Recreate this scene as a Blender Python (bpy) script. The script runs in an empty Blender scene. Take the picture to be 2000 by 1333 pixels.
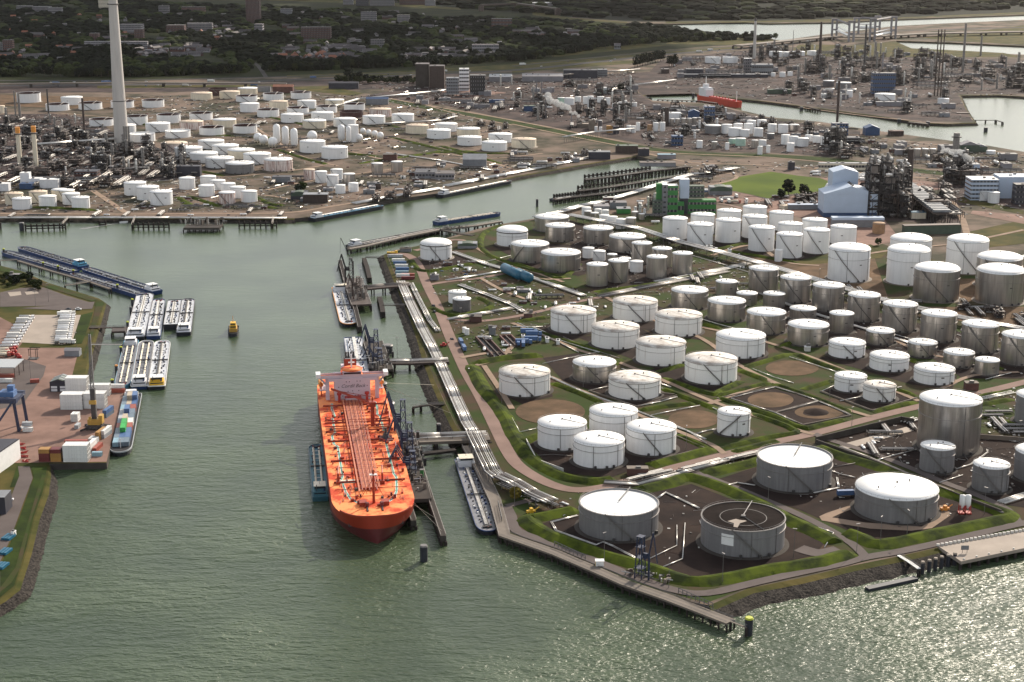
import bpy, math, random
import numpy as np
from mathutils import Vector, Matrix
from mathutils.geometry import tessellate_polygon
S = bpy.context.scene
COL = S.collection
R = math.radians
random.seed(7)
# ---------------------------------------------------------------- camera, world, sun, exposure
H = 320.0
FPX = 3150.0
PITCH = R(14.9)
cam = bpy.data.cameras.new("camera"); camo = bpy.data.objects.new("camera", cam); COL.objects.link(camo)
cam.sensor_width = 36; cam.lens = FPX / 2000 * 36; cam.clip_start = 1; cam.clip_end = 40000
camo.location = (0, 0, H); camo.rotation_euler = (math.pi / 2 - PITCH, 0, 0)
S.camera = camo
SUN_AZ, SUN_EL = 33.0, 31.0
W = bpy.data.worlds.new("World"); S.world = W; W.use_nodes = True
nt = W.node_tree; nt.nodes.clear()
sky = nt.nodes.new('ShaderNodeTexSky'); sky.sky_type = 'NISHITA'; sky.sun_disc = False
sky.sun_elevation = R(SUN_EL); sky.sun_rotation = R(SUN_AZ); sky.air_density = 1.0; sky.dust_density = 2.5; sky.altitude = 0
bg = nt.nodes.new('ShaderNodeBackground'); bg.inputs[1].default_value = 0.135
wo = nt.nodes.new('ShaderNodeOutputWorld'); hsv = nt.nodes.new('ShaderNodeHueSaturation'); hsv.inputs['Saturation'].default_value = 0.42; hsv.inputs['Value'].default_value = 1.1
nt.links.new(sky.outputs[0], hsv.inputs['Color']); tcw = nt.nodes.new('ShaderNodeTexCoord'); sxw = nt.nodes.new('ShaderNodeSeparateXYZ'); nt.links.new(tcw.outputs['Generated'], sxw.inputs[0])
cnw = nt.nodes.new('ShaderNodeTexNoise'); cnw.inputs['Scale'].default_value = 3.0; cnw.inputs['Detail'].default_value = 6; nt.links.new(tcw.outputs['Generated'], cnw.inputs[0])
mrw = nt.nodes.new('ShaderNodeMapRange'); mrw.inputs[1].default_value = 0.02; mrw.inputs[2].default_value = 0.62; mrw.inputs[3].default_value = 0.92; mrw.inputs[4].default_value = 0.12; nt.links.new(sxw.outputs[2], mrw.inputs[0])
crw = nt.nodes.new('ShaderNodeMapRange'); crw.inputs[1].default_value = 0.35; crw.inputs[2].default_value = 0.6; crw.inputs[3].default_value = 0.7; crw.inputs[4].default_value = 1.0; nt.links.new(cnw.outputs[0], crw.inputs[0])
mlw = nt.nodes.new('ShaderNodeMath'); mlw.operation = 'MULTIPLY'; nt.links.new(mrw.outputs[0], mlw.inputs[0]); nt.links.new(crw.outputs[0], mlw.inputs[1])
mxw = nt.nodes.new('ShaderNodeMix'); mxw.data_type = 'RGBA'; nt.links.new(mlw.outputs[0], mxw.inputs[0]); nt.links.new(hsv.outputs[0], mxw.inputs[6]); mxw.inputs[7].default_value = (6.9, 7.1, 7.1, 1)   # thin bright cloud low over the horizon
nt.links.new(mxw.outputs[2], bg.inputs[0]); nt.links.new(bg.outputs[0], wo.inputs[0])
sl = bpy.data.lights.new("sun", 'SUN'); sl.energy = 4.6; sl.angle = R(0.5); sl.color = (1.0, 0.88, 0.72)
slo = bpy.data.objects.new("sun", sl); COL.objects.link(slo)
sv = Vector((math.sin(R(SUN_AZ)) * math.cos(R(SUN_EL)), math.cos(R(SUN_AZ)) * math.cos(R(SUN_EL)), math.sin(R(SUN_EL))))
slo.rotation_euler = sv.to_track_quat('Z', 'Y').to_euler()
slo.location = (0, 0, 500)
S.view_settings.view_transform = 'Standard'; S.view_settings.look = 'None'; S.view_settings.gamma = 1
S.view_settings.exposure = 0.36
S.cycles.use_denoising = True
S.cycles.max_bounces = 6; S.cycles.diffuse_bounces = 2; S.cycles.glossy_bounces = 3; S.cycles.transmission_bounces = 2
S.cycles.volume_bounces = 0; S.cycles.sample_clamp_indirect = 4
# ---------------------------------------------------------------- photo pixel -> place on level z
CP, SP = math.cos(PITCH), math.sin(PITCH)
def G(px, py, z=0.0):
    x = (px - 1000) / FPX; y = -(py - 666.5) / FPX
    t = (z - H) / (-SP + y * CP)
    return (x * t, (CP + y * SP) * t)
def HT(py, d):                        # height seen at row py at distance d
    y = -(py - 666.5) / FPX
    return H + d * (-SP + y * CP) / (CP + y * SP)
def PX(x, y, z=0.0):                  # back to photo pixels, for region tests
    zz = z - H
    f = y * CP - zz * SP; u = y * SP + zz * CP
    return (1000 + FPX * x / f, 666.5 - FPX * u / f)
def GL(pts, z=0.0): return [G(p[0], p[1], z) for p in pts]
WZ = -4.0
HAZE = 0.55e-5
# ---------------------------------------------------------------- materials
MATS = {}
def mat(name, col, rough=0.7, metal=0.0, var=0.25, scale=0.2, col2=None, bump=0.0, streak=None, spec=0.5, rnd=0.0, detail=5, contrast=(0.35, 0.65)):
    m = bpy.data.materials.new(name); m.use_nodes = True; MATS[name] = m
    n = m.node_tree; b = n.nodes['Principled BSDF']
    b.inputs['Roughness'].default_value = rough; b.inputs['Metallic'].default_value = metal
    b.inputs['Specular IOR Level'].default_value = spec
    tc = n.nodes.new('ShaderNodeTexCoord'); mp = n.nodes.new('ShaderNodeMapping')
    n.links.new(tc.outputs['Object'], mp.inputs[0])
    if streak: mp.inputs['Scale'].default_value = streak
    no = n.nodes.new('ShaderNodeTexNoise'); no.inputs['Scale'].default_value = scale; no.inputs['Detail'].default_value = detail
    no.inputs['Roughness'].default_value = 0.6
    n.links.new(mp.outputs[0], no.inputs[0])
    cr = n.nodes.new('ShaderNodeValToRGB'); n.links.new(no.outputs[0], cr.inputs[0])
    c2 = col2 if col2 else tuple(c * (1 - var) for c in col)
    cr.color_ramp.elements[0].position = contrast[0]; cr.color_ramp.elements[1].position = contrast[1]
    cr.color_ramp.elements[0].color = (*c2, 1); cr.color_ramp.elements[1].color = (*col, 1)
    out = cr.outputs[0]
    if rnd:
        oi = n.nodes.new('ShaderNodeObjectInfo'); hs = n.nodes.new('ShaderNodeHueSaturation')
        ma = n.nodes.new('ShaderNodeMapRange'); ma.inputs[3].default_value = 1 - rnd; ma.inputs[4].default_value = 1 + rnd
        n.links.new(oi.outputs['Random'], ma.inputs[0]); n.links.new(ma.outputs[0], hs.inputs['Value']); n.links.new(out, hs.inputs['Color']); out = hs.outputs[0]
    n.links.new(out, b.inputs['Base Color'])
    if bump:
        bp = n.nodes.new('ShaderNodeBump'); bp.inputs['Strength'].default_value = 1; bp.inputs['Distance'].default_value = bump
        n.links.new(no.outputs[0], bp.inputs['Height']); n.links.new(bp.outputs[0], b.inputs['Normal'])
    m['_out'] = 0
    return m
def ring_lines(m, spacing, dark=0.82, width=0.03):   # weld / sheet seams every few metres of height and round the shell
    n = m.node_tree; b = n.nodes['Principled BSDF']; src = b.inputs['Base Color'].links[0].from_socket
    tc = n.nodes.new('ShaderNodeTexCoord'); sx = n.nodes.new('ShaderNodeSeparateXYZ'); n.links.new(tc.outputs['Object'], sx.inputs[0])
    d = n.nodes.new('ShaderNodeMath'); d.operation = 'DIVIDE'; d.inputs[1].default_value = spacing; n.links.new(sx.outputs[2], d.inputs[0])
    f = n.nodes.new('ShaderNodeMath'); f.operation = 'FRACT'; n.links.new(d.outputs[0], f.inputs[0])
    l = n.nodes.new('ShaderNodeMath'); l.operation = 'LESS_THAN'; l.inputs[1].default_value = width / spacing * 4; n.links.new(f.outputs[0], l.inputs[0])
    at = n.nodes.new('ShaderNodeMath'); at.operation = 'ARCTAN2'; n.links.new(sx.outputs[1], at.inputs[0]); n.links.new(sx.outputs[0], at.inputs[1])
    a2 = n.nodes.new('ShaderNodeMath'); a2.operation = 'MULTIPLY'; a2.inputs[1].default_value = 8.0; n.links.new(at.outputs[0], a2.inputs[0])
    f2 = n.nodes.new('ShaderNodeMath'); f2.operation = 'FRACT'; n.links.new(a2.outputs[0], f2.inputs[0])
    l2 = n.nodes.new('ShaderNodeMath'); l2.operation = 'LESS_THAN'; l2.inputs[1].default_value = 0.06; n.links.new(f2.outputs[0], l2.inputs[0])
    mx0 = n.nodes.new('ShaderNodeMath'); mx0.operation = 'MAXIMUM'; n.links.new(l.outputs[0], mx0.inputs[0]); n.links.new(l2.outputs[0], mx0.inputs[1])
    k = n.nodes.new('ShaderNodeMapRange'); k.inputs[3].default_value = 1; k.inputs[4].default_value = dark; n.links.new(mx0.outputs[0], k.inputs[0])
    mx = n.nodes.new('ShaderNodeMix'); mx.data_type = 'RGBA'; mx.blend_type = 'MULTIPLY'; mx.inputs[0].default_value = 1
    n.links.new(src, mx.inputs[6]); n.links.new(k.outputs[0], mx.inputs[7]); n.links.new(mx.outputs[2], b.inputs['Base Color'])
ST = (1, 1, 0.07)
mat('tank_white', (0.80, 0.80, 0.80), 0.45, 0, 0.10, 0.6, streak=ST, rnd=0.05); ring_lines(MATS['tank_white'], 2.4, 0.965)
mat('tank_worn', (0.79, 0.78, 0.76), 0.5, 0, 0, 0.55, col2=(0.42, 0.35, 0.30), streak=(1, 1, 0.05), contrast=(0.26, 0.42), rnd=.05); ring_lines(MATS['tank_worn'], 2.4, 0.93)
mat('tank_cream', (0.74, 0.66, 0.52), 0.5, 0, 0.2, 0.9, streak=ST, rnd=0.08)
mat('tank_rust', (0.70, 0.62, 0.58), 0.6, 0, 0, 0.8, col2=(0.30, 0.14, 0.11), streak=ST, contrast=(0.38, 0.55))
mat('tank_metal', (0.52, 0.49, 0.465), 0.30, 0.82, 0.3, 0.5, streak=ST, rnd=0.12); ring_lines(MATS['tank_metal'], 3.0, 0.92)
mat('tank_grey', (0.205, 0.20, 0.205), 0.5, 0.1, 0.2, 0.7, streak=ST, rnd=0.08); ring_lines(MATS['tank_grey'], 2.4, 0.92)
mat('tank_darkgrey', (0.12, 0.11, 0.115), 0.6, 0, 0.2, 0.7, streak=ST)
mat('roof_white', (0.80, 0.80, 0.79), 0.55, 0, 0.12, 0.12, rnd=0.04)
mat('roof_worn', (0.66, 0.64, 0.60), 0.7, 0, 0, 0.16, col2=(0.36, 0.31, 0.27), contrast=(0.36, 0.60))
mat('roof_black', (0.018, 0.013, 0.012), 0.95, 0, 0.4, 0.2, spec=.05)
mat('roof_rust', (0.085, 0.038, 0.035), 0.85, 0, 0.4, 0.3)
mat('roof_cream', (0.62, 0.50, 0.38), 0.7, 0, 0.2, 0.2)
mat('trim_dark', (0.06, 0.055, 0.055), 0.6)
mat('trim_grey', (0.17, 0.16, 0.155), 0.5, 0.3)
mat('rail', (0.30, 0.28, 0.27), 0.5, 0.3)
mat('steel', (0.24, 0.225, 0.215), 0.45, 0.4, 0.35, 0.5, rnd=0.15)
mat('pipe_silver', (0.66, 0.64, 0.61), 0.32, 0.5, 0.3, 0.15, rnd=0.12)
mat('pipe_dark', (0.16, 0.14, 0.13), 0.5, 0.3, 0.3, 0.3, rnd=0.2)
mat('steel_dark', (0.030, 0.027, 0.030), 0.6, 0.2, 0.4, 0.4, rnd=0.2)
mat('steel_brown', (0.075, 0.052, 0.045), 0.65, 0.2, 0.4, 0.4, rnd=0.25)
mat('timber_dark', (0.045, 0.038, 0.036), 0.85, 0, 0.4, 0.5, spec=.08)
mat('concrete', (0.175, 0.145, 0.12), 0.85, 0, 0.25, 0.08, rnd=0.1)
mat('concrete_light', (0.33, 0.275, 0.23), 0.85, 0, 0.22, 0.05)
mat('concrete_dark', (0.075, 0.066, 0.06), 0.85, 0, 0.3, 0.1, spec=.08)
mat('paving_pink', (0.26, 0.165, 0.135), 0.85, 0, 0.42, 0.035, bump=0.02, detail=10, spec=.08)
mat('road_brick', (0.24, 0.165, 0.14), 0.85, 0, 0.22, 0.05, spec=.08)
mat('meadow_dark', (0.030, 0.036, 0.014), 0.95, 0, 0, 0.012, col2=(0.014, 0.018, 0.009), detail=8, spec=.05)
mat('motorway_grey', (0.060, 0.056, 0.056), 0.85, 0, 0.2, 0.06, spec=.1)
mat('asphalt', (0.12, 0.10, 0.095), 0.85, 0, 0.2, 0.06, spec=.08)
mat('track', (0.30, 0.22, 0.165), 0.9, 0, 0.25, 0.08, spec=.08)
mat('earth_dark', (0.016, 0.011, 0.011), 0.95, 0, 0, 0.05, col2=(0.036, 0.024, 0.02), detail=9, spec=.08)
mat('earth_brown', (0.066, 0.043, 0.029), 0.95, 0, 0, 0.03, col2=(0.032, 0.050, 0.012), contrast=(0.42, 0.62), detail=9, spec=.08)
mat('sand', (0.15, 0.095, 0.06), 0.95, 0, 0, 0.05, col2=(0.075, 0.052, 0.032), detail=10, spec=.08)
mat('yard_tan', (0.165, 0.122, 0.097), 0.9, 0, 0, 0.013, col2=(0.038, 0.038, 0.024), contrast=(0.40, 0.60), detail=11, spec=.08)
mat('yard_dark', (0.085, 0.06, 0.055), 0.9, 0, 0, 0.02, col2=(0.028, 0.023, 0.024), contrast=(0.38, 0.62), detail=10, spec=.08)
mat('grass', (0.038, 0.060, 0.010), 0.95, 0, 0, 0.05, col2=(0.017, 0.027, 0.008), bump=0.15, detail=8, contrast=(0.35, 0.7), spec=.08)
mat('grass_bund', (0.070, 0.094, 0.008), 0.95, 0, 0, 0.09, col2=(0.019, 0.028, 0.007), bump=0.2, detail=10, contrast=(0.38, 0.62), spec=.08)
mat('grass_dry', (0.095, 0.075, 0.024), 0.95, 0, 0, 0.03, col2=(0.030, 0.040, 0.010), detail=8, contrast=(0.36, 0.64), spec=.08)
mat('grass_bright', (0.090, 0.125, 0.014), 0.95, 0, 0, 0.010, col2=(0.050, 0.080, 0.010), detail=8, spec=.08)
mat('rock', (0.060, 0.052, 0.046), 0.9, 0, 0, 0.8, col2=(0.010, 0.009, 0.009), bump=0.8, detail=8, contrast=(0.38, 0.62), spec=.08)
mat('hull_blue', (0.02, 0.05, 0.16), 0.45, 0, 0.3, 0.3); mat('hull_dark', (0.022, 0.024, 0.036), 0.5, 0, 0.3, 0.3)
mat('hull_teal', (0.03, 0.11, 0.15), 0.45, 0, 0.3, 0.3); mat('deck_white', (0.60, 0.62, 0.66), 0.6, 0, 0.25, 0.2)
mat('deck_grey', (0.17, 0.175, 0.20), 0.6, 0, 0.3, 0.2); mat('deck_blue', (0.10, 0.33, 0.50), 0.55, 0, 0.3, 0.2)
mat('deck_teal', (0.07, 0.20, 0.25), 0.6, 0, 0.35, 0.3)
mat('white_paint', (0.78, 0.78, 0.77), 0.45, 0, 0.1, 0.3); mat('cabin_white', (0.72, 0.72, 0.74), 0.45, 0, 0.12, 0.3)
mat('yellow', (0.70, 0.42, 0.03), 0.5, 0, 0.2, 0.3); mat('lime', (0.42, 0.46, 0.02), 0.5, 0, 0.1, 0.3)
mat('orange_rim', (0.75, 0.30, 0.05), 0.5, 0, 0.2, 0.3); mat('red', (0.42, 0.025, 0.02), 0.5, 0, 0.3, 0.3)
mat('crane_blue', (0.022, 0.032, 0.075), 0.5, 0, 0.3, 0.3); mat('crane_yellow', (0.50, 0.30, 0.06), 0.5, 0, 0.25, 0.3)
mat('ship_deck', (0.92, 0.29, 0.10), 0.7, 0, 0, 0.085, col2=(0.50, 0.050, 0.012), detail=12, contrast=(0.42, 0.55), spec=.2)
mat('ship_orange', (0.31, 0.030, 0.010), 0.5, 0, 0.25, 0.1, streak=(1, 1, 0.2)); mat('ship_red', (0.13, 0.020, 0.022), 0.55, 0, 0.3, 0.15, streak=(1, 1, 0.15))
mat('ship_gear', (0.34, 0.035, 0.012), 0.5, 0, 0.35, 0.4); mat('ship_pipe', (0.62, 0.20, 0.10), 0.4, 0.1, 0.25, 0.3)
mat('ship_house', (0.55, 0.46, 0.51), 0.5, 0, 0.08, 0.1); mat('walk_green', (0.10, 0.36, 0.27), 0.6, 0, 0.2, 0.2)
mat('glass_dark', (0.02, 0.025, 0.035), 0.15, 0, 0.2, 0.3)
mat('blue_tank', (0.012, 0.11, 0.19), 0.45, 0, 0.2, 0.3); mat('green_panel', (0.03, 0.19, 0.04), 0.55, 0, 0.2, 0.2)
mat('green_dull', (0.06, 0.09, 0.065), 0.7, 0, 0.25, 0.2); mat('bluewhite', (0.42, 0.50, 0.62), 0.5, 0, 0.08, 0.1)
mat('blue_wall', (0.025, 0.065, 0.16), 0.5, 0, 0.2, 0.2); mat('shed_grey', (0.20, 0.21, 0.23), 0.6, 0.1, 0.2, 0.2, rnd=0.2)
mat('shed_dark', (0.035, 0.035, 0.05), 0.6, 0, 0.3, 0.2); mat('brick', (0.11, 0.05, 0.042), 0.8, 0, 0.3, 0.2, rnd=0.25)
mat('town_pale', (0.22, 0.21, 0.225), 0.8, 0, 0.2, 0.1, rnd=0.3); mat('town_roof', (0.09, 0.08, 0.085), 0.8, 0, 0.3, 0.1, rnd=0.4)
mat('town_roof_red', (0.26, 0.10, 0.06), 0.8, 0, 0.3, 0.1, rnd=0.3)
mat('chimney', (0.50, 0.47, 0.44), 0.75, 0, 0.15, 0.15, streak=(1, 1, 0.1))
mat('bark', (0.06, 0.045, 0.03), 0.9); mat('stone_white', (0.62, 0.60, 0.56), 0.8)
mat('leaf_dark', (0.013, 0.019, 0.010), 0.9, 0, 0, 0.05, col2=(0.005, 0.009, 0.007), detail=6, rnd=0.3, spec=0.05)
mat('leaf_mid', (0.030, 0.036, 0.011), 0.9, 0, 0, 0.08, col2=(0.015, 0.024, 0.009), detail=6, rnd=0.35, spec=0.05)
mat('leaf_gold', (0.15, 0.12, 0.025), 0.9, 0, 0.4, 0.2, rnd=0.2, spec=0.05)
for nm, c in (('c_white', (0.74, 0.74, 0.72)), ('c_blue', (0.07, 0.14, 0.30)), ('c_slate', (0.14, 0.19, 0.24)), ('c_red', (0.33, 0.08, 0.055)), ('c_green', (0.02, 0.36, 0.06)),
              ('c_olive', (0.22, 0.36, 0.14)), ('c_tan', (0.48, 0.40, 0.30)), ('c_orange', (0.42, 0.22, 0.06)), ('c_maroon', (0.16, 0.03, 0.03)), ('c_grey', (0.40, 0.42, 0.44)), ('c_sky', (0.22, 0.36, 0.44))):
    mat(nm, c, 0.5, 0, 0.18, 0.5, streak=(3, 3, 0.3), rnd=0.08)
# ---------------------------------------------------------------- mesh builder
class MB:
    def __init__(s): s.v = []; s.f = []; s.m = []; s.mats = []; s.smooth = []
    def mi(s, name):
        if name not in s.mats: s.mats.append(name)
        return s.mats.index(name)
    def add(s, vs, fs, m, smooth=False):
        b = len(s.v); k = s.mi(m); s.v += [tuple(q) for q in vs]
        for f in fs: s.f.append(tuple(b + i for i in f)); s.m.append(k); s.smooth.append(smooth)
    def box(s, x0, x1, y0, y1, z0, z1, m, top=None):
        v = [(x0, y0, z0), (x1, y0, z0), (x1, y1, z0), (x0, y1, z0), (x0, y0, z1), (x1, y0, z1), (x1, y1, z1), (x0, y1, z1)]
        s.add(v, [(3, 2, 1, 0), (0, 1, 5, 4), (1, 2, 6, 5), (2, 3, 7, 6), (3, 0, 4, 7)], m); s.add(v[4:], [(0, 1, 2, 3)], top or m)
    def cyl(s, x, y, z0, z1, r0, m, r1=None, n=12, cap=True, capm=None):
        r1 = r0 if r1 is None else r1
        a = [2 * math.pi * i / n for i in range(n)]
        v = [(x + r0 * math.cos(t), y + r0 * math.sin(t), z0) for t in a] + [(x + r1 * math.cos(t), y + r1 * math.sin(t), z1) for t in a]
        s.add(v, [(i, (i + 1) % n, n + (i + 1) % n, n + i) for i in range(n)], m, n > 7)
        if cap: s.add(v[n:], [tuple(range(n))], capm or m)
    def lathe(s, x, y, prof, m, n=16, smooth=True):
        a = [2 * math.pi * i / n for i in range(n)]; v = []
        for r, z in prof: v += [(x + r * math.cos(t), y + r * math.sin(t), z) for t in a]
        s.add(v, [(k * n + i, k * n + (i + 1) % n, (k + 1) * n + (i + 1) % n, (k + 1) * n + i) for k in range(len(prof) - 1) for i in range(n)], m, smooth)
    def ring(s, x, y, z, r, w, h, m, n=40):       # flat band around a shell
        s.lathe(x, y, [(r, z), (r + w, z), (r + w, z + h), (r, z + h)], m, n, False)
    def tube(s, pts, r, m, n=6):
        pts = [Vector(p) for p in pts]
        for a, b in zip(pts, pts[1:]):
            d = b - a
            if d.length < 1e-4: continue
            d.normalize(); u = d.cross(Vector((0, 0, 1)))
            if u.length < 0.01: u = Vector((1, 0, 0))
            u.normalize(); w = u.cross(d)
            v = [a + (u * math.cos(2 * math.pi * i / n) + w * math.sin(2 * math.pi * i / n)) * r for i in range(n)]
            v += [b + (u * math.cos(2 * math.pi * i / n) + w * math.sin(2 * math.pi * i / n)) * r for i in range(n)]
            s.add(v, [((i + 1) % n, i, n + i, n + (i + 1) % n) for i in range(n)] + [tuple(range(n)), tuple(range(2 * n - 1, n - 1, -1))], m, n > 5)
    def bar(s, a, b, w, m): s.tube([a, b], w * 0.7, m, 4)
    def hcap(s, a, b, r, m, n=14):                # lying vessel with domed ends, a->b level axis
        a, b = Vector(a), Vector(b); d = (b - a).normalized(); u = d.cross(Vector((0, 0, 1))).normalized(); w = u.cross(d)
        prof = [(-0.5 * r, 0.02), (-0.42 * r, 0.45 * r), (-0.2 * r, 0.85 * r), (0, r)]
        L = (b - a).length; pr = prof + [(L - q[0], q[1]) for q in reversed(prof)]
        v = []
        for t, rr in pr: v += [a + d * t + (u * math.cos(2 * math.pi * i / n) + w * math.sin(2 * math.pi * i / n)) * rr for i in range(n)]
        s.add(v, [(k * n + (i + 1) % n, k * n + i, (k + 1) * n + i, (k + 1) * n + (i + 1) % n) for k in range(len(pr) - 1) for i in range(n)], m, True)
    def sphere(s, x, y, z, r, m, n=14, sq=1.0):
        k = n // 2
        s.lathe(x, y, [(max(0.01, r * math.sin(math.pi * i / k)), z - sq * r * math.cos(math.pi * i / k)) for i in range(k + 1)], m, n)
    def prism(s, poly, z0, z1, m, top=None):      # poly counter-clockwise
        n = len(poly)
        if sum(poly[i][0] * poly[(i + 1) % n][1] - poly[(i + 1) % n][0] * poly[i][1] for i in range(n)) < 0: poly = poly[::-1]
        v = [(p[0], p[1], z0) for p in poly] + [(p[0], p[1], z1) for p in poly]
        s.add(v, [(i, (i + 1) % n, n + (i + 1) % n, n + i) for i in range(n)], m)
        tri = tessellate_polygon([[Vector((p[0], p[1], 0)) for p in poly]])
        s.add(v[n:], [tuple(t) if area2(poly, t) > 0 else tuple(reversed(t)) for t in tri], top or m)
    def mesh(s, name):
        me = bpy.data.meshes.new(name); me.from_pydata(s.v, [], s.f)
        for q in s.mats: me.materials.append(MATS[q])
        me.polygons.foreach_set('material_index', s.m); me.polygons.foreach_set('use_smooth', s.smooth); me.update()
        return me
def area2(p, t):
    a, b, c = (p[i] for i in t); return (b[0] - a[0]) * (c[1] - a[1]) - (c[0] - a[0]) * (b[1] - a[1])
def tag(o, label=None, cat=None, group=None, kind=None):
    if label: o['label'] = label
    if cat: o['category'] = cat
    if group: o['group'] = group
    if kind: o['kind'] = kind
    return o
def ob(name, mb, parent=None, label=None, cat=None, group=None, kind=None, loc=None, rot=0):
    me = mb if isinstance(mb, bpy.types.Mesh) else mb.mesh(name)
    o = bpy.data.objects.new(name, me); COL.objects.link(o)
    if parent: o.parent = parent
    if loc: o.location = loc
    if rot: o.rotation_euler = (0, 0, rot)
    return tag(o, label, cat, group, kind)
def root(name, loc, label, cat, group=None, rot=0):
    o = bpy.data.objects.new(name, None); COL.objects.link(o); o.location = loc; o.rotation_euler = (0, 0, rot); o.empty_display_size = 1
    return tag(o, label, cat, group)
CH = {}
def setch(r, kids): CH[r.name] = kids
def kids_of(o): return [c for c in COL.objects if c.parent == o]
def dup(o, kids, loc, rot=0, label=None, group=None, scale=None):
    c = o.copy(); COL.objects.link(c); c.location = loc; c.rotation_euler = (0, 0, rot)
    if scale: c.scale = scale
    if label: c['label'] = label
    if group: c['group'] = group
    for k in kids:
        d = k.copy(); COL.objects.link(d); d.parent = c
    return c
ORD = ['first', 'second', 'third', 'fourth', 'fifth', 'sixth', 'seventh', 'eighth', 'ninth', 'tenth', 'eleventh', 'twelfth', 'thirteenth', 'fourteenth', 'fifteenth', 'sixteenth', 'seventeenth', 'eighteenth', 'nineteenth', 'twentieth']
def inpoly(x, y, poly):
    c = False; j = len(poly) - 1
    for i in range(len(poly)):
        xi, yi = poly[i][:2]; xj, yj = poly[j][:2]
        if (yi > y) != (yj > y) and x < (xj - xi) * (y - yi) / (yj - yi) + xi: c = not c
        j = i
    return c
# ---------------------------------------------------------------- water
m = bpy.data.materials.new('river_water'); m.use_nodes = True; MATS['river_water'] = m
n = m.node_tree; b = n.nodes['Principled BSDF']
b.inputs['Roughness'].default_value = 0.27; b.inputs['IOR'].default_value = 1.33
tc = n.nodes.new('ShaderNodeTexCoord')
def wnoise(scale, sx, sy, rot, detail, dist=0.0):
    mp = n.nodes.new('ShaderNodeMapping'); mp.inputs['Rotation'].default_value = (0, 0, R(rot)); mp.inputs['Scale'].default_value = (sx, sy, 1)
    n.links.new(tc.outputs['Object'], mp.inputs[0])
    t = n.nodes.new('ShaderNodeTexNoise'); t.inputs['Scale'].default_value = scale; t.inputs['Detail'].default_value = detail; t.inputs['Distortion'].default_value = dist
    n.links.new(mp.outputs[0], t.inputs[0]); return t.outputs[0]
w1 = wnoise(0.16, 0.45, 1.3, 12, 3, 0.4); w2 = wnoise(0.55, 0.6, 1.2, -14, 4, 0.3); w3 = wnoise(0.012, 1, 1, 0, 3)
def madd(a, k, c=None):
    q = n.nodes.new('ShaderNodeMath'); q.operation = 'MULTIPLY_ADD'; n.links.new(a, q.inputs[0]); q.inputs[1].default_value = k
    if c is None: q.inputs[2].default_value = 0
    else: n.links.new(c, q.inputs[2])
    return q.outputs[0]
hsum = madd(w1, 1.9, madd(w2, 1.05))
amp = n.nodes.new('ShaderNodeMapRange'); amp.inputs[1].default_value = 0.35; amp.inputs[2].default_value = 0.65; amp.inputs[3].default_value = 0.5; amp.inputs[4].default_value = 1.25
n.links.new(w3, amp.inputs[0])
# sheltered harbour basins are calm, the open river (towards the viewer) is rougher
sx = n.nodes.new('ShaderNodeSeparateXYZ'); n.links.new(tc.outputs['Object'], sx.inputs[0])
op = n.nodes.new('ShaderNodeMapRange'); op.inputs[1].default_value = 760; op.inputs[2].default_value = 1250; op.inputs[3].default_value = 1.0; op.inputs[4].default_value = 0.09
n.links.new(sx.outputs[1], op.inputs[0])
am = n.nodes.new('ShaderNodeMath'); am.operation = 'MULTIPLY'; n.links.new(amp.outputs[0], am.inputs[0]); n.links.new(op.outputs[0], am.inputs[1])
hh = n.nodes.new('ShaderNodeMath'); hh.operation = 'MULTIPLY'; n.links.new(hsum, hh.inputs[0]); n.links.new(am.outputs[0], hh.inputs[1])
bp = n.nodes.new('ShaderNodeBump'); bp.inputs['Strength'].default_value = 1; bp.inputs['Distance'].default_value = 1.0
n.links.new(hh.outputs[0], bp.inputs['Height']); n.links.new(bp.outputs[0], b.inputs['Normal'])
cr = n.nodes.new('ShaderNodeValToRGB'); cr.color_ramp.elements[0].position = 0.36; cr.color_ramp.elements[1].position = 0.64
cr.color_ramp.elements[0].color = (0.031, 0.050, 0.023, 1); cr.color_ramp.elements[1].color = (0.060, 0.086, 0.046, 1)
n.links.new(w3, cr.inputs[0]); n.links.new(cr.outputs[0], b.inputs['Base Color'])
q = MB(); q.add([(-9000, 100, WZ), (9000, 100, WZ), (9000, 9000, WZ), (-9000, 9000, WZ)], [(0, 1, 2, 3)], 'river_water')
ob('water', q, kind='structure')
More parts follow.
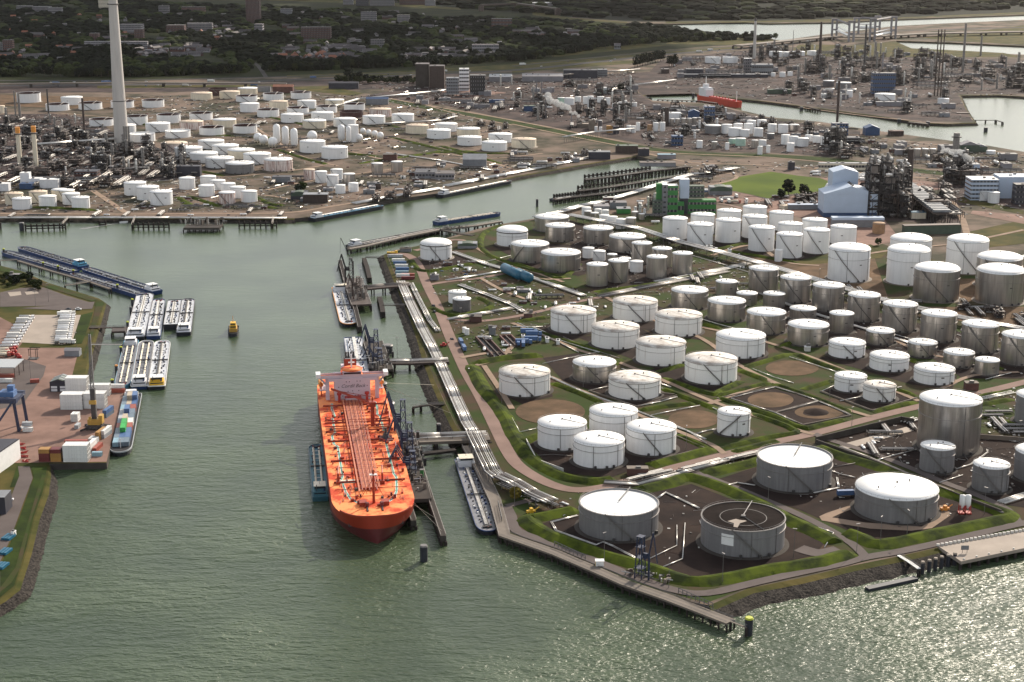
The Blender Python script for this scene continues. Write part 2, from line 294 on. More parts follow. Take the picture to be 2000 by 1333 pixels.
# ---------------------------------------------------------------- land
def offset(poly, i, w):               # outward mitre of a closed loop (poly ccw, outward = right side)
    n = len(poly); p = Vector(poly[i]); a = Vector(poly[i - 1]); c = Vector(poly[(i + 1) % n])
    d1 = (p - a).normalized(); d2 = (c - p).normalized()
    n1 = Vector((d1.y, -d1.x)); n2 = Vector((d2.y, -d2.x)); mm = n1 + n2
    if mm.length < 0.3: mm = n1
    mm.normalize(); k = 1 / max(0.45, mm.dot(n1)); return p + mm * w * k
def skirt(mb, loop, widths, m_rock, m_quay, into=1):
    pts = [tuple(p) for p in loop]
    ar = sum(pts[i][0] * pts[(i + 1) % len(pts)][1] - pts[(i + 1) % len(pts)][0] * pts[i][1] for i in range(len(pts)))
    if ar < 0: pts = pts[::-1]; widths = [widths[(len(pts) - 2 - i) % len(pts)] for i in range(len(pts))]
    n = len(pts); rnd = random.Random(3)
    for i in range(n):
        w = widths[i]; a = Vector(pts[i]); c = Vector(pts[(i + 1) % n])
        if w is None: continue
        L = (c - a).length; k = max(1, min(220, int(L / 3.5))) if w > 1 else 1
        wn = widths[(i + 1) % n]; wp = widths[i - 1]
        fa = offset(pts, i, (w if wp is None or w <= 1 or wp <= 1 else (w + wp) / 2) * into); fc = offset(pts, (i + 1) % n, (w if wn is None or w <= 1 or wn <= 1 else (w + wn) / 2) * into)
        top = [a.lerp(c, j / k) for j in range(k + 1)]; foot = [fa.lerp(fc, j / k) for j in range(k + 1)]
        if w > 1:
            v = []
            for j in range(k + 1):
                jt = rnd.uniform(-0.8, 0.8) if 0 < j < k else 0
                for t, z in ((0, 0.0), (0.28, -0.9 + 0.25 * jt), (0.62, -2.5 + 0.4 * jt), (1, -5.2)):
                    q_ = top[j].lerp(foot[j], t * (1 + 0.06 * jt)); v.append((q_.x, q_.y, z))
            for j in range(k):
                for r_ in range(3):
                    f = (j * 4 + r_, (j + 1) * 4 + r_, (j + 1) * 4 + r_ + 1, j * 4 + r_ + 1)
                    mb.add([v[x] for x in (f if into < 0 else f)], [(0, 1, 2, 3)], 'grass_dry' if r_ == 0 else m_rock)
        else:
            mb.add([(a.x, a.y, 0), (c.x, c.y, 0), (fc.x, fc.y, -6), (fa.x, fa.y, -6)], [(0, 1, 2, 3)], m_quay)
def sheet(mb, loops, z, m):
    vs = [[Vector((p[0], p[1], 0)) for p in L] for L in loops]; flat = [p for L in loops for p in L]
    tri = tessellate_polygon(vs)
    mb.add([(p[0], p[1], z) for p in flat], [tuple(t) if area2(flat, t) > 0 else tuple(reversed(t)) for t in tri], m)
# main land: photo corners of the coast at quay height, with the width of the bank that falls to the water (0.3 = quay wall)
coast = [(2400, 950, 17), (2000, 1035, 17), (1880, 1055, 17), (1830, 1070, 17), (1760, 1086, 17), (1660, 1106, 17), (1560, 1130, 17), (1460, 1150, 14), (1385, 1183, 0.3),
         (1305, 1167, 0.3), (1224, 1140, 0.3), (1170, 1116, 0.3), (1086, 1080, 0.3), (985, 1046, 0.3), (967, 975, 0.3), (936, 913, 0.3), (912, 866, 12), (890, 830, 12), (868, 785, 12), (850, 745, 12),
         (835, 705, 12), (822, 660, 12), (806, 615, 12), (788, 575, 12), (775, 545, 12), (755, 497, 10), (770, 489, 6), (820, 480, 5), (880, 463, 5), (935, 447, 5), (985, 437, 5), (1045, 427, 5),
         (1096, 415, 6), (1135, 404, 6), (1177, 395, 6), (1240, 377, 6), (1300, 357, 6), (1350, 342, 6), (1345, 331, 0.3), (1290, 316, 0.3), (1243, 305, 8), (1165, 317, 8), (1045, 338, 8), (1000, 346, 8),
         (855, 378, 0.3), (750, 393, 0.3), (607, 424, 0.3), (575, 427, 12), (0, 424, 12), (-600, 421, None)]
mainland = [G(p[0], p[1]) for p in coast]; mw = [p[2] for p in coast]
mainland += [(-8500, mainland[-1][1]), (-8500, 8800), (8500, 8800), (8500, mainland[0][1])]; mw += [None] * 4
basin = [(1255, 187), (1290, 179), (1325, 176), (1370, 185), (1440, 193), (1500, 199), (1562, 207), (1700, 225), (1800, 240), (1850, 242), (1905, 240), (1896, 228), (1886, 212), (1875, 187), (1950, 186), (2000, 189), (2300, 200), (2300, 350), (2000, 297), (1930, 285), (1825, 271), (1715, 256), (1675, 250), (1600, 238), (1500, 229), (1475, 222), (1412, 208), (1370, 201), (1275, 197)]
river = [(1117, 38), (1225, 45), (1300, 47), (1450, 44), (1500, 46), (1625, 44), (1750, 38), (2000, 29), (2400, 18), (2400, 24), (2000, 39), (1850, 46), (1750, 51), (1607, 68), (1522, 80), (1500, 74), (1390, 67), (1350, 63), (1300, 52), (1225, 48)]
side = [(1705, 87), (1750, 80), (1850, 83), (2000, 90), (2400, 95), (2400, 112), (2000, 107), (1950, 105), (1850, 99), (1787, 96), (1725, 91)]
slivers = [[(795, 22), (840, 23), (868, 23), (858, 33), (838, 33), (822, 27)], [(585, 11), (617, 13), (615, 18), (588, 15)], [(500, 8), (534, 8), (530, 12), (502, 12)], [(1650, 33), (1750, 29), (1900, 23), (1900, 27), (1760, 33), (1660, 37)], [(1062, 27), (1085, 29), (1080, 33), (1064, 31)]]
holes = [GL(h) for h in [basin, river, side] + slivers]
mainmesh = MB(); sheet(mainmesh, [mainland] + holes, 0.0, 'yard_tan')
ob('ground', mainmesh, kind='structure')
bk = MB(); skirt(bk, mainland, mw, 'rock', 'concrete_dark')
for h in holes:
    skirt(bk, h, [6] * len(h), 'rock', 'rock', into=-1)
ob('river_bank', bk, kind='structure')
west = [(-500, 400, None), (-500, 470, 5), (0, 519, 5), (42, 530, 5), (95, 553, 5), (192, 583, 5), (204, 592, 7), (190, 640, 7), (180, 674, 7), (171, 705, 7), (163, 745, 3), (176, 758, 0.3), (244, 760, 0.3), (208, 904, 0.3), (95, 906, 3), (94, 928, 9), (86, 965, 9), (68, 1013, 9), (52, 1080, 9), (29, 1150, 9), (0, 1172, 9), (-300, 1330, None)]
# drop the first helper corner: the yard simply runs on out of frame to the west
wl = [G(p[0], p[1]) for p in west[1:]]; ww = [p[2] for p in west[1:]]
wl.append((wl[0][0], wl[-1][1])); ww.append(None)
q = MB(); sheet(q, [wl], 0.0, 'grass_dry'); ob('ground', q, kind='structure')
q = MB(); skirt(q, wl, ww, 'rock', 'concrete_dark'); ob('river_bank', q, kind='structure')
# ---------------------------------------------------------------- surface patches, roads
LV = [0]
def patch(name, polys, m, lvl, ztop=None):
    q = MB()
    for k, p in enumerate(polys): sheet(q, [GL(p)], lvl * 0.05 + k * 0.002, m)
    return ob(name, q, kind='structure')
def strip(mb, pts, w, z, m):
    p = [Vector(G(*a)) for a in pts]; L = []; Rr = []
    for i in range(len(p)):
        d = (p[min(i + 1, len(p) - 1)] - p[max(i - 1, 0)]).normalized(); nn = Vector((-d.y, d.x))
        L.append(p[i] + nn * w / 2); Rr.append(p[i] - nn * w / 2)
    for i in range(len(p) - 1):
        mb.add([(Rr[i].x, Rr[i].y, z), (Rr[i + 1].x, Rr[i + 1].y, z), (L[i + 1].x, L[i + 1].y, z), (L[i].x, L[i].y, z)], [(0, 1, 2, 3)], m)
def smooth(pts, k=4):
    out = []
    for i in range(len(pts) - 1):
        p0 = pts[max(i - 1, 0)]; p1 = pts[i]; p2 = pts[i + 1]; p3 = pts[min(i + 2, len(pts) - 1)]
        for j in range(k):
            t = j / k
            out.append(tuple(0.5 * ((2 * p1[c]) + (-p0[c] + p2[c]) * t + (2 * p0[c] - 5 * p1[c] + 4 * p2[c] - p3[c]) * t * t + (-p0[c] + 3 * p1[c] - 3 * p2[c] + p3[c]) * t ** 3) for c in (0, 1)))
    out.append(pts[-1]); return out
def roads(name, lst, m, lvl):
    q = MB()
    for k, (w, pts) in enumerate(lst): strip(q, smooth(pts), w, lvl * 0.05 + 0.0025 * k, m)
    return ob(name, q, kind='structure')
def ordn(k): k += 1; return ORD[k - 1] if k <= 20 else '%d%s' % (k, {1: 'st', 2: 'nd', 3: 'rd'}.get(k % 10, 'th') if k not in (111, 112, 113) else 'th')
def relabel(items, base, limit=1):       # items: objects of one look in one place; each gets its place counted from the left
    its = sorted(items, key=lambda o: PX(o.location.x, o.location.y)[0])
    for k, o in enumerate(its): o['label'] = base if len(its) == 1 else '%s, %s from the left' % (base, ordn(k))
# base zones
patch('works_yard', [[(-60, 226), (100, 222), (190, 232), (222, 262), (300, 285), (385, 325), (392, 350), (250, 356), (120, 350), (-60, 352)], [(1290, 118), (1440, 100), (1560, 96), (1900, 114), (2200, 124), (2200, 186), (1960, 184), (1870, 184), (1890, 222), (1900, 238), (1800, 238), (1562, 205), (1380, 182), (1255, 186), (1240, 172)],
      [(860, 160), (1100, 150), (1290, 140), (1240, 178), (1275, 200), (1420, 212), (1500, 234), (1680, 256), (1680, 290), (1640, 308), (1500, 298), (1400, 297), (1300, 290), (1130, 258), (960, 226), (860, 205), (700, 190)], [(1690, 360), (1790, 360), (1790, 435), (1690, 430)], [(1840, 330), (2050, 340), (2050, 410), (1850, 400)], [(1790, 380), (1870, 380), (1880, 460), (1800, 455)], [(1490, 382), (1610, 382), (1620, 410), (1480, 408)],
      [(-60, 183), (560, 178), (700, 176), (860, 168), (860, 150), (560, 160), (-60, 168)]], 'yard_dark', 2)
patch('grass_field', [[(757, 499), (777, 547), (790, 577), (808, 617), (824, 662), (837, 707), (852, 747), (870, 787), (892, 832), (912, 868), (938, 915), (969, 977), (990, 1040), (1086, 1078), (1224, 1136), (1380, 1178),
      (1460, 1148), (1660, 1104), (1880, 1053), (2000, 1033), (2400, 950), (2400, 620), (2000, 560), (1700, 470), (1420, 455), (1240, 415), (1100, 425), (1050, 430), (985, 440), (880, 466), (775, 490)]], 'earth_brown', 1)
patch('town_ground', [[(-900, 165), (0, 163), (300, 158), (560, 150), (800, 142), (1000, 128), (1160, 112), (1300, 98), (1420, 88), (1300, 55), (1110, 35), (900, 14), (700, 2), (400, -25), (-900, -60)]], 'meadow_dark', 1)
patch('far_shore_ground', [[(1100, 33), (1225, 42), (1450, 41), (1625, 41), (1750, 35), (2000, 26), (2700, 5), (3000, -90), (-500, -100), (-500, -60), (400, -20), (700, 4), (900, 16)]], 'leaf_dark', 2)
patch('road_verge', [[(560, 152), (800, 148), (1000, 138), (1160, 122), (1300, 108), (1440, 96), (1440, 90), (1300, 99), (1160, 112), (1000, 126), (800, 139), (560, 148)],
                      [(190, 173), (560, 170), (560, 166), (190, 168)], [(1000, 143), (1110, 134), (1240, 124), (1240, 118), (1000, 134)], [(1060, 95), (1180, 92), (1250, 86), (1300, 90), (1200, 100), (1080, 112)],
                      [(500, 0), (660, 6), (900, 20), (900, 16), (700, 1)], [(1040, 30), (1105, 38), (1225, 46), (1225, 43), (1115, 35), (1040, 23)], [(1300, 46), (1500, 44), (1625, 43), (1750, 37), (2000, 28), (2000, 24), (1750, 35), (1500, 41), (1300, 43)]], 'grass_dry', 3)
patch('grass_field', [[(1408, 358), (1450, 345), (1505, 336), (1560, 344), (1645, 353), (1625, 368), (1580, 378), (1540, 380), (1500, 388), (1460, 379), (1425, 372)]], 'grass_bright', 4)
patch('grass_field', [[(1885, 455), (1990, 432), (2200, 420), (2200, 455), (1920, 485)], [(1870, 395), (2000, 420), (2000, 412), (1880, 385)], [(1700, 478), (1735, 492), (1720, 505), (1640, 512), (1560, 520), (1550, 512)],
                      [(570, 170), (640, 168), (710, 183), (690, 188), (580, 176)], [(1750, 82), (1640, 92), (1600, 110), (1640, 112), (1900, 112), (2000, 112), (1960, 104), (1850, 98), (1780, 95)],
                      [(1560, 88), (1640, 88), (1600, 110), (1540, 105)], [(1800, 74), (1900, 62), (2000, 50), (2000, 88), (1850, 80)], [(1350, 62), (1530, 80), (1480, 90), (1300, 86)]], 'grass_dry', 4)
patch('yard_paving', [[(1455, 410), (1560, 380), (1720, 420), (1760, 470), (1660, 490), (1600, 430)], [(1895, 418), (2000, 438), (2000, 425), (1990, 420), (1900, 412)], [(865, 178), (925, 175), (990, 182), (930, 190), (860, 185)],
                      [(1385, 375), (1460, 380), (1500, 392), (1440, 400), (1380, 392)], [(1600, 348), (1720, 345), (1860, 360), (1860, 372), (1660, 370)]], 'paving_pink', 4)
# container yard and its surroundings
patch('container_yard', [[(36, 905), (36, 680), (45, 668), (38, 640), (0, 620), (-200, 620), (-200, 905)], [(35, 905), (35, 680), (155, 680), (133, 765), (176, 759), (244, 761), (208, 903), (95, 904)]], 'paving_pink', 3)
patch('lorry_park', [[(12, 668), (55, 616), (158, 616), (140, 672), (120, 674)]], 'concrete_light', 4)
patch('gravel_yard', [[(0, 600), (0, 572), (40, 563), (85, 562), (130, 578), (178, 592), (90, 598)]], 'asphalt', 3)
patch('gravel_yard', [[(15, 572), (40, 570), (42, 577), (20, 580)], [(48, 571), (72, 569), (76, 574), (52, 577)]], 'concrete_light', 5)
patch('road', [[(40, 603), (120, 596), (185, 590), (180, 604), (120, 607)], [(40, 700), (90, 716), (85, 735), (45, 790), (0, 800), (0, 706)], [(0, 1160), (-8, 1160), (0, 1010), (20, 975), (38, 930), (35, 912), (58, 912), (64, 935), (45, 985), (20, 1055), (0, 1100)]], 'asphalt', 5)
patch('grass_field', [[(40, 912), (33, 952), (20, 952), (36, 905)], [(62, 912), (92, 912), (84, 960), (66, 1010), (50, 1075), (28, 1145), (0, 1168), (0, 1110), (22, 1058), (48, 985), (66, 935)]], 'grass', 4)
patch('footpath', [[(188, 592), (203, 592), (196, 612), (186, 640), (178, 668), (168, 700), (162, 700), (174, 660), (180, 630)], [(0, 521), (42, 533), (95, 556), (192, 586), (180, 590), (90, 562), (40, 541), (0, 530)], [(82, 928), (90, 930), (60, 1020), (40, 1110), (22, 1140), (0, 1158), (0, 1150), (30, 1110), (55, 1020)]], 'earth_brown', 6)
patch('grass_field', [[(158, 616), (182, 610), (172, 640), (160, 672), (142, 672)]], 'grass', 5)
# pits and pads of the near tank farm
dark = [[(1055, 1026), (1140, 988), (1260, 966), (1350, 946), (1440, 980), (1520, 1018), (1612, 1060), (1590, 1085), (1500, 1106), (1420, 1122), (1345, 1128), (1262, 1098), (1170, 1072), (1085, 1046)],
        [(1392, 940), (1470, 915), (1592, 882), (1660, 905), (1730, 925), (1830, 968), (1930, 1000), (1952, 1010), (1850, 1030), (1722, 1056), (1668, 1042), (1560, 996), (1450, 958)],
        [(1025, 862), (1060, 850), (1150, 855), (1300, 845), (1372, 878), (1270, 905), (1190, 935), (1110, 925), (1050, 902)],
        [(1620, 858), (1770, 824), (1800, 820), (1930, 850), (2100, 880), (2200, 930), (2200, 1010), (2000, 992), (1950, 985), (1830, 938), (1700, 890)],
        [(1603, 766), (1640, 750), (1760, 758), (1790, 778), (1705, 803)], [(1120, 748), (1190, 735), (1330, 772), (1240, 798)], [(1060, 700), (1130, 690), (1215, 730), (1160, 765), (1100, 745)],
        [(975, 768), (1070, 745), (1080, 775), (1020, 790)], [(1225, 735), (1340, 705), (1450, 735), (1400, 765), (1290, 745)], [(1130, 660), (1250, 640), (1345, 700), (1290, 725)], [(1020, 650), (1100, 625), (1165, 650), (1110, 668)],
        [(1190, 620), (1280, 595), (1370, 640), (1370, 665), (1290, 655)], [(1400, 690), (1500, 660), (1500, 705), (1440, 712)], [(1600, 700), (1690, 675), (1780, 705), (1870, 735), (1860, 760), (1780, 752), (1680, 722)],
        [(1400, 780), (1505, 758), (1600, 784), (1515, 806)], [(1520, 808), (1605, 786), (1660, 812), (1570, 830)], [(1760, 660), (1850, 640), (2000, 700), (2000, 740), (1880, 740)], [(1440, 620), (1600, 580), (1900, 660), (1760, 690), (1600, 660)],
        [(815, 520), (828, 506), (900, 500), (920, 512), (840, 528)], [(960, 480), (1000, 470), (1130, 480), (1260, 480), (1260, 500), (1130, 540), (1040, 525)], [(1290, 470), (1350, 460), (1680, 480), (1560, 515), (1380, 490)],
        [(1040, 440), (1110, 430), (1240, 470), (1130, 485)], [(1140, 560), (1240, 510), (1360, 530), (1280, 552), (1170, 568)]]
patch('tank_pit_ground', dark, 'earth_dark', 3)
def ell(cx, cy, rx, ry, n=28): return [(cx + rx * math.cos(2 * math.pi * i / n), cy + ry * math.sin(2 * math.pi * i / n)) for i in range(n)]
patch('bare_tank_site', [ell(1075, 805, 68, 24), ell(1355, 820, 50, 18), ell(1547, 720, 52, 15), ell(1505, 782, 45, 15), ell(1600, 806, 48, 13)], 'sand', 5)
patch('bare_tank_site', [ell(1590, 808, 22, 6)], 'earth_dark', 6)
patch('sand_yard', [[(0, 206), (0, 185), (170, 190), (320, 192), (270, 215), (60, 210)], [(1430, 500), (1560, 470), (1700, 480), (1740, 600), (2000, 600), (2000, 640), (1850, 625), (1640, 560), (1500, 520)],
                     [(1860, 545), (2000, 545), (2000, 590), (1860, 590)]], 'sand', 3)
patch('yard_paving', [[(1600, 1010), (1615, 1003), (1655, 990), (1690, 985), (1640, 1005), (1625, 1012), (1690, 1022), (1800, 1030), (1835, 1010), (1835, 988), (1852, 992), (1856, 1008), (1820, 1033), (1780, 1038), (1700, 1034), (1605, 1018)]], 'track', 6)
patch('puddles', [[(1180, 890), (1183, 889), (1186, 891), (1182, 892)]], 'asphalt', 7)
patch('walled_pond', [[(1640, 870), (1770, 835), (1785, 842), (1655, 878)]], 'concrete_light', 6)
# roads
roads('road', [(8.5, [(760, 500), (790, 497), (815, 515), (835, 560), (855, 600), (875, 650), (893, 690), (912, 730), (938, 775), (958, 815), (975, 850), (990, 880), (1010, 908), (1045, 932), (1085, 950), (1125, 958), (1175, 953), (1240, 937), (1310, 916), (1400, 893), (1500, 868), (1600, 845), (1700, 818), (1790, 796), (1915, 768), (2010, 745)]),
               (6, [(868, 622), (930, 628), (990, 622), (1050, 610), (1120, 592), (1190, 578)]), (6, [(832, 558), (880, 550), (930, 545), (985, 535)]),
               (7, [(810, 490), (850, 482), (880, 470), (905, 470)]), (6, [(1430, 895), (1475, 880), (1500, 870)]), (5, [(1380, 395), (1440, 405), (1470, 425)])], 'road_brick', 6)
roads('quay_road', [(6.5, [(988, 990), (998, 1010), (1010, 1038), (1086, 1066), (1170, 1100), (1230, 1124), (1310, 1152), (1380, 1160), (1480, 1138), (1560, 1120), (1640, 1103), (1690, 1090), (1760, 1078), (1850, 1058), (1980, 1027), (2100, 1005)]),
               (5.5, [(1690, 1088), (1665, 1064), (1620, 1036), (1560, 1006), (1500, 980), (1440, 955), (1370, 928), (1340, 914)]), (5.5, [(1990, 1024), (1965, 995), (1900, 965), (1840, 942), (1760, 908), (1690, 882), (1620, 860), (1590, 848)]),
               (10, [(1640, 1075), (1600, 1082), (1560, 1072)]), (5, [(990, 990), (1030, 980), (1070, 975)])], 'asphalt', 8)
roads('service_track', [(4.2, [(1075, 737), (1130, 762), (1190, 788), (1260, 817), (1330, 846), (1390, 870), (1415, 888)]), (4.2, [(1000, 632), (1060, 655), (1130, 685), (1190, 702), (1290, 742), (1390, 785), (1480, 815), (1560, 842), (1590, 850)]),
               (4.2, [(1180, 580), (1260, 620), (1370, 662), (1440, 712), (1510, 747), (1600, 784), (1700, 815)]), (4.2, [(1370, 640), (1480, 665), (1560, 690), (1650, 725), (1730, 757), (1795, 785)]), (4.2, [(1385, 790), (1440, 770), (1505, 748)]),
               (4, [(1840, 760), (1900, 735), (1990, 728)]), (4, [(1730, 655), (1800, 690), (1880, 705), (1960, 730)]), (4.5, [(930, 715), (975, 700), (1010, 668)]), (4, [(945, 715), (975, 760), (1000, 800)]),
               (4, [(905, 470), (935, 488), (975, 510), (1035, 530), (1100, 552)]), (4, [(940, 545), (985, 570), (1040, 590)]), (5, [(1390, 500), (1470, 480), (1530, 512), (1600, 520)]), (4, [(1115, 545), (1050, 545), (1000, 520)]),
               (5, [(900, 700), (960, 690), (1000, 690)]), (5, [(1850, 480), (1905, 470), (2000, 450)]), (5, [(1650, 505), (1740, 490), (1860, 478)]), (7, [(1860, 395), (1880, 430), (1890, 465)])], 'track', 10)
tan_roads = [(6, [(0, 418), (200, 419), (400, 418), (560, 416), (640, 405), (760, 385), (860, 368), (1000, 338), (1160, 306)]), (7, [(180, 372), (210, 392), (245, 416)]), (5, [(200, 380), (330, 372), (500, 380), (600, 395)]), (5, [(520, 372), (600, 355), (700, 340), (780, 330), (900, 322), (1000, 322)]),
             (5, [(230, 322), (300, 318), (420, 345), (560, 335), (640, 322)]), (5, [(500, 250), (560, 290), (600, 310), (660, 325)]), (5, [(620, 280), (700, 300), (760, 312), (840, 300), (960, 310), (1060, 300)]), (5, [(750, 268), (860, 290), (960, 318), (1000, 330)]), (5, [(830, 205), (900, 225), (1000, 245)]),
             (4, [(290, 270), (420, 272), (520, 262)]), (5, [(540, 225), (480, 235), (300, 235), (120, 222)]), (6, [(1240, 295), (1350, 318), (1460, 322), (1600, 330), (1700, 340), (1850, 352)]), (5, [(1360, 330), (1440, 345), (1380, 365), (1250, 390)]), (5, [(1560, 210), (1700, 228), (1800, 238)]), (5, [(1650, 262), (1800, 280), (2000, 303)])]
roads('service_track', tan_roads, 'track', 5)
roads('motorway', [(26, [(-300, 168), (0, 168), (200, 166), (400, 164), (560, 157), (700, 152), (800, 147), (1000, 138), (1160, 122), (1300, 107), (1400, 99), (1500, 92), (1620, 76), (1700, 64), (1850, 58), (2100, 52)]), (14, [(-300, 158), (0, 158), (250, 157), (500, 152), (700, 146), (900, 140)]), (12, [(1000, 130), (1160, 113), (1300, 101), (1450, 90), (1600, 72)]),
                   (9, [(520, 152), (505, 130), (490, 118), (505, 108), (540, 100)])], 'motorway_grey', 6)
roads('green_dyke', [(30, [(760, 196), (850, 213), (960, 232), (1040, 248), (1130, 267), (1220, 284), (1300, 296), (1400, 303), (1500, 305), (1600, 311), (1700, 322), (1800, 335), (1860, 341)])], 'grass', 5)
roads('service_track', [(6, [(760, 193), (850, 209), (960, 228), (1040, 243), (1130, 261), (1220, 278)]), (5, [(1000, 243), (1130, 270), (1220, 287), (1300, 299), (1500, 308), (1700, 326)])], 'track', 7)
# ---------------------------------------------------------------- grass dykes (bunds)
def bund(mb, pts, base0=16, top=2.2, h=2.6, sm=True, m='grass_bund', closed=False):
    pp = [Vector(G(*a)) for a in (smooth(pts) if sm else pts)]
    n_ = len(pp); rows = []; base = base0
    for i in range(n_):
        d = (pp[min(i + 1, n_ - 1)] - pp[max(i - 1, 0)]).normalized(); nn = Vector((-d.y, d.x)); e = 0 if i in (0, n_ - 1) else 1
        hh_ = h if e else 0.2
        j = random.uniform(-0.12, 0.12); base = base0 * random.uniform(.9, 1.1)
        rows.append([(pp[i] + nn * base / 2, 0.0), (pp[i] + nn * (base * .28 + top * .3), hh_ * 0.45 + j), (pp[i] + nn * top / 2, hh_ + j), (pp[i] - nn * top / 2, hh_ + j), (pp[i] - nn * (base * .28 + top * .3), hh_ * 0.45 + j), (pp[i] - nn * base / 2, 0.0)])
    for i in range(n_ - 1):
        for k in range(5):
            a, b_, c, d_ = rows[i][k], rows[i][k + 1], rows[i + 1][k + 1], rows[i + 1][k]
            mb.add([(q_[0].x, q_[0].y, q_[1]) for q_ in (a, b_, c, d_)], [(0, 1, 2, 3)], m, True)
BUNDS = [
 ('front', 14, 2.7, [[(1128, 996), (1060, 1010), (1032, 1018), (1068, 1044), (1170, 1082), (1260, 1108), (1344, 1136), (1420, 1130), (1500, 1114), (1598, 1099), (1665, 1080)], [(1245, 960), (1300, 946), (1352, 934), (1452, 970), (1532, 1012), (1612, 1050), (1630, 1062)],
  [(1372, 927), (1470, 905), (1520, 892)], [(1592, 873), (1655, 896), (1725, 916), (1830, 958), (1937, 994), (1970, 1010), (1940, 1020), (1850, 1039), (1780, 1054), (1715, 1064), (1680, 1052), (1655, 1040)]]),
 ('mid', 11.5, 2.5, [[(918, 712), (945, 762), (985, 814), (1003, 850), (1035, 893), (1085, 926), (1150, 942), (1200, 936)], [(1270, 911), (1330, 895), (1395, 877)], [(925, 712), (990, 700), (1060, 695)], [(1010, 868), (1060, 850), (1090, 845)]]),
 ('cross', 7.5, 1.8, [[(1077, 748), (1130, 768), (1180, 790)], [(1292, 760), (1340, 778), (1398, 800)], [(1250, 803), (1300, 795), (1358, 789)], [(1322, 850), (1385, 878)], [(1285, 728), (1340, 712)], [(1292, 738), (1385, 770), (1405, 765), (1448, 745)], [(1439, 722), (1500, 745)],
  [(1510, 750), (1590, 778), (1664, 808)], [(1548, 690), (1632, 722), (1720, 752), (1790, 775)], [(1400, 777), (1460, 797), (1515, 815), (1567, 837), (1600, 832), (1653, 820)], [(1464, 808), (1555, 843), (1500, 855), (1409, 877)], [(1569, 762), (1632, 743)], [(1703, 806), (1790, 785)],
  [(1400, 775), (1450, 762), (1506, 748)], [(1451, 720), (1548, 690)], [(1000, 513), (1050, 530), (1095, 545), (1132, 515)], [(1040, 545), (1125, 564)], [(1162, 571), (1275, 556), (1382, 534)], [(1008, 630), (1075, 620)], [(1025, 640), (1107, 668), (1180, 690)],
  [(1370, 632), (1412, 646)], [(1392, 490), (1462, 475)], [(1417, 490), (1500, 505), (1560, 515)], [(802, 507), (822, 530), (870, 526), (927, 515)], [(985, 440), (950, 452), (937, 474), (950, 495), (980, 510), (1040, 530), (1090, 540)], [(1912, 775), (1975, 766)], [(1910, 808), (2000, 838)],
  [(1912, 793), (1977, 780)], [(1850, 700), (1900, 712), (1960, 722)], [(1740, 690), (1800, 712)], [(840, 600), (890, 618), (960, 600), (930, 580)], [(1390, 490), (1330, 475)], [(1160, 740), (1215, 700)], [(1430, 885), (1480, 872), (1520, 862)], [(1620, 672), (1700, 680)], [(1600, 650), (1520, 680)]])]
for nm, base, h, ls in BUNDS:
    for L in ls:
        q = MB(); bund(q, L, base, 1.6, h); ob('grass_dyke', q, kind='structure')
q = MB()
for L in [[(200, 230), (330, 252)], [(540, 292), (600, 312), (640, 322)], [(660, 300), (740, 306)], [(760, 268), (860, 292), (980, 320)], [(520, 228), (620, 250)], [(700, 320), (840, 300), (855, 296)], [(840, 300), (930, 296)], [(345, 385), (370, 400)], [(500, 385), (530, 400), (555, 402)], [(60, 405), (200, 412)], [(420, 265), (540, 270)], [(390, 335), (440, 345)], [(740, 240), (780, 250)], [(860, 285), (920, 300), (1000, 300)], [(480, 402), (545, 408)], [(365, 383), (430, 404)]]:
    bund(q, L, 9, 2, 1.8)
ob('grass_dyke', q, kind='structure')
# ---------------------------------------------------------------- storage tanks
# (centre x, width, front rim y, front base y, type) measured as photo pixels, turned into real place, radius and height
TT = {'W': ('tank_white', 'roof_white', 'cone', 'white cone-roofed tank'), 'w': ('tank_worn', 'roof_worn', 'cone', 'white tank with stained roof'),
      'M': ('tank_metal', 'roof_white', 'cone', 'silvery tank with white roof'), 'D': ('tank_metal', 'roof_white', 'dome', 'silvery domed tank'),
      'd': ('tank_white', 'roof_white', 'dome', 'white domed tank'), 'G': ('tank_grey', 'roof_white', 'flat', 'huge grey tank with flat white roof'),
      'g': ('tank_grey', 'roof_white', 'cone', 'grey white-roofed tank'), 'K': ('tank_grey', 'roof_black', 'flat', 'huge grey tank with black roof'), 'N': ('tank_darkgrey', 'roof_white', 'cone', 'dark grey tank'),
      'O': ('tank_white', 'roof_rust', 'open', 'open tank with rust-brown inside'), 'U': ('tank_white', 'roof_white', 'open', 'open tank with pale inside'),
      'C': ('tank_cream', 'roof_white', 'cone', 'cream tank'), 'c': ('tank_cream', 'roof_cream', 'cone', 'beige-roofed tank'), 'P': ('tank_rust', 'roof_white', 'cone', 'rust-streaked white tank'),
      'p': ('tank_rust', 'roof_cream', 'cone', 'rust-streaked pinkish tank'), 'R': ('roof_rust', 'roof_rust', 'open', 'low rusty open tank'), 'T': ('sand_t', 'sand_t', 'cone', 'brown tank'),
      'B': ('tank_white', 'roof_white', 'band', 'black-ringed white tank'), 'F': ('deck_green', 'roof_white', 'cone', 'pale green tank')}
mat('sand_t', (0.33, 0.20, 0.11), 0.8, 0, 0.2, 0.3); mat('deck_green', (0.42, 0.60, 0.50), 0.5, 0, 0.2, 0.3)
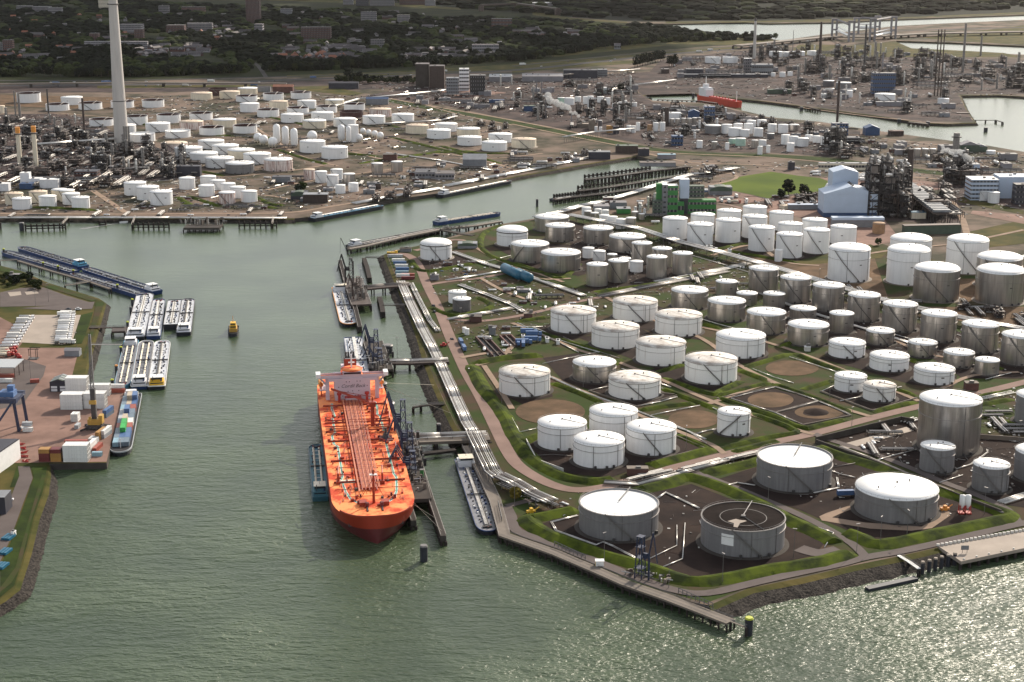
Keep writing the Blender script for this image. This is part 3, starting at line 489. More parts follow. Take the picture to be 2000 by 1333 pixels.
def tank(t, label, group):
    xc, w, yr, yb, ty = t[:5]; opt = t[5] if len(t) > 5 else ''
    sm, rm, kind, look = TT[ty]
    fx, fy = G(xc, yb); rng = math.sqrt(fx * fx + fy * fy + H * H); ex = (xc - 1000) / FPX
    r = 0.5 * w / FPX * (fy * CP + H * SP) * 1.0
    # the visible front point lies towards the camera from the axis
    dl = math.hypot(fx, fy); cx, cy = fx + fx / dl * r, fy + fy / dl * r
    h = max(3.0, HT(yr, fy) )
    near = w > 54; midd = w > 30
    sl = .035 if w > 120 and ty == 'g' else .11
    n = 72 if near else (40 if midd else 22)
    o = root('storage_tank', (cx, cy, 0), label, 'tank', group)
    s = MB(); s.cyl(0, 0, 0, h, r, sm, n=n, cap=False)
    if kind == 'open': s.lathe(0, 0, [(r, h), (r - 0.35, h), (r - 0.35, h - .5)], sm, n, False); s.lathe(0, 0, [(r - .35, h - .5), (r - .35, h * .45)], 'roof_rust' if ty != 'U' else sm, n, False)
    ob('shell', s, o)
    q = MB()
    if kind == 'cone': q.lathe(0, 0, [(r + 0.12, h - 0.1), (r + 0.12, h + 0.15), (r * .5, h + r * .5 * sl + .15), (0.02, h + r * sl + .15)], rm, n)
    elif kind in ('dome', 'band'):
        k = 0.22 if kind == 'dome' else 0.28
        q.lathe(0, 0, [(r + 0.12, h - 0.1), (r + 0.1, h + .1)] + [(max(.02, r * math.cos(a)), h + .1 + r * k * math.sin(a)) for a in [i * math.pi / 14 for i in range(8)]], rm, n)
    elif kind == 'flat': q.lathe(0, 0, [(r - 0.4, h - (.45 if ty == 'K' else .9)), (r * .6, h - .8), (r * .58, h - .65), (r * .3, h - .6), (0.02, h - .2)], rm, n); q.lathe(0, 0, [(r, h), (r - .4, h), (r - .4, h - .95)], 'trim_grey' if ty == 'K' else sm, n, False)
    else: q.lathe(0, 0, [(r - .36, h * (.5 if ty != 'U' else .82)), (0.02, h * (.5 if ty != 'U' else .82) + .1)], rm, n)
    ob('roof', q, o)
    if kind == 'band': q = MB(); q.ring(0, 0, h - 1.1, r, .2, .9, 'trim_dark', n); ob('rim_band', q, o)
    if w > 20:
        q = MB(); q.ring(0, 0, h - .35, r + .03, .28, .25, 'rail', n)
        if near: q.ring(0, 0, h * .72, r + .02, .45, .12, 'rail', n)
        ob('stiffening_ring', q, o)
        q = MB(); a0 = R(-150) if 'l' in opt else R(-70); sg = 1 if 'l' in opt else -1
        if ty in ('O', 'U', 'G', 'K') or 'r' in opt:          # ladder or bridge on the roof
            a1 = R(70); z0 = h + .4
            q.bar((r * math.cos(a1), r * math.sin(a1), z0 + .4), (0, 0, (h * .5 if kind == 'open' else h - .1) + .8), (.35 if ty == 'K' else max(.5, r * .028)), 'trim_dark' if ty == 'G' else 'rail')
        span = 0.75 if h / r < 1.2 else 1.3
        k = 26 if near else 12; pin = []; pout = []
        for i in range(k + 1):
            a = a0 + sg * span * i / k; z = h * i / k
            pin.append(((r + .05) * math.cos(a), (r + .05) * math.sin(a), z)); pout.append(((r + 1.0) * math.cos(a), (r + 1.0) * math.sin(a), z))
        vis = (int(xc * 3 + yb) % 5) < 2 or 'l' in opt
        if not vis: q.bar((r * math.cos(a0 + .9), r * math.sin(a0 + .9), 0), (r * math.cos(a0 + .9), r * math.sin(a0 + .9), h), .3, 'trim_grey'); k = 0
        for i in range(k):
            q.add([pin[i], pout[i], pout[i + 1], pin[i + 1]], [(0, 1, 2, 3)], 'trim_grey')
            if w > 30: q.add([pout[i], pout[i + 1], (*pout[i + 1][:2], pout[i + 1][2] + 1.1), (*pout[i][:2], pout[i][2] + 1.1)], [(0, 1, 2, 3)], 'trim_grey')
        ob('stairway', q, o)
    if near:
        q = MB(); nn = 36
        for i in range(nn):
            a = 2 * math.pi * i / nn; q.cyl((r - .1) * math.cos(a), (r - .1) * math.sin(a), h, h + 1.1, .05, 'rail', n=4)
        pts = [((r - .1) * math.cos(2 * math.pi * i / nn), (r - .1) * math.sin(2 * math.pi * i / nn), h + 1.1) for i in range(nn + 1)]; q.tube(pts, .06, 'rail', 4)
        ob('railing', q, o)
        q = MB(); rr = random.Random(int(xc * 7 + yb))
        for a, k in ((-100, .25), (-75, .3), (rr.uniform(-60, -20), .2)):
            q.cyl((r + .8) * math.cos(R(a)), (r + .8) * math.sin(R(a)), .3, 2.0, .8, 'trim_dark', n=8)
        for a in (rr.uniform(-120, -60), rr.uniform(-60, -10)): q.bar(((r + .15) * math.cos(R(a)), (r + .15) * math.sin(R(a)), 0.2), ((r + .15) * math.cos(R(a)), (r + .15) * math.sin(R(a)), h), .22, 'trim_grey')
        ob('pipework', q, o)
    if ty in 'WdDM' and 40 < w < 95:
        q = MB(); a = -1.9 + (xc * .37) % 1; c_, s_ = math.cos(a), math.sin(a); q.add([((r + .05) * c_ + s_ * d_, (r + .05) * s_ - c_ * d_, h * .55 + z_) for d_, z_ in ((1.1, 0), (-1.1, 0), (-1.1, .9), (1.1, .9))], [(0, 1, 2, 3)], 'trim_grey'); ob('name_plate', q, o)
    if w > 34 and kind in ('cone', 'dome', 'band'):
        q = MB(); top = h + r * (.11 if kind == 'cone' else .22)
        q.cyl(0, 0, top - .3, top + .9, .5, 'trim_grey', n=8)
        q.cyl(r * .35, r * .2, top - r * .05, top + .6, .35, 'trim_grey', n=8); q.cyl(-r * .5, -r * .2, h + r * .04, h + r * .05 + .9, .35, 'trim_grey', n=8)
        if near and 'n' not in opt:
            q.bar((r * math.cos(R(-20)), r * math.sin(R(-20)), h + .3), (0, 0, top + .3), .3, 'rail')
        ob('roof_vent', q, o)
    if w > 44:
        q = MB(); q.lathe(0, 0, [(r + 2.6, 0.16), (r + 1.6, .45), (r - .1, .5)], 'concrete_dark' if ty in 'GKWMwg' else 'concrete', n); ob('foundation', q, o)
    return o, (cx, cy, r, h)
CL = [
 # desc, {tuples}
 ('beside the front quay', [(1207.5, 158, 1008, 1059, 'G'), (1448.5, 166, 1038, 1091, 'K'), (1549, 148, 913.5, 963.5, 'G'), (1747, 162, 978, 1024.5, 'g', 'n')],
  ['huge grey tank with flat white roof nearest the quay corner', 'huge grey tank with black roof and a white square on its wall', 'huge grey tank with flat white roof behind the black-roofed tank', 'huge grey tank with plain white roof at the lower right beside the red silos']),
 ('the tight group of four above the quay road', [(1097.5, 96.5, 839, 882, 'W'), (1197.5, 95, 815.5, 862, 'W'), (1169, 100.5, 873, 917, 'W'), (1271, 98, 848, 892, 'W')],
  ['white tank at the left of the tight group of four', 'white tank at the back of the tight group of four', 'white tank at the front of the tight group of four', 'white tank at the right of the tight group of four']),
 ('the two rows of white tanks in the middle of the terminal', [(1024.5, 101, 739, 777, 'w'), (1160.5, 85, 718, 750, 'M', 'n'), (1239, 103, 751, 783, 'w'), (1387.5, 103, 714, 753, 'w'), (1290, 98, 680, 717, 'w'), (1445.5, 97, 666, 702, 'W'), (1201.5, 94, 649, 684, 'w'), (1119.5, 89.5, 617, 653, 'w'), (1240, 88, 597.5, 630.5, 'w'), (1324.5, 92.5, 625, 659, 'w'), (1432, 64.5, 813, 854, 'W', 'l')],
  ['white wide tank with weathered cream roof, alone at the left edge of the white rows', 'silvery shiny tank between the two wide white tanks on the left', 'white wide tank with cream roof right of the shiny silvery tank', 'white wide tank with ringed wall, front right of the stained white tanks', 'white tank with stained grey roof, between two other stained tanks in the diagonal row', 'white wide tank with clean roof at the right end of the stained white tanks', 'white tank with the most heavily rust-stained brown roof', 'white tank with long dark staircase across its wall, left end of the stained row', 'white wide tank farthest back among the stained white tanks', 'white wide tank with small dark roof vent, between the farthest tank and the diagonal row', 'small white tank with curved stair standing alone beside bare earth circles']),
 ('the rows of small white and grey tanks behind the tallest tank', [(1653, 71, 677, 702, 'W'), (1735.5, 76, 703.5, 728, 'W'), (1823, 78, 729, 754, 'W'), (1660, 62, 742, 768, 'W'), (1716, 63, 760, 787, 'w')],
  ['low white tank at the left end of the diagonal row of three', 'low white tank in the middle of the diagonal row of three', 'low white tank at the right end of the diagonal row of three', 'small white tank with clean roof, left of a pair in a walled pit', 'small white tank with rusty brown roof, right of a pair in a walled pit']),
 ('the squat grey row', [(1800, 56, 675, 700, 'M'), (1871, 59, 695, 720, 'M'), (1926, 46.5, 708.5, 735, 'M'), (1718, 55, 652, 676, 'M'), (1642, 47, 617, 653, 'M'), (1567.5, 52, 608, 628, 'M'), (1511, 43, 578, 604, 'M'), (1458, 41, 577, 598, 'M')], None),
 ('the tall diagonal row', [(1490, 58, 530, 575, 'M'), (1552, 60, 548, 594, 'M'), (1616, 62, 563.5, 610.5, 'M'), (1685, 62.5, 582.5, 630.5, 'M'), (1755, 67, 601, 651, 'M'), (1830.5, 69, 620, 671, 'M'), (1911, 71, 641, 692, 'M'), (1990, 74, 662.5, 716, 'M')], None),
 ('the wide central row', [(1346, 72, 574, 607, 'M'), (1418, 74, 595.5, 630.5, 'M'), (1495, 76, 618, 655, 'M'), (1577, 80, 643, 678, 'M'), (1418, 42, 554, 580, 'M')], None),
 ('the wide tanks along the channel shore', [(1078, 67, 429, 455, 'M'), (1093.5, 58, 445.5, 474, 'M'), (1168, 59, 450.5, 479, 'M'), (1225, 72, 468, 495, 'M'), (1000.5, 61, 455.5, 483, 'B'), (1035, 75, 483, 515, 'M', 'l'), (1095, 78, 500.5, 533.5, 'M'), (852, 62, 481, 510, 'B')],
  ['broad silvery tank nearest the channel water', 'silvery tank with stair just in front of the broad shoreline tank', 'silvery tank between the shoreline pair and the widest tank', 'broad silvery tank behind the slender silvery cylinders', 'white tank with black ring, in the curved grass dyke', 'broad silvery tank with long stair, next to the black-ringed tank', 'broad silvery tank with plain wall behind the blue shed', 'white tank with black ring standing alone near the jetty road']),
 ('the slender central group', [(1149, 23, 487, 505.5, 'W'), (1170, 25, 493, 511, 'W'), (1195, 20, 499, 520, 'M'), (1166, 42, 520.5, 561, 'M'), (1207, 40, 513, 554, 'M'), (1220, 24, 507, 527, 'W'), (1243, 26, 513.5, 533, 'W'), (1253, 40, 478.5, 517, 'M'), (1292, 39, 489, 525.5, 'M'), (1282, 40, 505.5, 546, 'M'), (1332, 39.5, 498.5, 538.5, 'M')], None),
 ('the tall white tank block', [(1317.5, 48.5, 430.5, 470, 'W', 'r'), (1366.5, 50.5, 442.5, 481.5, 'W', 'r'), (1371.5, 47, 423, 460, 'W', 'r'), (1421, 49.5, 434, 476, 'W', 'r'), (1423, 47.5, 415.5, 450, 'W', 'r'), (1473, 47, 408, 444, 'W', 'r'), (1472.5, 49, 427, 467.5, 'W', 'r'), (1486, 50.5, 448.5, 493, 'W', 'r'), (1520, 15, 490, 512, 'W'),
  (1525, 47, 419, 452, 'W', 'r'), (1542, 48, 441, 476, 'W', 'r'), (1540, 51, 462, 506, 'W', 'r'), (1590, 49, 433.5, 468, 'W', 'r'), (1593, 51, 453.5, 497.5, 'W', 'r'), (1646, 51, 447, 480, 'W', 'r')], None),
 ('the tallest domed tanks at the upper right', [(1656, 81, 493, 553, 'd'), (1771, 82, 495.5, 559, 'd'), (1776, 80, 473.5, 525, 'd'), (1886, 80, 475.5, 537, 'd'), (1826, 88, 533, 592, 'D'), (1948, 87, 511, 566, 'D'), (1950, 93, 537, 598, 'D')],
  ['tall white domed tank at the left of the big domed tanks', 'tall white domed tank in the middle, in front of its twin', 'tall white domed tank hidden behind the middle one', 'tall white domed tank at the back right beside the grass', 'tall silvery domed tank left of the two silvery ones at the picture edge', 'tall silvery domed tank behind another at the picture edge', 'tall silvery domed tank in front at the right picture edge']),
 ('the grey tanks in the walled pit at lower right', [(1849, 120, 795, 892, 'M'), (1828, 66, 880.5, 926.5, 'g'), (1932, 70, 917, 965, 'g'), (2024, 90, 893, 946, 'g'), (2022, 82, 782, 836, 'g')],
  ['tallest grey metal tank, higher than all its neighbours', 'small grey tank directly in front of the tallest tank', 'small grey tank in the pit beside bent white pipes', 'grey tank cut by the right edge beside the small grey tank', 'grey tank cut by the right edge behind the grass strip']),
 ('the pair beside the jetty road', [(893.5, 35.5, 574, 594, 'W'), (902, 36, 587.5, 610, 'N'), (907, 8, 641, 651, 'W'), (912, 9, 644, 655, 'W')],
  ['small white tank behind a dark grey one beside the jetty road', 'dark grey tank with white roof beside the jetty road', 'tiny white tank left of two by the jetty road', 'tiny white tank right of two by the jetty road']),
 ('the group behind the shore pipes', [(1145, 18, 407, 424, 'W'), (1148, 15, 414, 427, 'M'), (1161, 16, 417.5, 430, 'M'), (1180, 20, 422.5, 439, 'W'), (1196, 20, 425.5, 443, 'W'), (1212, 20, 430, 448, 'W'), (1232, 20, 427.5, 449, 'M'), (1168, 14, 410, 420, 'W'), (1182, 14, 412, 422, 'W'), (1240, 13, 415, 428, 'M'), (1253, 12, 419, 430, 'M')], None),
 ('the group left of the chimney', [(57, 46, 184, 202, 'O'), (141, 42, 192, 206, 'W'), (113, 45, 205.5, 218, 'O'), (177, 45.5, 203, 215.5, 'O'), (1, 18, 208, 222, 'c'), (199, 47, 235, 248, 'O')], None),
 ('the farthest chimney-side row', [(239.5, 44.5, 200, 212.5, 'O'), (299.5, 43, 197.5, 211, 'O'), (394, 42, 184, 196, 'c'), (449, 40, 181, 194, 'c'), (484, 38, 174, 185, 'C'), (482, 42, 189, 200, 'O'), (488, 38, 204.5, 220, 'W'), (426, 36, 175, 187, 'R')], None),
 ('the rows right of the chimney', [(267, 44, 229, 245, 'O'), (330, 46, 226, 242, 'O'), (393, 45, 223, 236.5, 'O'), (439, 46, 236, 250.5, 'C'), (375, 46.5, 240, 254.5, 'p'), (309, 48, 244, 259, 'W'), (245, 42, 247, 260, 'W'), (414, 48.5, 251, 265.5, 'O'), (479, 47, 247.5, 262, 'O'), (348, 49, 258, 271, 'U'), (278, 51, 264, 279, 'U')], None),
 ('the wide low tank block', [(341, 52, 282.5, 298, 'p'), (369, 54, 292, 308, 'W'), (413, 51, 278, 292, 'W'), (399, 54, 302.5, 320, 'W'), (441, 52, 287.5, 303, 'W'), (430, 56.5, 312.5, 330, 'W'), (472, 53, 296, 312, 'C'), (469, 56.5, 322.5, 341, 'g'), (503, 54, 304, 322, 'W'), (544, 56, 315, 336, 'P')], None),
 ('the far tank farm back', [(534, 40, 184.5, 197, 'O'), (588, 40, 182, 194, 'O'), (544.5, 37, 200, 215.5, 'c'), (599.5, 37, 199, 213, 'W'), (654, 37, 197, 209, 'C'), (692.5, 41, 205, 217, 'O'), (638, 41, 209.5, 222, 'O')], None),
 ('the far tank farm middle', [(582, 43, 212.5, 225.5, 'O'), (524, 43, 216, 230, 'O'), (571, 44.5, 226, 241, 'W'), (630, 44, 222.5, 237, 'W'), (687, 46, 220, 232, 'R'), (743, 43, 215.5, 229.5, 'p'), (730.5, 44.5, 229.5, 244.5, 'W'), (787, 44, 226, 240.5, 'W'), (673.5, 44.5, 234.5, 249.5, 'W'), (614.5, 46, 238, 252.5, 'C')], None),
 ('the pair before the spheres', [(611, 50.5, 279, 300, 'W'), (654, 52, 291, 312, 'W')], None),
 ('the row right of the spheres', [(815, 45, 247.5, 262.5, 'c'), (871, 45, 244.5, 259, 'W'), (857, 47, 257, 272.5, 'W'), (915, 46, 254, 268, 'C'), (917, 48, 271, 286, 'W'), (977, 47, 265, 280.5, 'W'), (965.5, 50, 281, 297, 'W'), (1023, 49, 275, 291, 'c')], None),
 ('the small opposite-quay pair', [(737, 23, 321, 340, 'M'), (775.5, 23, 317.5, 337, 'M')], None),
 ('the left opposite-quay cluster', [(28.5, 35, 380.5, 400.5, 'c'), (44, 37, 390.5, 410, 'W'), (76, 35, 377, 397, 'c'), (94, 34, 386, 405.5, 'W'), (117, 30, 372.5, 392, 'C'), (132, 30, 374, 395, 'C'), (140, 34, 381, 400.5, 'W'), (158.5, 35, 388.5, 409, 'W')], None),
 ('the opposite-quay trio', [(265, 43, 360, 383, 'W'), (290, 44, 368.5, 392, 'W'), (316, 44, 377.5, 402, 'W')], None),
 ('the cluster above the loading platform', [(366, 31, 350, 371, 'W'), (407, 31, 347, 362, 'W'), (404, 31, 365, 385, 'W'), (426, 30, 355, 372, 'W'), (446, 29, 361, 380, 'W'), (465, 31, 368, 388, 'W'), (444, 32, 378.5, 399, 'P'), (487, 32, 376, 396, 'W')], None),
 ('the cluster behind the blue barge', [(604.5, 22.5, 333, 352, 'p'), (627.5, 24, 337, 358, 'W'), (658, 24, 333, 352, 'W'), (650, 23.5, 344, 365, 'W'), (682, 24, 341.5, 361, 'M'), (665, 20, 363.5, 379, 'W'), (690.5, 20, 359.5, 375.5, 'W')], None),
 ('the upper chemical tank row', [(1112, 20, 193, 206, 'W'), (1129, 12, 190, 200, 'W'), (1144, 12, 190, 204, 'W'), (1153, 12, 189, 213, 'W'), (1173, 14, 190, 201, 'W'), (1187, 10, 192, 205, 'W'), (1181, 8, 203, 212, 'W'), (1200, 9, 203, 212, 'W'), (1212, 9, 200, 209, 'W'), (1220, 9, 197, 206, 'W'), (1232, 8, 201, 209, 'W'), (1240, 8, 201, 209, 'W'), (1096, 14, 192, 202, 'F')], None),
 ('the lower chemical tank row', [(1156, 12, 237, 252, 'N'), (1172, 8, 236, 250, 'N'), (1164, 6, 248, 256, 'W'), (1173, 6, 249, 256, 'W'), (1228, 9, 246, 258, 'W'), (1237, 9, 247, 260, 'W'), (1246, 8, 240, 256, 'W'), (1280.5, 11, 241, 257, 'W'), (1293.5, 11, 240, 257, 'W'), (1269, 10, 245, 257, 'T'), (1189, 11, 248, 260, 'T'), (1312, 9, 233, 246, 'M'), (1323, 9, 233, 246, 'M'), (1335, 9, 232, 245, 'M'), (1346, 9, 232, 245, 'M'), (1356, 9, 231, 244, 'M')], None),
 ('the cluster below the red ship', [(1419, 21, 245, 262, 'W'), (1435, 26, 252, 267, 'W'), (1441, 18, 243, 258, 'W'), (1454, 19, 255, 268, 'W'), (1461, 18, 243, 262, 'W'), (1467, 18, 237, 252, 'W'), (1480.5, 19, 252, 268, 'W'), (1487.5, 19, 236, 248, 'W'), (1508, 18, 244, 259, 'W'), (1529, 20, 245, 261, 'W'), (1550, 20, 245, 257, 'M')], None),
 ('the small tanks behind the green dyke', [(1505, 14, 262, 272, 'N'), (1533.5, 17, 265, 283, 'W'), (1549.5, 18, 268, 286, 'W'), (1567, 24, 272, 287, 'W'), (1579.5, 15, 265, 277, 'W'), (1594.5, 15, 267, 280, 'W'), (1610, 15, 269, 284, 'W'), (1543.5, 15, 281, 297, 'W'), (1420, 8, 280, 293, 'W'), (1446, 20, 272, 286, 'F'), (1430, 14, 272, 282, 'F'), (1474, 13, 275, 290, 'M'), (1489, 15, 275, 286, 'W'), (1484, 10, 287, 303, 'W'), (1392, 31, 247, 262, 'g'), (1366, 12, 276, 290, 'W'), (1395, 11, 278, 292, 'M'), (1500, 8, 285, 299, 'W')], None),
 ('the far right refinery', [(1392, 31, 113, 124, 'U'), (1426, 30, 113, 124, 'U'), (1515, 26, 102, 112, 'W'), (1535, 22, 103, 111, 'W'), (1559, 26, 102, 110, 'W'), (1587, 22, 101, 109, 'W'), (1728, 40, 186, 197, 'W'), (1618, 22, 159, 170, 'N'), (1647, 30, 163, 175, 'g'), (1658, 14, 178, 191, 'W'), (1842, 22, 194, 204, 'W'), (1510, 9, 143, 150, 'W'), (1528, 12, 142, 151, 'W'), (1543, 10, 141, 149, 'W')], None),
 ('the plant at the right edge', [(1921, 22, 375, 393, 'W'), (1940, 22, 378, 398, 'W'), (1791, 13, 292, 307, 'M'), (1806, 13, 292, 307, 'M'), (1821, 13, 292, 307, 'M'), (1935, 18, 296, 302, 'W'), (1715.5, 24, 438, 458, 'T'), (1534, 24, 404, 409, 'c')],
  ['white tank left of a pair beside the white louvred building', 'white tank right of a pair beside the white louvred building', 'grey silo left of three in front of the basin', 'grey silo in the middle of three in front of the basin', 'grey silo right of three in front of the basin', 'low pale tank near the basin shore at the right', 'brown tank beside the blue-white plant hall', 'low beige tank behind the tall white tanks']),
]
TINFO = []
for desc, lst, labs in CL:
    order = sorted(range(len(lst)), key=lambda i: (lst[i][0], lst[i][3]))
    for rk, i in enumerate(order):
        t = lst[i]; look = TT[t[4]][3]
        if labs: lab = labs[i]
        else: lab = '%s, %s from left in %s' % (look, ORD[rk], desc)
        o, inf = tank(t, lab, 'storage tanks of ' + desc if not desc.startswith('beside') else 'huge tanks beside the front quay')
        TINFO.append(inf)
# marks on the black-roofed tank: a white square on the wall, a pale stain on the roof
def tank_at(px, py):
    for o in COL.objects:
        if o.name.startswith('storage_tank') and o.type == 'EMPTY':
            a = PX(o.location.x, o.location.y)
            if abs(a[0] - px) < 14 and abs(a[1] - py) < 40: return o
bt = tank_at(1448.5, 1055); rr_ = [i for i in TINFO if abs(i[0] - bt.location.x) < .1][0]
q = MB(); rB, hB = rr_[2], rr_[3]; aa = [R(-128 + 2.2 * i) for i in range(9)]
for a, b_ in zip(aa, aa[1:]):
    q.add([((rB + .08) * math.cos(a), (rB + .08) * math.sin(a), hB * .42), ((rB + .08) * math.cos(b_), (rB + .08) * math.sin(b_), hB * .42), ((rB + .08) * math.cos(b_), (rB + .08) * math.sin(b_), hB * .82), ((rB + .08) * math.cos(a), (rB + .08) * math.sin(a), hB * .82)], [(0, 1, 2, 3)], 'white_paint')
ob('white_square', q, bt)
q = MB(); q.prism([(-6, -4), (-2, -1.5), (1, -6), (-3, -9), (-5, -15), (-7, -14), (-6, -9), (-9, -6)], hB - .62, hB - .5, 'concrete_light'); q.ring(0, 0, hB - .6, rB * .55, .3, .08, 'trim_grey', 48); q.bar((0, 0, hB), (8, -18, hB - .4), .3, 'trim_grey'); q.cyl(0, 0, hB - .6, hB + .5, 1.2, 'trim_grey', n=10)
ob('roof_marks', q, bt)
# ---------------------------------------------------------------- pipe bundles and pipe racks
def poly3(pts, z): return [(*G(p[0], p[1]), z) for p in pts]
def off(pl, d):
    out = []
    for i, p in enumerate(pl):
        a = Vector(pl[max(i - 1, 0)][:2]); c = Vector(pl[min(i + 1, len(pl) - 1)][:2]); t = (c - a).normalized()
        out.append((p[0] - t.y * d, p[1] + t.x * d, p[2]))
    return out
def bundle(pts, n_, w, z, r, label, rack=False, dark=0.3, group='pipelines of the tank terminal', cat='pipeline', seed=1):
    rnd = random.Random(seed + int(pts[0][0])); pl = poly3(pts, z)
    o = root('pipe_rack' if rack else 'pipeline', (0, 0, 0), label, 'pipe rack' if rack else cat, group)
    c0 = Vector(pl[0]); o.location = (c0.x, c0.y, 0)
    loc = [(p[0] - c0.x, p[1] - c0.y, p[2]) for p in pl]
    for i in range(n_):
        d = 0 if n_ == 1 else -w / 2 + w * i / (n_ - 1) + rnd.uniform(-.12, .12)
        q = MB(); q.tube([(a[0], a[1], a[2] + rnd.choice((0, 0, .25)) * (n_ > 2)) for a in off(loc, d)], r * rnd.uniform(.75, 1.2), 'pipe_dark' if rnd.random() < dark else 'pipe_silver', 6); ob('pipe', q, o)
    q = MB()
    for a, c in zip(loc, loc[1:]):
        a = Vector(a); c = Vector(c); L = (c - a).length; k = max(1, int(L / (9 if rack else 12))); t = (c - a).normalized(); nn = Vector((-t.y, t.x, 0)) * (w / 2 + .5)
        for j in range(k):
            m_ = a.lerp(c, (j + .5) / k)
            q.bar(m_ - nn, m_ + nn, .3 if not rack else .5, 'steel_dark' if not rack else 'trim_grey')
            if rack or z > 1:
                for s_ in (-1, 1): q.bar(m_ + nn * s_, Vector(((m_ + nn * s_).x, (m_ + nn * s_).y, 0)), .35, 'trim_grey')
    if rack:
        for s_ in (-1, 1): q.tube([(a[0], a[1], a[2] - .2) for a in off(loc, s_ * (w / 2 + .5))], .3, 'steel_dark', 4)
    if q.v: ob('supports', q, o)
    return o
bundle([(783, 553), (800, 592), (825, 645), (850, 692), (868, 730), (890, 780), (912, 828), (925, 850)], 9, 7.5, 1.6, .42, 'broad bundle of silvery pipes running along the jetty road', dark=.25)
bundle([(803, 556), (812, 575), (840, 630), (856, 650)], 5, 3.5, 1.3, .35, 'short bundle of thin pipes beside the top of the jetty road', dark=.3)
bundle([(925, 858), (945, 900), (962, 935), (978, 948)], 8, 9, 5, .4, 'raised pipe rack along the quay by the white-cabin barge', rack=True, dark=.4)
bundle([(975, 945), (1010, 962), (1040, 980), (1078, 998)], 7, 8, 5.5, .4, 'raised pipe rack above the small yellow tree', rack=True, dark=.4)
bundle([(1112, 430), (1180, 443), (1250, 458), (1330, 484), (1420, 508), (1500, 530), (1575, 553), (1645, 575), (1717, 597), (1787, 614), (1875, 634), (2000, 657)], 8, 9, 6, .5, 'long main pipe rack crossing the whole terminal', rack=True, dark=.3)
bundle([(1045, 431), (1096, 419), (1135, 408), (1177, 399), (1240, 381), (1300, 361), (1350, 346), (1400, 340), (1440, 333)], 6, 7, 3.5, .6, 'bright pipe bundle along the channel shore', rack=True, dark=.1)
bundle([(884, 494), (950, 518), (987, 528), (1040, 545), (1100, 566), (1140, 580)], 6, 6, 1, .4, 'pipe bundle passing the two blue sheds', dark=.2)
bundle([(898, 558), (950, 577), (1000, 597), (1025, 612)], 5, 5, 1, .4, 'pipe bundle behind the dark grey tank', dark=.2)
bundle([(877, 627), (915, 619), (960, 612), (1000, 604)], 4, 6, 1, .4, 'bright pipe bundle in front of the dark grey tank', dark=.1)
bundle([(872, 549), (930, 540), (985, 531)], 3, 3.5, .8, .4, 'short straight pipe bundle left of the blue sheds', dark=.1)
bundle([(1180, 946), (1245, 950), (1325, 929), (1350, 922), (1420, 902), (1475, 889)], 4, 5, 1.4, .45, 'pipe bundle between the group of four tanks and the front dyke', dark=.2)
bundle([(1170, 582), (1240, 567), (1340, 548), (1420, 532)], 6, 8, 1.2, .4, 'pipe bundle in front of the slender silvery tanks', dark=.3)
bundle([(1280, 553), (1345, 541), (1420, 526), (1460, 516)], 5, 8, 1.2, .4, 'pipe bundle behind the pale pipe yard', dark=.3)
bundle([(0, 427), (180, 427), (330, 427), (560, 428)], 6, 6, 1.2, .5, 'long pipe bundle on top of the opposite quay', dark=.1)
bundle([(690, 400), (760, 387), (860, 370)], 5, 8, 1.5, .7, 'bright pipe bundle on the opposite quay behind the blue barge', dark=0)
bundle([(870, 366), (950, 350), (1040, 333), (1160, 308)], 5, 8, 1.5, .7, 'bright pipe bundle on the opposite quay near the channel end', dark=0)
bundle([(600, 228), (700, 198), (840, 184), (880, 180)], 4, 5, 4, .8, 'high pipe rack behind the far tank farm', rack=True, dark=.1)
bundle([(715, 249), (790, 244), (860, 240), (890, 232)], 3, 4, 4, .8, 'high pipe bridge behind the white spheres', rack=True, dark=.1)
bundle([(1100, 280), (1160, 270), (1240, 263)], 2, 3, 9, .8, 'pipe bridge over the green dyke', rack=True, dark=.1)
bundle([(1160, 186), (1240, 170), (1320, 160)], 2, 3, 4, .9, 'pale pipe left of the far basin', dark=0)
bundle([(1060, 157), (1160, 150), (1250, 143)], 2, 3, 8, .9, 'pipe bridge in front of the navy warehouse', rack=True, dark=.2)
bundle([(75, 296), (140, 291), (225, 285)], 3, 4, 10, 1.2, 'thick pale ducts leading to the tall chimney', rack=True, dark=0)
bundle([(755, 300), (860, 315), (960, 334)], 3, 3, 1, .5, 'pipe row beside the service road of the far farm', dark=.1)
bundle([(1475, 570), (1520, 590), (1600, 618), (1700, 648), (1800, 680)], 3, 3, 1, .4, 'pipes between the two silvery rows', dark=.2)
bundle([(1910, 783), (1980, 768)], 3, 4, 1, .4, 'bright pipes left of the cut-off grey tank', dark=0)
bundle([(1765, 828), (1790, 820)], 3, 5, 1, .5, 'bright pipes beside the tallest tank', dark=0)
bundle([(1955, 985), (2010, 968)], 4, 5, 1, .5, 'bright parallel pipes at the lower right edge', dark=0)
bundle([(1830, 538), (1870, 530), (1950, 515), (2020, 500)], 4, 5, 1.5, .6, 'bright pipes behind the domed tanks', dark=0)
bundle([(1640, 878), (1700, 900), (1800, 942), (1900, 982), (1960, 1008)], 1, 1, 1.2, 1.0, 'long dark wall pipe along the edge of the pit', dark=1)
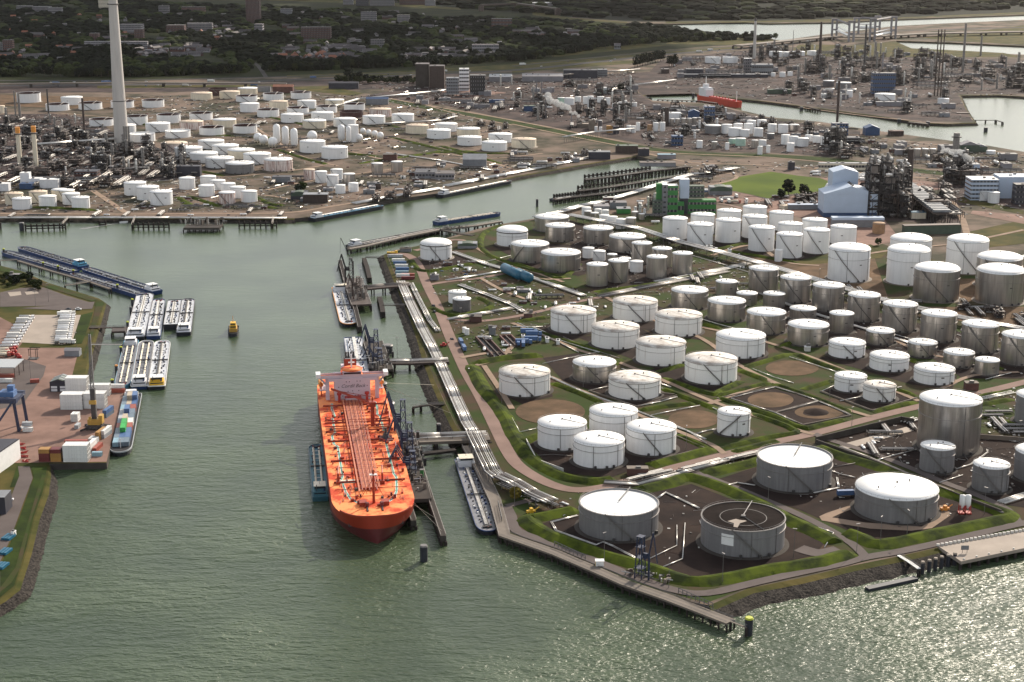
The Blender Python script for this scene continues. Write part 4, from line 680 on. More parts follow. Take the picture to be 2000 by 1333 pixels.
thin = [[(1075, 738), (1140, 768), (1240, 803), (1330, 838), (1378, 860)], [(1292, 760), (1345, 780), (1400, 802)], [(1150, 765), (1186, 757)], [(1245, 795), (1290, 786), (1322, 777)], [(1272, 813), (1320, 803), (1367, 794)], [(1317, 835), (1345, 845), (1380, 868)], [(1360, 849), (1380, 843), (1398, 840)],
        [(1027, 860), (1047, 892), (1080, 890), (1117, 893)], [(1000, 818), (1015, 846), (1047, 839)], [(1128, 1009), (1077, 1022), (1086, 1039), (1164, 1067), (1178, 1061), (1197, 1069), (1254, 1099)], [(1338, 1024), (1333, 1094), (1290, 1112)], [(1322, 1028), (1322, 1068), (1268, 1094)],
        [(1285, 975), (1300, 964), (1330, 978), (1365, 995)], [(1428, 779), (1470, 768), (1514, 758), (1555, 770), (1598, 785), (1556, 797), (1514, 808), (1428, 780)], [(1514, 808), (1540, 820), (1567, 831)], [(1600, 786), (1630, 798), (1661, 812)], [(1542, 699), (1590, 714), (1636, 729)], [(1470, 722), (1510, 738), (1550, 750)],
        [(1215, 722), (1260, 740), (1310, 758)], [(1165, 690), (1130, 697), (1060, 712)], [(1100, 660), (1150, 682), (1210, 702)], [(1060, 640), (1000, 640)], [(1360, 622), (1400, 634), (1440, 645)], [(1603, 767), (1640, 750)], [(1640, 785), (1690, 775), (1760, 757)], [(1530, 915), (1600, 912), (1640, 928), (1670, 935)],
        [(1625, 915), (1680, 905)], [(1635, 935), (1638, 955), (1590, 965)], [(1700, 905), (1740, 893), (1790, 880)], [(1835, 945), (1880, 930)], [(1865, 920), (1900, 908), (1930, 885), (1928, 880)], [(1760, 700), (1800, 712), (1850, 730)], [(1925, 743), (1975, 730)], [(1040, 640), (1100, 668), (1170, 690)], [(940, 515), (1000, 500)],
        [(1180, 480), (1240, 500)], [(1350, 500), (1420, 520), (1500, 545)], [(1700, 640), (1790, 668)], [(1505, 648), (1560, 628)], [(1870, 655), (1960, 690)], [(1610, 1072), (1628, 1043), (1590, 1030)], [(1120, 1000), (1100, 1010)], [(1400, 955), (1440, 945), (1475, 950)], [(1010, 632), (1060, 655), (1130, 690)]]
tp_ = []
for k, L in enumerate(thin):
    tp_.append(bundle(L, 2 if k % 3 == 0 else 1, .9, .7, .28, '*', dark=.08, group='thin pipes between the tanks', seed=k))
relabel(tp_, 'thin pale pipe among the tank pits')
# ---------------------------------------------------------------- jetties, dolphins, piers
def jetty(pts, w, z, label, piles=8, pr=.55, th=.9, deckm='concrete', pilem='timber_dark', name='jetty', cat='jetty', group=None, rail=True, rows=2, pile_z=-9):
    pl = poly3(pts, 0); c0 = pl[0]; loc = [(p[0] - c0[0], p[1] - c0[1], 0) for p in pl]
    o = root(name, (c0[0], c0[1], 0), label, cat, group)
    q = MB(); L = off(loc, w / 2); Rr = off(loc, -w / 2)
    for i in range(len(loc) - 1):
        v = [(*L[i][:2], z - th), (*Rr[i][:2], z - th), (*Rr[i + 1][:2], z - th), (*L[i + 1][:2], z - th), (*L[i][:2], z), (*Rr[i][:2], z), (*Rr[i + 1][:2], z), (*L[i + 1][:2], z)]
        q.add(v, [(4, 5, 6, 7), (3, 2, 1, 0), (0, 1, 5, 4), (1, 2, 6, 5), (2, 3, 7, 6), (3, 0, 4, 7)], deckm)
    ob('deck', q, o)
    q = MB()
    for i in range(len(loc) - 1):
        a = Vector(loc[i]); c = Vector(loc[i + 1]); k = max(1, int((c - a).length / piles)); t = (c - a).normalized(); nn = Vector((-t.y, t.x, 0)) * (w / 2 - .4)
        for j in range(k + 1):
            m_ = a.lerp(c, j / k)
            for s_ in ([-1, 1] if rows == 2 else [0]):
                p_ = m_ + nn * s_; q.cyl(p_.x, p_.y, pile_z, z - th, pr, pilem, n=8)
    ob('piles', q, o)
    if rail:
        q = MB()
        for s_ in (-1, 1): q.tube([(a[0], a[1], z + 1.1) for a in off(loc, s_ * (w / 2 - .1))], .09, 'rail', 4); q.tube([(a[0], a[1], z + .6) for a in off(loc, s_ * (w / 2 - .1))], .06, 'rail', 4)
        ob('railing', q, o)
    return o
def fender_frame(p0, p1, label, k=7, z=3.2, group='mooring frames off the opposite quay', name='pile_row'):
    a = Vector((*G(*p0, WZ), 0)); c = Vector((*G(*p1, WZ), 0)); o = root(name, (a.x, a.y, 0), label, 'mooring frame', group); d = c - a; q = MB(); t = d.normalized(); nn = Vector((-t.y, t.x, 0)) * 2
    for j in range(k + 1):
        m_ = d * (j / k)
        for s_ in (0, 1): q.cyl((m_ + nn * s_).x, (m_ + nn * s_).y, -9, z, .65, 'timber_dark', n=8)
        q.bar(Vector((m_.x, m_.y, z)), Vector(((m_ + nn).x, (m_ + nn).y, z)), .7, 'timber_dark')
    ob('piles', q, o); q = MB()
    for zz in (z - 2.2, z - 4.6): q.bar(Vector((0, 0, zz)), Vector((d.x, d.y, zz)), .8, 'timber_dark')
    q.bar(nn + Vector((0, 0, z - 2)), d + nn + Vector((0, 0, z - 2)), 1.0, 'concrete_dark')
    ob('crossbeams', q, o); return o
def dolphin(px, py, label, r=1.2, h=7, cap=None, group='mooring posts'):
    x, y = G(px, py, WZ); o = root('mooring_post', (x, y, 0), label, 'mooring post', group)
    q = MB(); q.cyl(0, 0, -9, WZ + h, r, 'hull_dark', n=14); ob('post', q, o)
    q = MB(); q.cyl(0, 0, WZ + h, WZ + h + .8, r * 1.08, cap or 'trim_grey', n=14, r1=r * .9); ob('cap', q, o); return o
def arms(x, y, z, label, n_=3, h=16, m='crane_blue', rot=0, reach=9, group='loading arms on the jetties'):
    o = root('loading_arm_tower', (x, y, z), label, 'loading arm', group, rot)
    q = MB(); w = 2.0
    for sx_ in (-w, w):
        for sy_ in (-w, w): q.bar((sx_, sy_, 0), (sx_ * .6, sy_ * .6, h), .45, m)
    for k in range(4):
        zz = h * (k + 1) / 4; e = w * (1 - .1 * (k + 1)); q.box(-e - .6, e + .6, -e - .6, e + .6, zz - .12, zz, m)
        zp = h * k / 4; q.bar((-e, -e, zp), (e, -e, zz), .25, m); q.bar((e, e, zp), (-e, e, zz), .25, m); q.bar((-e, e, zp), (-e, -e, zz), .25, m)
    ob('tower', q, o)
    for i in range(n_):
        q = MB(); yy = (i - (n_ - 1) / 2) * 4.2; q.cyl(-5, yy, 0, h * .62, .55, m, n=8); q.bar((-5, yy, h * .62), (-5 - reach * .35, yy, h * 1.15), .6, m); q.bar((-5 - reach * .35, yy, h * 1.15), (-5 - reach * .8, yy, h * .45), .5, m); q.box(-4, -1.6, yy - .7, yy + .7, h * .5, h * .62, m)
        q.bar((-5, yy, h * .62), (-2.5, yy, h * .56), .6, m); ob('arm', q, o)
    return o
def crates(x, y, z, n_, sx_, sy_, label, rot=0, seed=0, hmax=3):
    rnd = random.Random(seed); o = root('jetty_equipment', (x, y, z), label, 'pipework', None, rot)
    for i in range(min(n_, 95)):
        q = MB(); a, b_ = rnd.uniform(-sx_, sx_), rnd.uniform(-sy_, sy_); w, d, h_ = rnd.uniform(.5, 2), rnd.uniform(.5, 2), rnd.uniform(.5, hmax)
        if rnd.random() < .4: q.bar((a, b_, h_), (a + rnd.uniform(-6, 6), b_, h_), .4, rnd.choice(('pipe_silver', 'pipe_dark', 'steel_brown')))
        elif rnd.random() < .6: q.box(a, a + w, b_, b_ + d, 0, h_, rnd.choice(('steel_dark', 'trim_grey', 'steel_brown', 'concrete')))
        else: q.cyl(a, b_, 0, h_, w * .3, rnd.choice(('pipe_silver', 'pipe_dark')), n=8)
        ob('pump', q, o)
    return o
fender_frame((50, 452), (128, 450), 'row of dark piles off the far left quay beside the single post')
fender_frame((260, 449), (330, 449), 'row of dark piles off the opposite quay left of the loading platform')
fender_frame((467, 446), (540, 446), 'row of dark piles off the opposite quay right of the loading platform')
fender_frame((-30, 449), (1, 449), 'dark piles cut by the left picture edge', k=3)
fender_frame((194, 440), (206, 440), 'short pair of dark piles near the small speedboat', k=1, z=1)
for k, (a, c) in enumerate([((122, 440), (134, 427)), ((258, 442), (264, 425)), ((532, 440), (534, 426))]):
    jetty([a, c], 1.6, 1.5, 'gangway to the %s row of dark piles off the opposite quay' % ('left', 'middle', 'right')[k], th=.3, name='gangway', cat='gangway', piles=30, rail=True)
jetty([(362, 443), (432, 443)], 22, .8, 'dark loading platform on piles standing off the opposite quay', piles=6, th=2.2, pr=.7, deckm='concrete_dark')
crates(*G(397, 439), 1, 70, 24, 8, 'pipes and pumps crowding the loading platform off the opposite quay', seed=4, hmax=6)
jetty([(36, 511), (100, 531), (178, 553), (215, 566)], 3, 1, 'long grey walkway jetty beside the blue barges', piles=18, pr=.6, th=1)
jetty([(178, 553), (150, 558), (127, 561)], 2, 1.5, 'footbridge from the bank to the blue barges jetty', piles=30, th=.4)
jetty([(0, 511), (34, 509)], 2, .8, 'footbridge to the left end of the blue barges jetty', piles=14, th=.4)
jetty([(175, 642), (243, 642)], 2.5, 1, 'brown landing stage left of the moored barges', piles=9, th=.7, deckm='steel_brown')
jetty([(219, 646), (246, 645)], 14, 1, 'brown platform at the end of the landing stage', piles=6, th=1.6, deckm='steel_brown')
jetty([(178, 676), (238, 676)], 1.8, 1.2, 'thin white footbridge above the lower barges', piles=26, pr=.7, th=.3, deckm='rail')
for px, py, c in ((259, 600, 'lime'), (256, 616, None), (250, 645, 'lime'), (237, 695, 'lime'), (228, 732, 'orange_rim'), (220, 760, 'lime'), (8, 500, 'lime'), (85, 527, 'lime'), (114, 534, 'lime'), (144, 542, 'lime'), (230, 571, 'lime')):
    dolphin(px, py, 'dark mooring post%s beside %s' % (' with lime cap' if c == 'lime' else (' with orange cap' if c else ''), 'the blue barges' if py < 575 else ('the upper moored row' if py < 660 else 'the lower moored row')), 1.1, 6.5, c, group='capped mooring posts at the moored barges')
for b_ in {o['label'] for o in COL.objects if o.name.startswith('mooring_post')}: relabel([o for o in COL.objects if o.get('label') == b_], b_)
for px, py, r, lb in ((828, 1096, 2.0, 'thick dark mooring post alone in front of the orange tanker'), (1462, 1240, 1.9, 'dark mooring post with lime cap at the end of the front quay'), (756, 804, 5, 'broad round dark mooring block beside the tanker'), (757, 690, 4, 'dark square mooring block near the middle jetty'), (745, 765, 4, 'dark mooring block near the tanker bridge wing'), (1049, 404, 1.4, 'single dark post in the channel'), (1925, 258, 3, 'single dark post in the right basin'), (1756, 241, 3, 'left dark post by the far basin shore'), (1812, 246, 3, 'right dark post by the far basin shore'), (43, 451, 2.5, 'dark block left of the far left pile row'), (1565, 217, 3, 'dark post at the upper basin shore'), (857, 853, 1.5, 'post under the tanker jetty bridge'), (761, 862, 1.6, 'mooring post touching the tanker side'), (1354, 192, 2.5, 'thin dark post left of the red ship')):
    dolphin(px, py, lb, r, 8 if r < 3 else 6, 'lime' if '1462' == str(px) else None, group='single mooring posts')
jetty([(682, 487), (720, 480), (790, 463), (860, 449), (930, 441), (978, 433)], 6, .6, 'long T-shaped jetty in the channel mouth', piles=9, pr=.9, th=1.4, deckm='concrete')
jetty([(860, 449), (905, 458), (925, 461)], 6, .6, 'short bridge from the long channel jetty to the shore', piles=10, th=1.2, deckm='concrete_dark')
crates(*G(885, 449), .8, 40, 12, 3, 'dark pump cabins where the bridge joins the long channel jetty', seed=8, hmax=4)
# tower jetty in the middle
jetty([(664, 510), (672, 540), (682, 570), (694, 605), (703, 641)], 3.4, .8, 'narrow dark fender jetty beside the white-decked barge', piles=6, pr=.8, th=3.5, deckm='timber_dark')
jetty([(688, 548), (697, 575), (706, 600)], 17, 2.2, 'dark loading platform with arms at the middle jetty', piles=6, pr=.8, th=1.5, deckm='steel_brown')
jetty([(706, 568), (750, 564), (800, 560)], 8, 2, 'brown access bridge from the middle jetty to the bank', piles=8, th=1.5, deckm='steel_brown')
x_, y_ = G(686, 552, 2); arms(x_, y_, 2.2, 'dark loading tower left on the middle jetty', 2, 22, 'steel_dark'); x_, y_ = G(700, 574, 2); arms(x_, y_, 2.2, 'dark loading tower right on the middle jetty', 2, 15, 'steel_brown')
crates(*G(697, 578), 2.2, 70, 9, 26, 'brown pipework covering the middle jetty platform', seed=9, hmax=9)
o = root('derrick_crane', (*G(690, 545, 2), 2.2), 'thin dark derrick leaning over the middle jetty', 'crane'); q = MB(); q.cyl(0, 0, 0, 16, .8, 'steel_dark', n=8); ob('mast', q, o); q = MB(); q.bar((0, 0, 14), (-11, 6, 36), .5, 'steel_dark'); q.bar((-11, 6, 36), (-12, 6, 22), .15, 'steel_dark'); ob('boom', q, o)
for a, c, lb in (((711, 506), (722, 545), 'upper'), ((741, 582), (748, 612), 'lower')):
    jetty([a, ((a[0] + c[0]) / 2 + 1, (a[1] + c[1]) / 2), c], 4, 1, '%s narrow mooring island near the middle jetty' % lb, piles=6, pr=.8, th=4.5, deckm='timber_dark', rail=False)
jetty([(714, 505), (750, 506)], 1.5, 1, 'thin footbridge to the upper mooring island', piles=12, th=.5, deckm='timber_dark'); jetty([(748, 599), (792, 599)], 1.3, 1, 'thin footbridge to the lower mooring island', piles=40, th=.4, deckm='timber_dark')
# second jetty
jetty([(742, 712), (800, 712), (876, 709)], 9, 2, 'brown access bridge of the second jetty with a small white cabin', piles=9, th=1.5, deckm='steel_brown')
jetty([(728, 672), (738, 700), (748, 728)], 15, 2.2, 'loading platform of the second jetty behind the tanker bridge', piles=6, pr=.8, th=1.6, deckm='concrete_dark')
jetty([(716, 650), (726, 690), (738, 742)], 3, .8, 'dark fender line beside the barge behind the tanker', piles=6, pr=.8, th=3.5, deckm='timber_dark')
x_, y_ = G(735, 692, 2); arms(x_, y_, 2.2, 'tall blue loading tower on the second jetty', 3, 19); x_, y_ = G(742, 712, 2); arms(x_, y_, 2.2, 'shorter blue loading tower on the second jetty', 2, 12)
crates(*G(741, 716), 2.2, 60, 8, 20, 'tangled pipework on the second jetty platform', seed=11, hmax=6)
jetty([(807, 796), (822, 793), (845, 791), (868, 790)], 2.4, .2, 'small curved footbridge right of the tanker', piles=7, pr=.5, th=.7, deckm='timber_dark')
# tanker jetty
jetty([(803, 864), (850, 862), (905, 860), (955, 858)], 15, 2.2, 'wide pipe bridge from the tanker berth to the quay', piles=24, pr=1.3, th=1.8, deckm='concrete')
jetty([(815, 885), (890, 876)], 4, -.5, 'dark floating beam under the tanker pipe bridge', piles=20, th=1.4, deckm='timber_dark', rail=False)
jetty([(784, 852), (793, 890), (806, 945), (815, 985)], 16, 3, 'crowded loading platform beside the orange tanker', piles=7, pr=1, th=2.2, deckm='concrete_dark')
jetty([(812, 880), (826, 930), (845, 990), (866, 1052)], 3, 1.5, 'outer fender walkway right of the tanker platform', piles=5.5, pr=1.0, th=3.2, deckm='concrete_dark')
jetty([(795, 978), (801, 1000), (808, 1022)], 3, 1.5, 'inner fender walkway at the tanker bow', piles=5.5, pr=1.0, th=3.2, deckm='concrete_dark')
for px, py, h_, lb in ((788, 862, 27, 'tall purple-blue loading tower beside the tanker'), (801, 890, 21, 'second purple-blue loading tower beside the tanker'), (806, 925, 14, 'short loading tower beside the green cabin')):
    x_, y_ = G(px, py, 3); arms(x_, y_, 3, lb, 3, h_, 'crane_blue', reach=12)
crates(*G(806, 925), 3, 130, 7, 40, 'dense pipes and pumps on the tanker platform', rot=.12, seed=12, hmax=5)
crates(*G(797, 880), 3, 60, 7, 20, 'dark valves at the landward end of the tanker platform', rot=.12, seed=13, hmax=7)
x_, y_ = G(824, 932, 3); q = MB(); q.box(-1, 1, -1, 1, 0, 4.5, 'green_panel'); q.box(-1.15, 1.15, -1.15, 1.15, 4.5, 4.7, 'trim_grey'); ob('control_cabin', q, None, 'small green cabin at the edge of the tanker platform', 'cabin', loc=(x_, y_, 3))
bundle([(808, 862), (860, 860), (950, 857)], 5, 8, 3.4, .4, 'pipes on top of the wide tanker bridge', dark=.5, group='jetty pipes'); bundle([(745, 711), (800, 711), (875, 708)], 3, 4, 3, .4, 'pipes on top of the second jetty bridge', dark=.5, group='jetty pipes'); bundle([(708, 566), (750, 563), (800, 559)], 3, 4, 3, .4, 'pipes on top of the middle jetty bridge', dark=.6, group='jetty pipes')
# old piers in the channel head
for pts, lb, z_ in (([(1083, 392), (1115, 387), (1170, 381), (1250, 370)], 'nearest old timber pier in the channel head', 1.0), ([(1130, 379), (1180, 373), (1250, 362), (1340, 347)], 'middle old timber pier in the channel head', 3.5), ([(1143, 357), (1200, 350), (1270, 340), (1345, 331)], 'farthest old timber pier in the channel head', 3.5)):
    jetty(pts, 5, z_, lb, piles=5.5, pr=.8, th=1.0, deckm='timber_dark'); pl_ = pts
    fender_frame(pts[0], pts[2], 'piles along the ' + lb, k=16, z=z_ + 2, group='pile rows of the old piers')
# front quay deck and its piles
o = jetty([(912, 872), (937, 916), (967, 980), (985, 1046), (1086, 1081), (1170, 1117), (1224, 1141), (1305, 1169), (1365, 1192), (1427, 1216)], 6.5, .5, 'long concrete quay deck on dark piles at the front', piles=4.2, pr=.5, th=1.0, deckm='concrete', name='quay_deck', cat='quay')
jetty([(1427, 1216), (1458, 1228)], 1.2, .6, 'thin footbridge from the quay end to the last post', piles=60, th=.3, name='gangway', cat='gangway')
for k, (a, c) in enumerate([((1083, 1068), (1143, 1095)), ((1325, 1160), (1392, 1190)), ((973, 988), (980, 1020)), ((925, 890), (935, 912))]):
    A = Vector((*G(*a), 0)); Cc = Vector((*G(*c), 0)); o = root('rail_frame', (A.x, A.y, 0), 'grey steel railing frame %s on the front quay' % ('beside the white cabin', 'near the quay end', 'by the barge bow', 'at the barge cabin')[k], 'railing'); q = MB(); d = Cc - A
    for j in range(9): q.bar(d * (j / 8), d * (j / 8) + Vector((0, 0, 3)), .3, 'trim_grey')
    for z_ in (1.5, 3): q.bar(Vector((0, 0, z_)), d + Vector((0, 0, z_)), .3, 'trim_grey')
    ob('frame', q, o)
x_, y_ = G(1171, 1106); q = MB(); q.box(-2, 2, -1.5, 1.5, 0, 2.6, 'white_paint'); q.box(-2.3, 2.3, -1.8, 1.8, 2.6, 2.8, 'white_paint'); q.box(-2.2, -2.02, -1, 0, 0, 2, 'yellow'); ob('quay_cabin', q, None, 'small white cabin on the front quay', 'cabin', loc=(x_, y_, .5))
x_, y_ = G(1250, 1130); arms(x_, y_, .5, 'slim blue loading mast at the front quay', 1, 22, 'crane_blue', rot=2.5, reach=6)
crates(*G(1262, 1128), .5, 40, 12, 4, 'grey hoses and pumps around the blue mast on the front quay', rot=-.5, seed=21, hmax=2.5)
# bottom right pier, pontoon, gangway
pr_ = GL([(1832, 1070), (1877, 1100), (2010, 1072), (2300, 1010), (2300, 985), (2000, 1040)]); q = MB(); q.prism(pr_, -.9, .9, 'concrete_light'); o = ob('concrete_pier', q, None, 'broad pale concrete pier at the lower right', 'pier')
q = MB(); a, c = Vector(pr_[1]), Vector(pr_[3]); a2, c2 = Vector(pr_[0]), Vector(pr_[5])
for j in range(26):
    for p_ in (a.lerp(c, j / 25) + Vector((0, .8)), a.lerp(c, j / 25).lerp(a2.lerp(c2, j / 25), .5)): q = MB(); q.cyl(p_.x, p_.y, -9, -.9, .9, 'timber_dark', n=8); ob('pile', q, o)
q = MB(); a, c = Vector(pr_[0]), Vector(pr_[5])
for j in range(22): p_ = a.lerp(c, j / 21); q.box(p_.x - .8, p_.x + .8, p_.y - .5, p_.y + .5, .9, 2.1, 'stone_white')
a, c = Vector(pr_[1]), Vector(pr_[2])
for j in range(6): p_ = a.lerp(c, (j + .3) / 5.5); q.cyl(p_.x, p_.y + 1.6, .9, 1.5, .5, 'stone_white', n=8)
ob('bollards', q, o)
x_, y_ = G(1884, 1080, .9); q = MB(); q.box(-2, 2, -.08, .08, 1.6, 4, 'trim_grey'); q.box(-1.8, 1.8, -.12, -.09, 1.8, 3.8, 'shed_grey'); q.cyl(-1.2, 0, 0, 1.6, .12, 'trim_grey', n=6); q.cyl(1.2, 0, 0, 1.6, .12, 'trim_grey', n=6); ob('notice_board', q, None, 'grey board on two legs near the corner of the pale pier', 'sign', loc=(x_, y_, .9))
jetty([(1694, 1139), (1740, 1129), (1790, 1118)], 3.5, -2.6, 'dark floating pontoon below the stone bank', piles=40, th=1.8, pr=.5, deckm='hull_dark', rail=False, name='pontoon', cat='pontoon')
jetty([(1755, 1086), (1775, 1098), (1795, 1112)], 2, .4, 'white lattice gangway down to the pontoon', piles=90, th=.3, name='gangway', cat='gangway', deckm='white_paint')
for k, px in enumerate((1801, 1814, 1826, 1838, 1851, 1864)): dolphin(px, 1121 - k * 3.5, 'dark pile between the pontoon and the pale pier', 1.0, 6, 'concrete_light', group='piles between pontoon and pier')
relabel([o for o in COL.objects if o.get('group') == 'piles between pontoon and pier'], 'dark pile between pontoon and pale pier')
# ---------------------------------------------------------------- ships
def ship_frame(bow, stern, z=WZ):
    b_ = Vector(G(*bow, z)); s_ = Vector(G(*stern, z)); d = b_ - s_; c = (b_ + s_) / 2
    return c, math.atan2(d.y, d.x), d.length
def hull(mb, L, B, z0, z1, bowl, m, top, flat=False, sternr=.9, rim=None, bulw=.6):
    h = L / 2
    if flat: ol = [(-h, -B / 2), (h - .2, -B / 2), (h, -B / 2 + .3), (h, B / 2 - .3), (h - .2, B / 2), (-h, B / 2)]
    else:
        ol = [(-h, -B / 2 * sternr), (-h + 2, -B / 2)]
        for i in range(9): a = math.pi / 2 * i / 8; ol.append((h - bowl + bowl * math.sin(a), -B / 2 * math.cos(a) ** .8 if i < 8 else 0))
        ol += [(x, -y) for x, y in reversed(ol[:-1])]
    n_ = len(ol); v = [(x * .985, y * .93, z0) for x, y in ol] + [(x, y, z1) for x, y in ol] + [(x, y, z1 + bulw) for x, y in ol] + [(x * .995, y * .95, z1 + bulw) for x, y in ol] + [(x * .995, y * .95, z1) for x, y in ol]
    for k, mm in ((0, m), (1, rim or m), (2, rim or m), (3, rim or m)):
        mb.add(v[k * n_:(k + 2) * n_], [(i, (i + 1) % n_, n_ + (i + 1) % n_, n_ + i) for i in range(n_)], mm)
    tri = tessellate_polygon([[Vector((x, y, 0)) for x, y in ol]])
    mb.add([(x, y, z1) for x, y in ol], [tuple(t) if area2(ol, t) > 0 else tuple(reversed(t)) for t in tri], top)
def barge(bow, stern, B, label, hullm='hull_dark', deck='deck_white', rim=None, cabin='cabin_white', roofm='white_paint', cabin_at='stern', style=0, dz=2.2, group='tank barges', seed=0, flat=False, z=WZ, cat='barge', pipes='pipe_silver'):
    c, ang, L = ship_frame(bow, stern, z); rnd = random.Random(seed); o = root('tank_barge', (c.x, c.y, WZ), label, cat, group, ang)
    q = MB(); hull(q, L, B, -1.5, dz, B * .9, hullm, deck, flat, rim=rim); ob('hull', q, o)
    cl = 11 if L > 60 else 7; cx = -L / 2 + 3
    q = MB()
    if cabin:
        q.box(cx, cx + cl, -B * .40, B * .40, dz, dz + 2.6, cabin); q.box(cx + cl * .25, cx + cl * .85, -B * .33, B * .33, dz + 2.6, dz + 5.0, cabin, top=roofm); q.box(cx + cl * .2, cx + cl * .95, -B * .36, B * .36, dz + 5.0, dz + 5.3, roofm)
        ob('wheelhouse', q, o); q = MB()
        q.box(cx + cl * .853, cx + cl * .87, -B * .30, B * .30, dz + 3.6, dz + 4.7, 'glass_dark'); q.box(cx + cl * .23, cx + cl * .247, -B * .30, B * .30, dz + 3.6, dz + 4.7, 'glass_dark'); q.box(cx - .02, cx - .003, -B * .34, B * .34, dz + 1.2, dz + 2.0, 'glass_dark')
        ob('window', q, o); q = MB(); q.cyl(cx + 1, B * .2, dz + 2.6, dz + 6.5, .25, 'trim_dark', n=6); q.cyl(cx + 1.2, -B * .25, dz + 2.6, dz + 4, .5, 'hull_blue', n=8); q.bar((cx + cl * .5, 0, dz + 5.3), (cx + cl * .5, 0, dz + 8), .15, 'trim_grey'); ob('mast', q, o)
    x0 = cx + (cl + 2 if cabin else 2); x1 = L / 2 - B * .75
    if style == 1:                                   # raised trunk with catwalk
        q = MB(); q.box(x0, x1, -B * .32, B * .32, dz, dz + 1.0, deck); ob('trunk', q, o)
    zz = dz + (1.0 if style == 1 else 0)
    q = MB()
    for yy, r_ in ((-.9, .22), (-.3, .2), (.35, .24), (1.0, .18)) if style != 2 else ((-B * .2, .3), (B * .2, .3), (-B * .15, .2), (B * .15, .2)): q.bar((x0, yy, zz + .7), (x1, yy, zz + .7), r_ * 2, rnd.choice((pipes, 'pipe_silver', 'steel_dark') if style != 2 else ('tank_cream',)))
    for k in range(int((x1 - x0) / 7)): xx = x0 + 3 + k * 7; q.bar((xx, -B * .3 * rnd.uniform(.3, 1), zz + .55), (xx, B * .3 * rnd.uniform(.3, 1), zz + .55), .3, rnd.choice(('steel_dark', 'pipe_silver')))
    xm = (x0 + x1) / 2; q.bar((xm, -B * .45, zz + .9), (xm, B * .45, zz + .9), .5, 'steel_dark'); q.bar((xm + 2, -B * .45, zz + .9), (xm + 2, B * .45, zz + .9), .4, 'trim_grey')
    ob('deck_pipes', q, o)
    q = MB()
    for k in range(int((x1 - x0) / 5.5)):
        for s_ in (-1, 1):
            xx = x0 + 2 + k * 5.5 + rnd.uniform(-1, 1); yy = s_ * B * rnd.uniform(.16, .3); q.cyl(xx, yy, zz, zz + rnd.uniform(.5, 1.3), rnd.uniform(.35, .7), rnd.choice(('hull_blue', 'steel_dark', 'trim_dark', 'crane_blue')), n=8)
            if rnd.random() < .4: q.box(xx + 1.5, xx + 2.6, yy - .4, yy + .4, zz, zz + .7, rnd.choice(('steel_dark', 'white_paint', 'hull_blue')))
    for k in range(9):
        xx = L / 2 - B * .7 + rnd.uniform(0, B * .35); yy = rnd.uniform(-B * .25, B * .25); q.cyl(xx, yy, dz, dz + .9, .4, rnd.choice(('hull_blue', 'steel_dark', 'red')), n=8)
    q.box(L / 2 - B * .62, L / 2 - B * .45, -B * .2, B * .2, dz, dz + .9, 'steel_dark')
    ob('hatches', q, o); q = MB()
    for s_ in (-1, 1):
        q.bar((x0, s_ * B * .46, dz + 1.2), (x1, s_ * B * .46, dz + 1.2), .12, 'rail')
        for k in range(12): xx = x0 + (x1 - x0) * k / 11; q.bar((xx, s_ * B * .46, dz + .3), (xx, s_ * B * .46, dz + 1.2), .1, 'rail')
    ob('railing', q, o); return o
barge((683, 640), (664, 568), 15, 'white-decked tank barge with orange bow rim at the middle jetty', rim='orange_rim', roofm='tank_cream', seed=1, dz=2.6)
barge((707, 775), (690, 666), 15, 'white and blue tank barge moored behind the orange tanker', hullm='hull_blue', cabin=None, seed=2, style=1, flat=False, dz=2.6)
barge((617, 876), (626, 980), 9.6, 'teal bunker boat alongside the orange tanker', hullm='hull_teal', deck='deck_teal', cabin='deck_teal', roofm='tank_cream', seed=3, dz=2.2, style=2, pipes='steel_dark')
barge((955, 1047), (907, 905), 12.5, 'dark grey tank barge with cream cabin roof alongside the front quay', hullm='hull_dark', deck='deck_grey', rim='hull_blue', roofm='tank_cream', seed=4, dz=2.4, style=0)
barge((40, 489), (165, 527), 11.4, 'blue tank barge with blue wheelhouse at the far end of the walkway jetty', hullm='hull_blue', deck='deck_grey', cabin='deck_blue', rim='hull_blue', seed=5, dz=3)
barge((8, 497), (146, 537), 11.4, 'blue tank barge with grey pipes against the left end of the walkway jetty', hullm='hull_blue', deck='deck_grey', cabin=None, rim='hull_blue', seed=6, dz=3)
barge((165, 530), (308, 576), 11.4, 'blue tank barge with yellow stern, outer of the pair beside the moored barges', hullm='hull_blue', deck='deck_grey', rim='hull_blue', seed=7, dz=3)
barge((142, 540), (278, 582), 11.4, 'blue tank barge without cabin, inner of the pair against the jetty', hullm='hull_blue', deck='deck_grey', cabin=None, rim='hull_blue', seed=8, dz=3)
barge((285, 578), (264, 666), 15.5, 'widest white tank barge with red bow rim in the upper moored row', hullm='hull_dark', rim=None, seed=9, dz=2.6)
barge((311, 590), (300, 664), 11.4, 'white tank barge with blue stern, second in the upper moored row', hullm='hull_blue', seed=10, dz=2.4)
barge((342, 596), (334, 645), 11.8, 'pale pushed barge with high dark end, third in the upper moored row', hullm='hull_dark', deck='deck_white', cabin=None, seed=11, dz=4.2, flat=True)
barge((368, 590), (359, 657), 12.2, 'white tank barge at the open-water end of the upper moored row', hullm='hull_dark', seed=12, dz=2.6)
barge((239, 761), (257, 672), 11.4, 'bright blue-rimmed tank barge with two cream pipes in the lower moored row', hullm='deck_blue', deck='deck_grey', rim='deck_blue', seed=13, dz=2.4, style=2)
barge((287, 672), (272, 762), 12, 'white and grey tank barge in the middle of the lower moored row', hullm='hull_blue', deck='deck_grey', rim='white_paint', seed=14, dz=2.4, style=2)
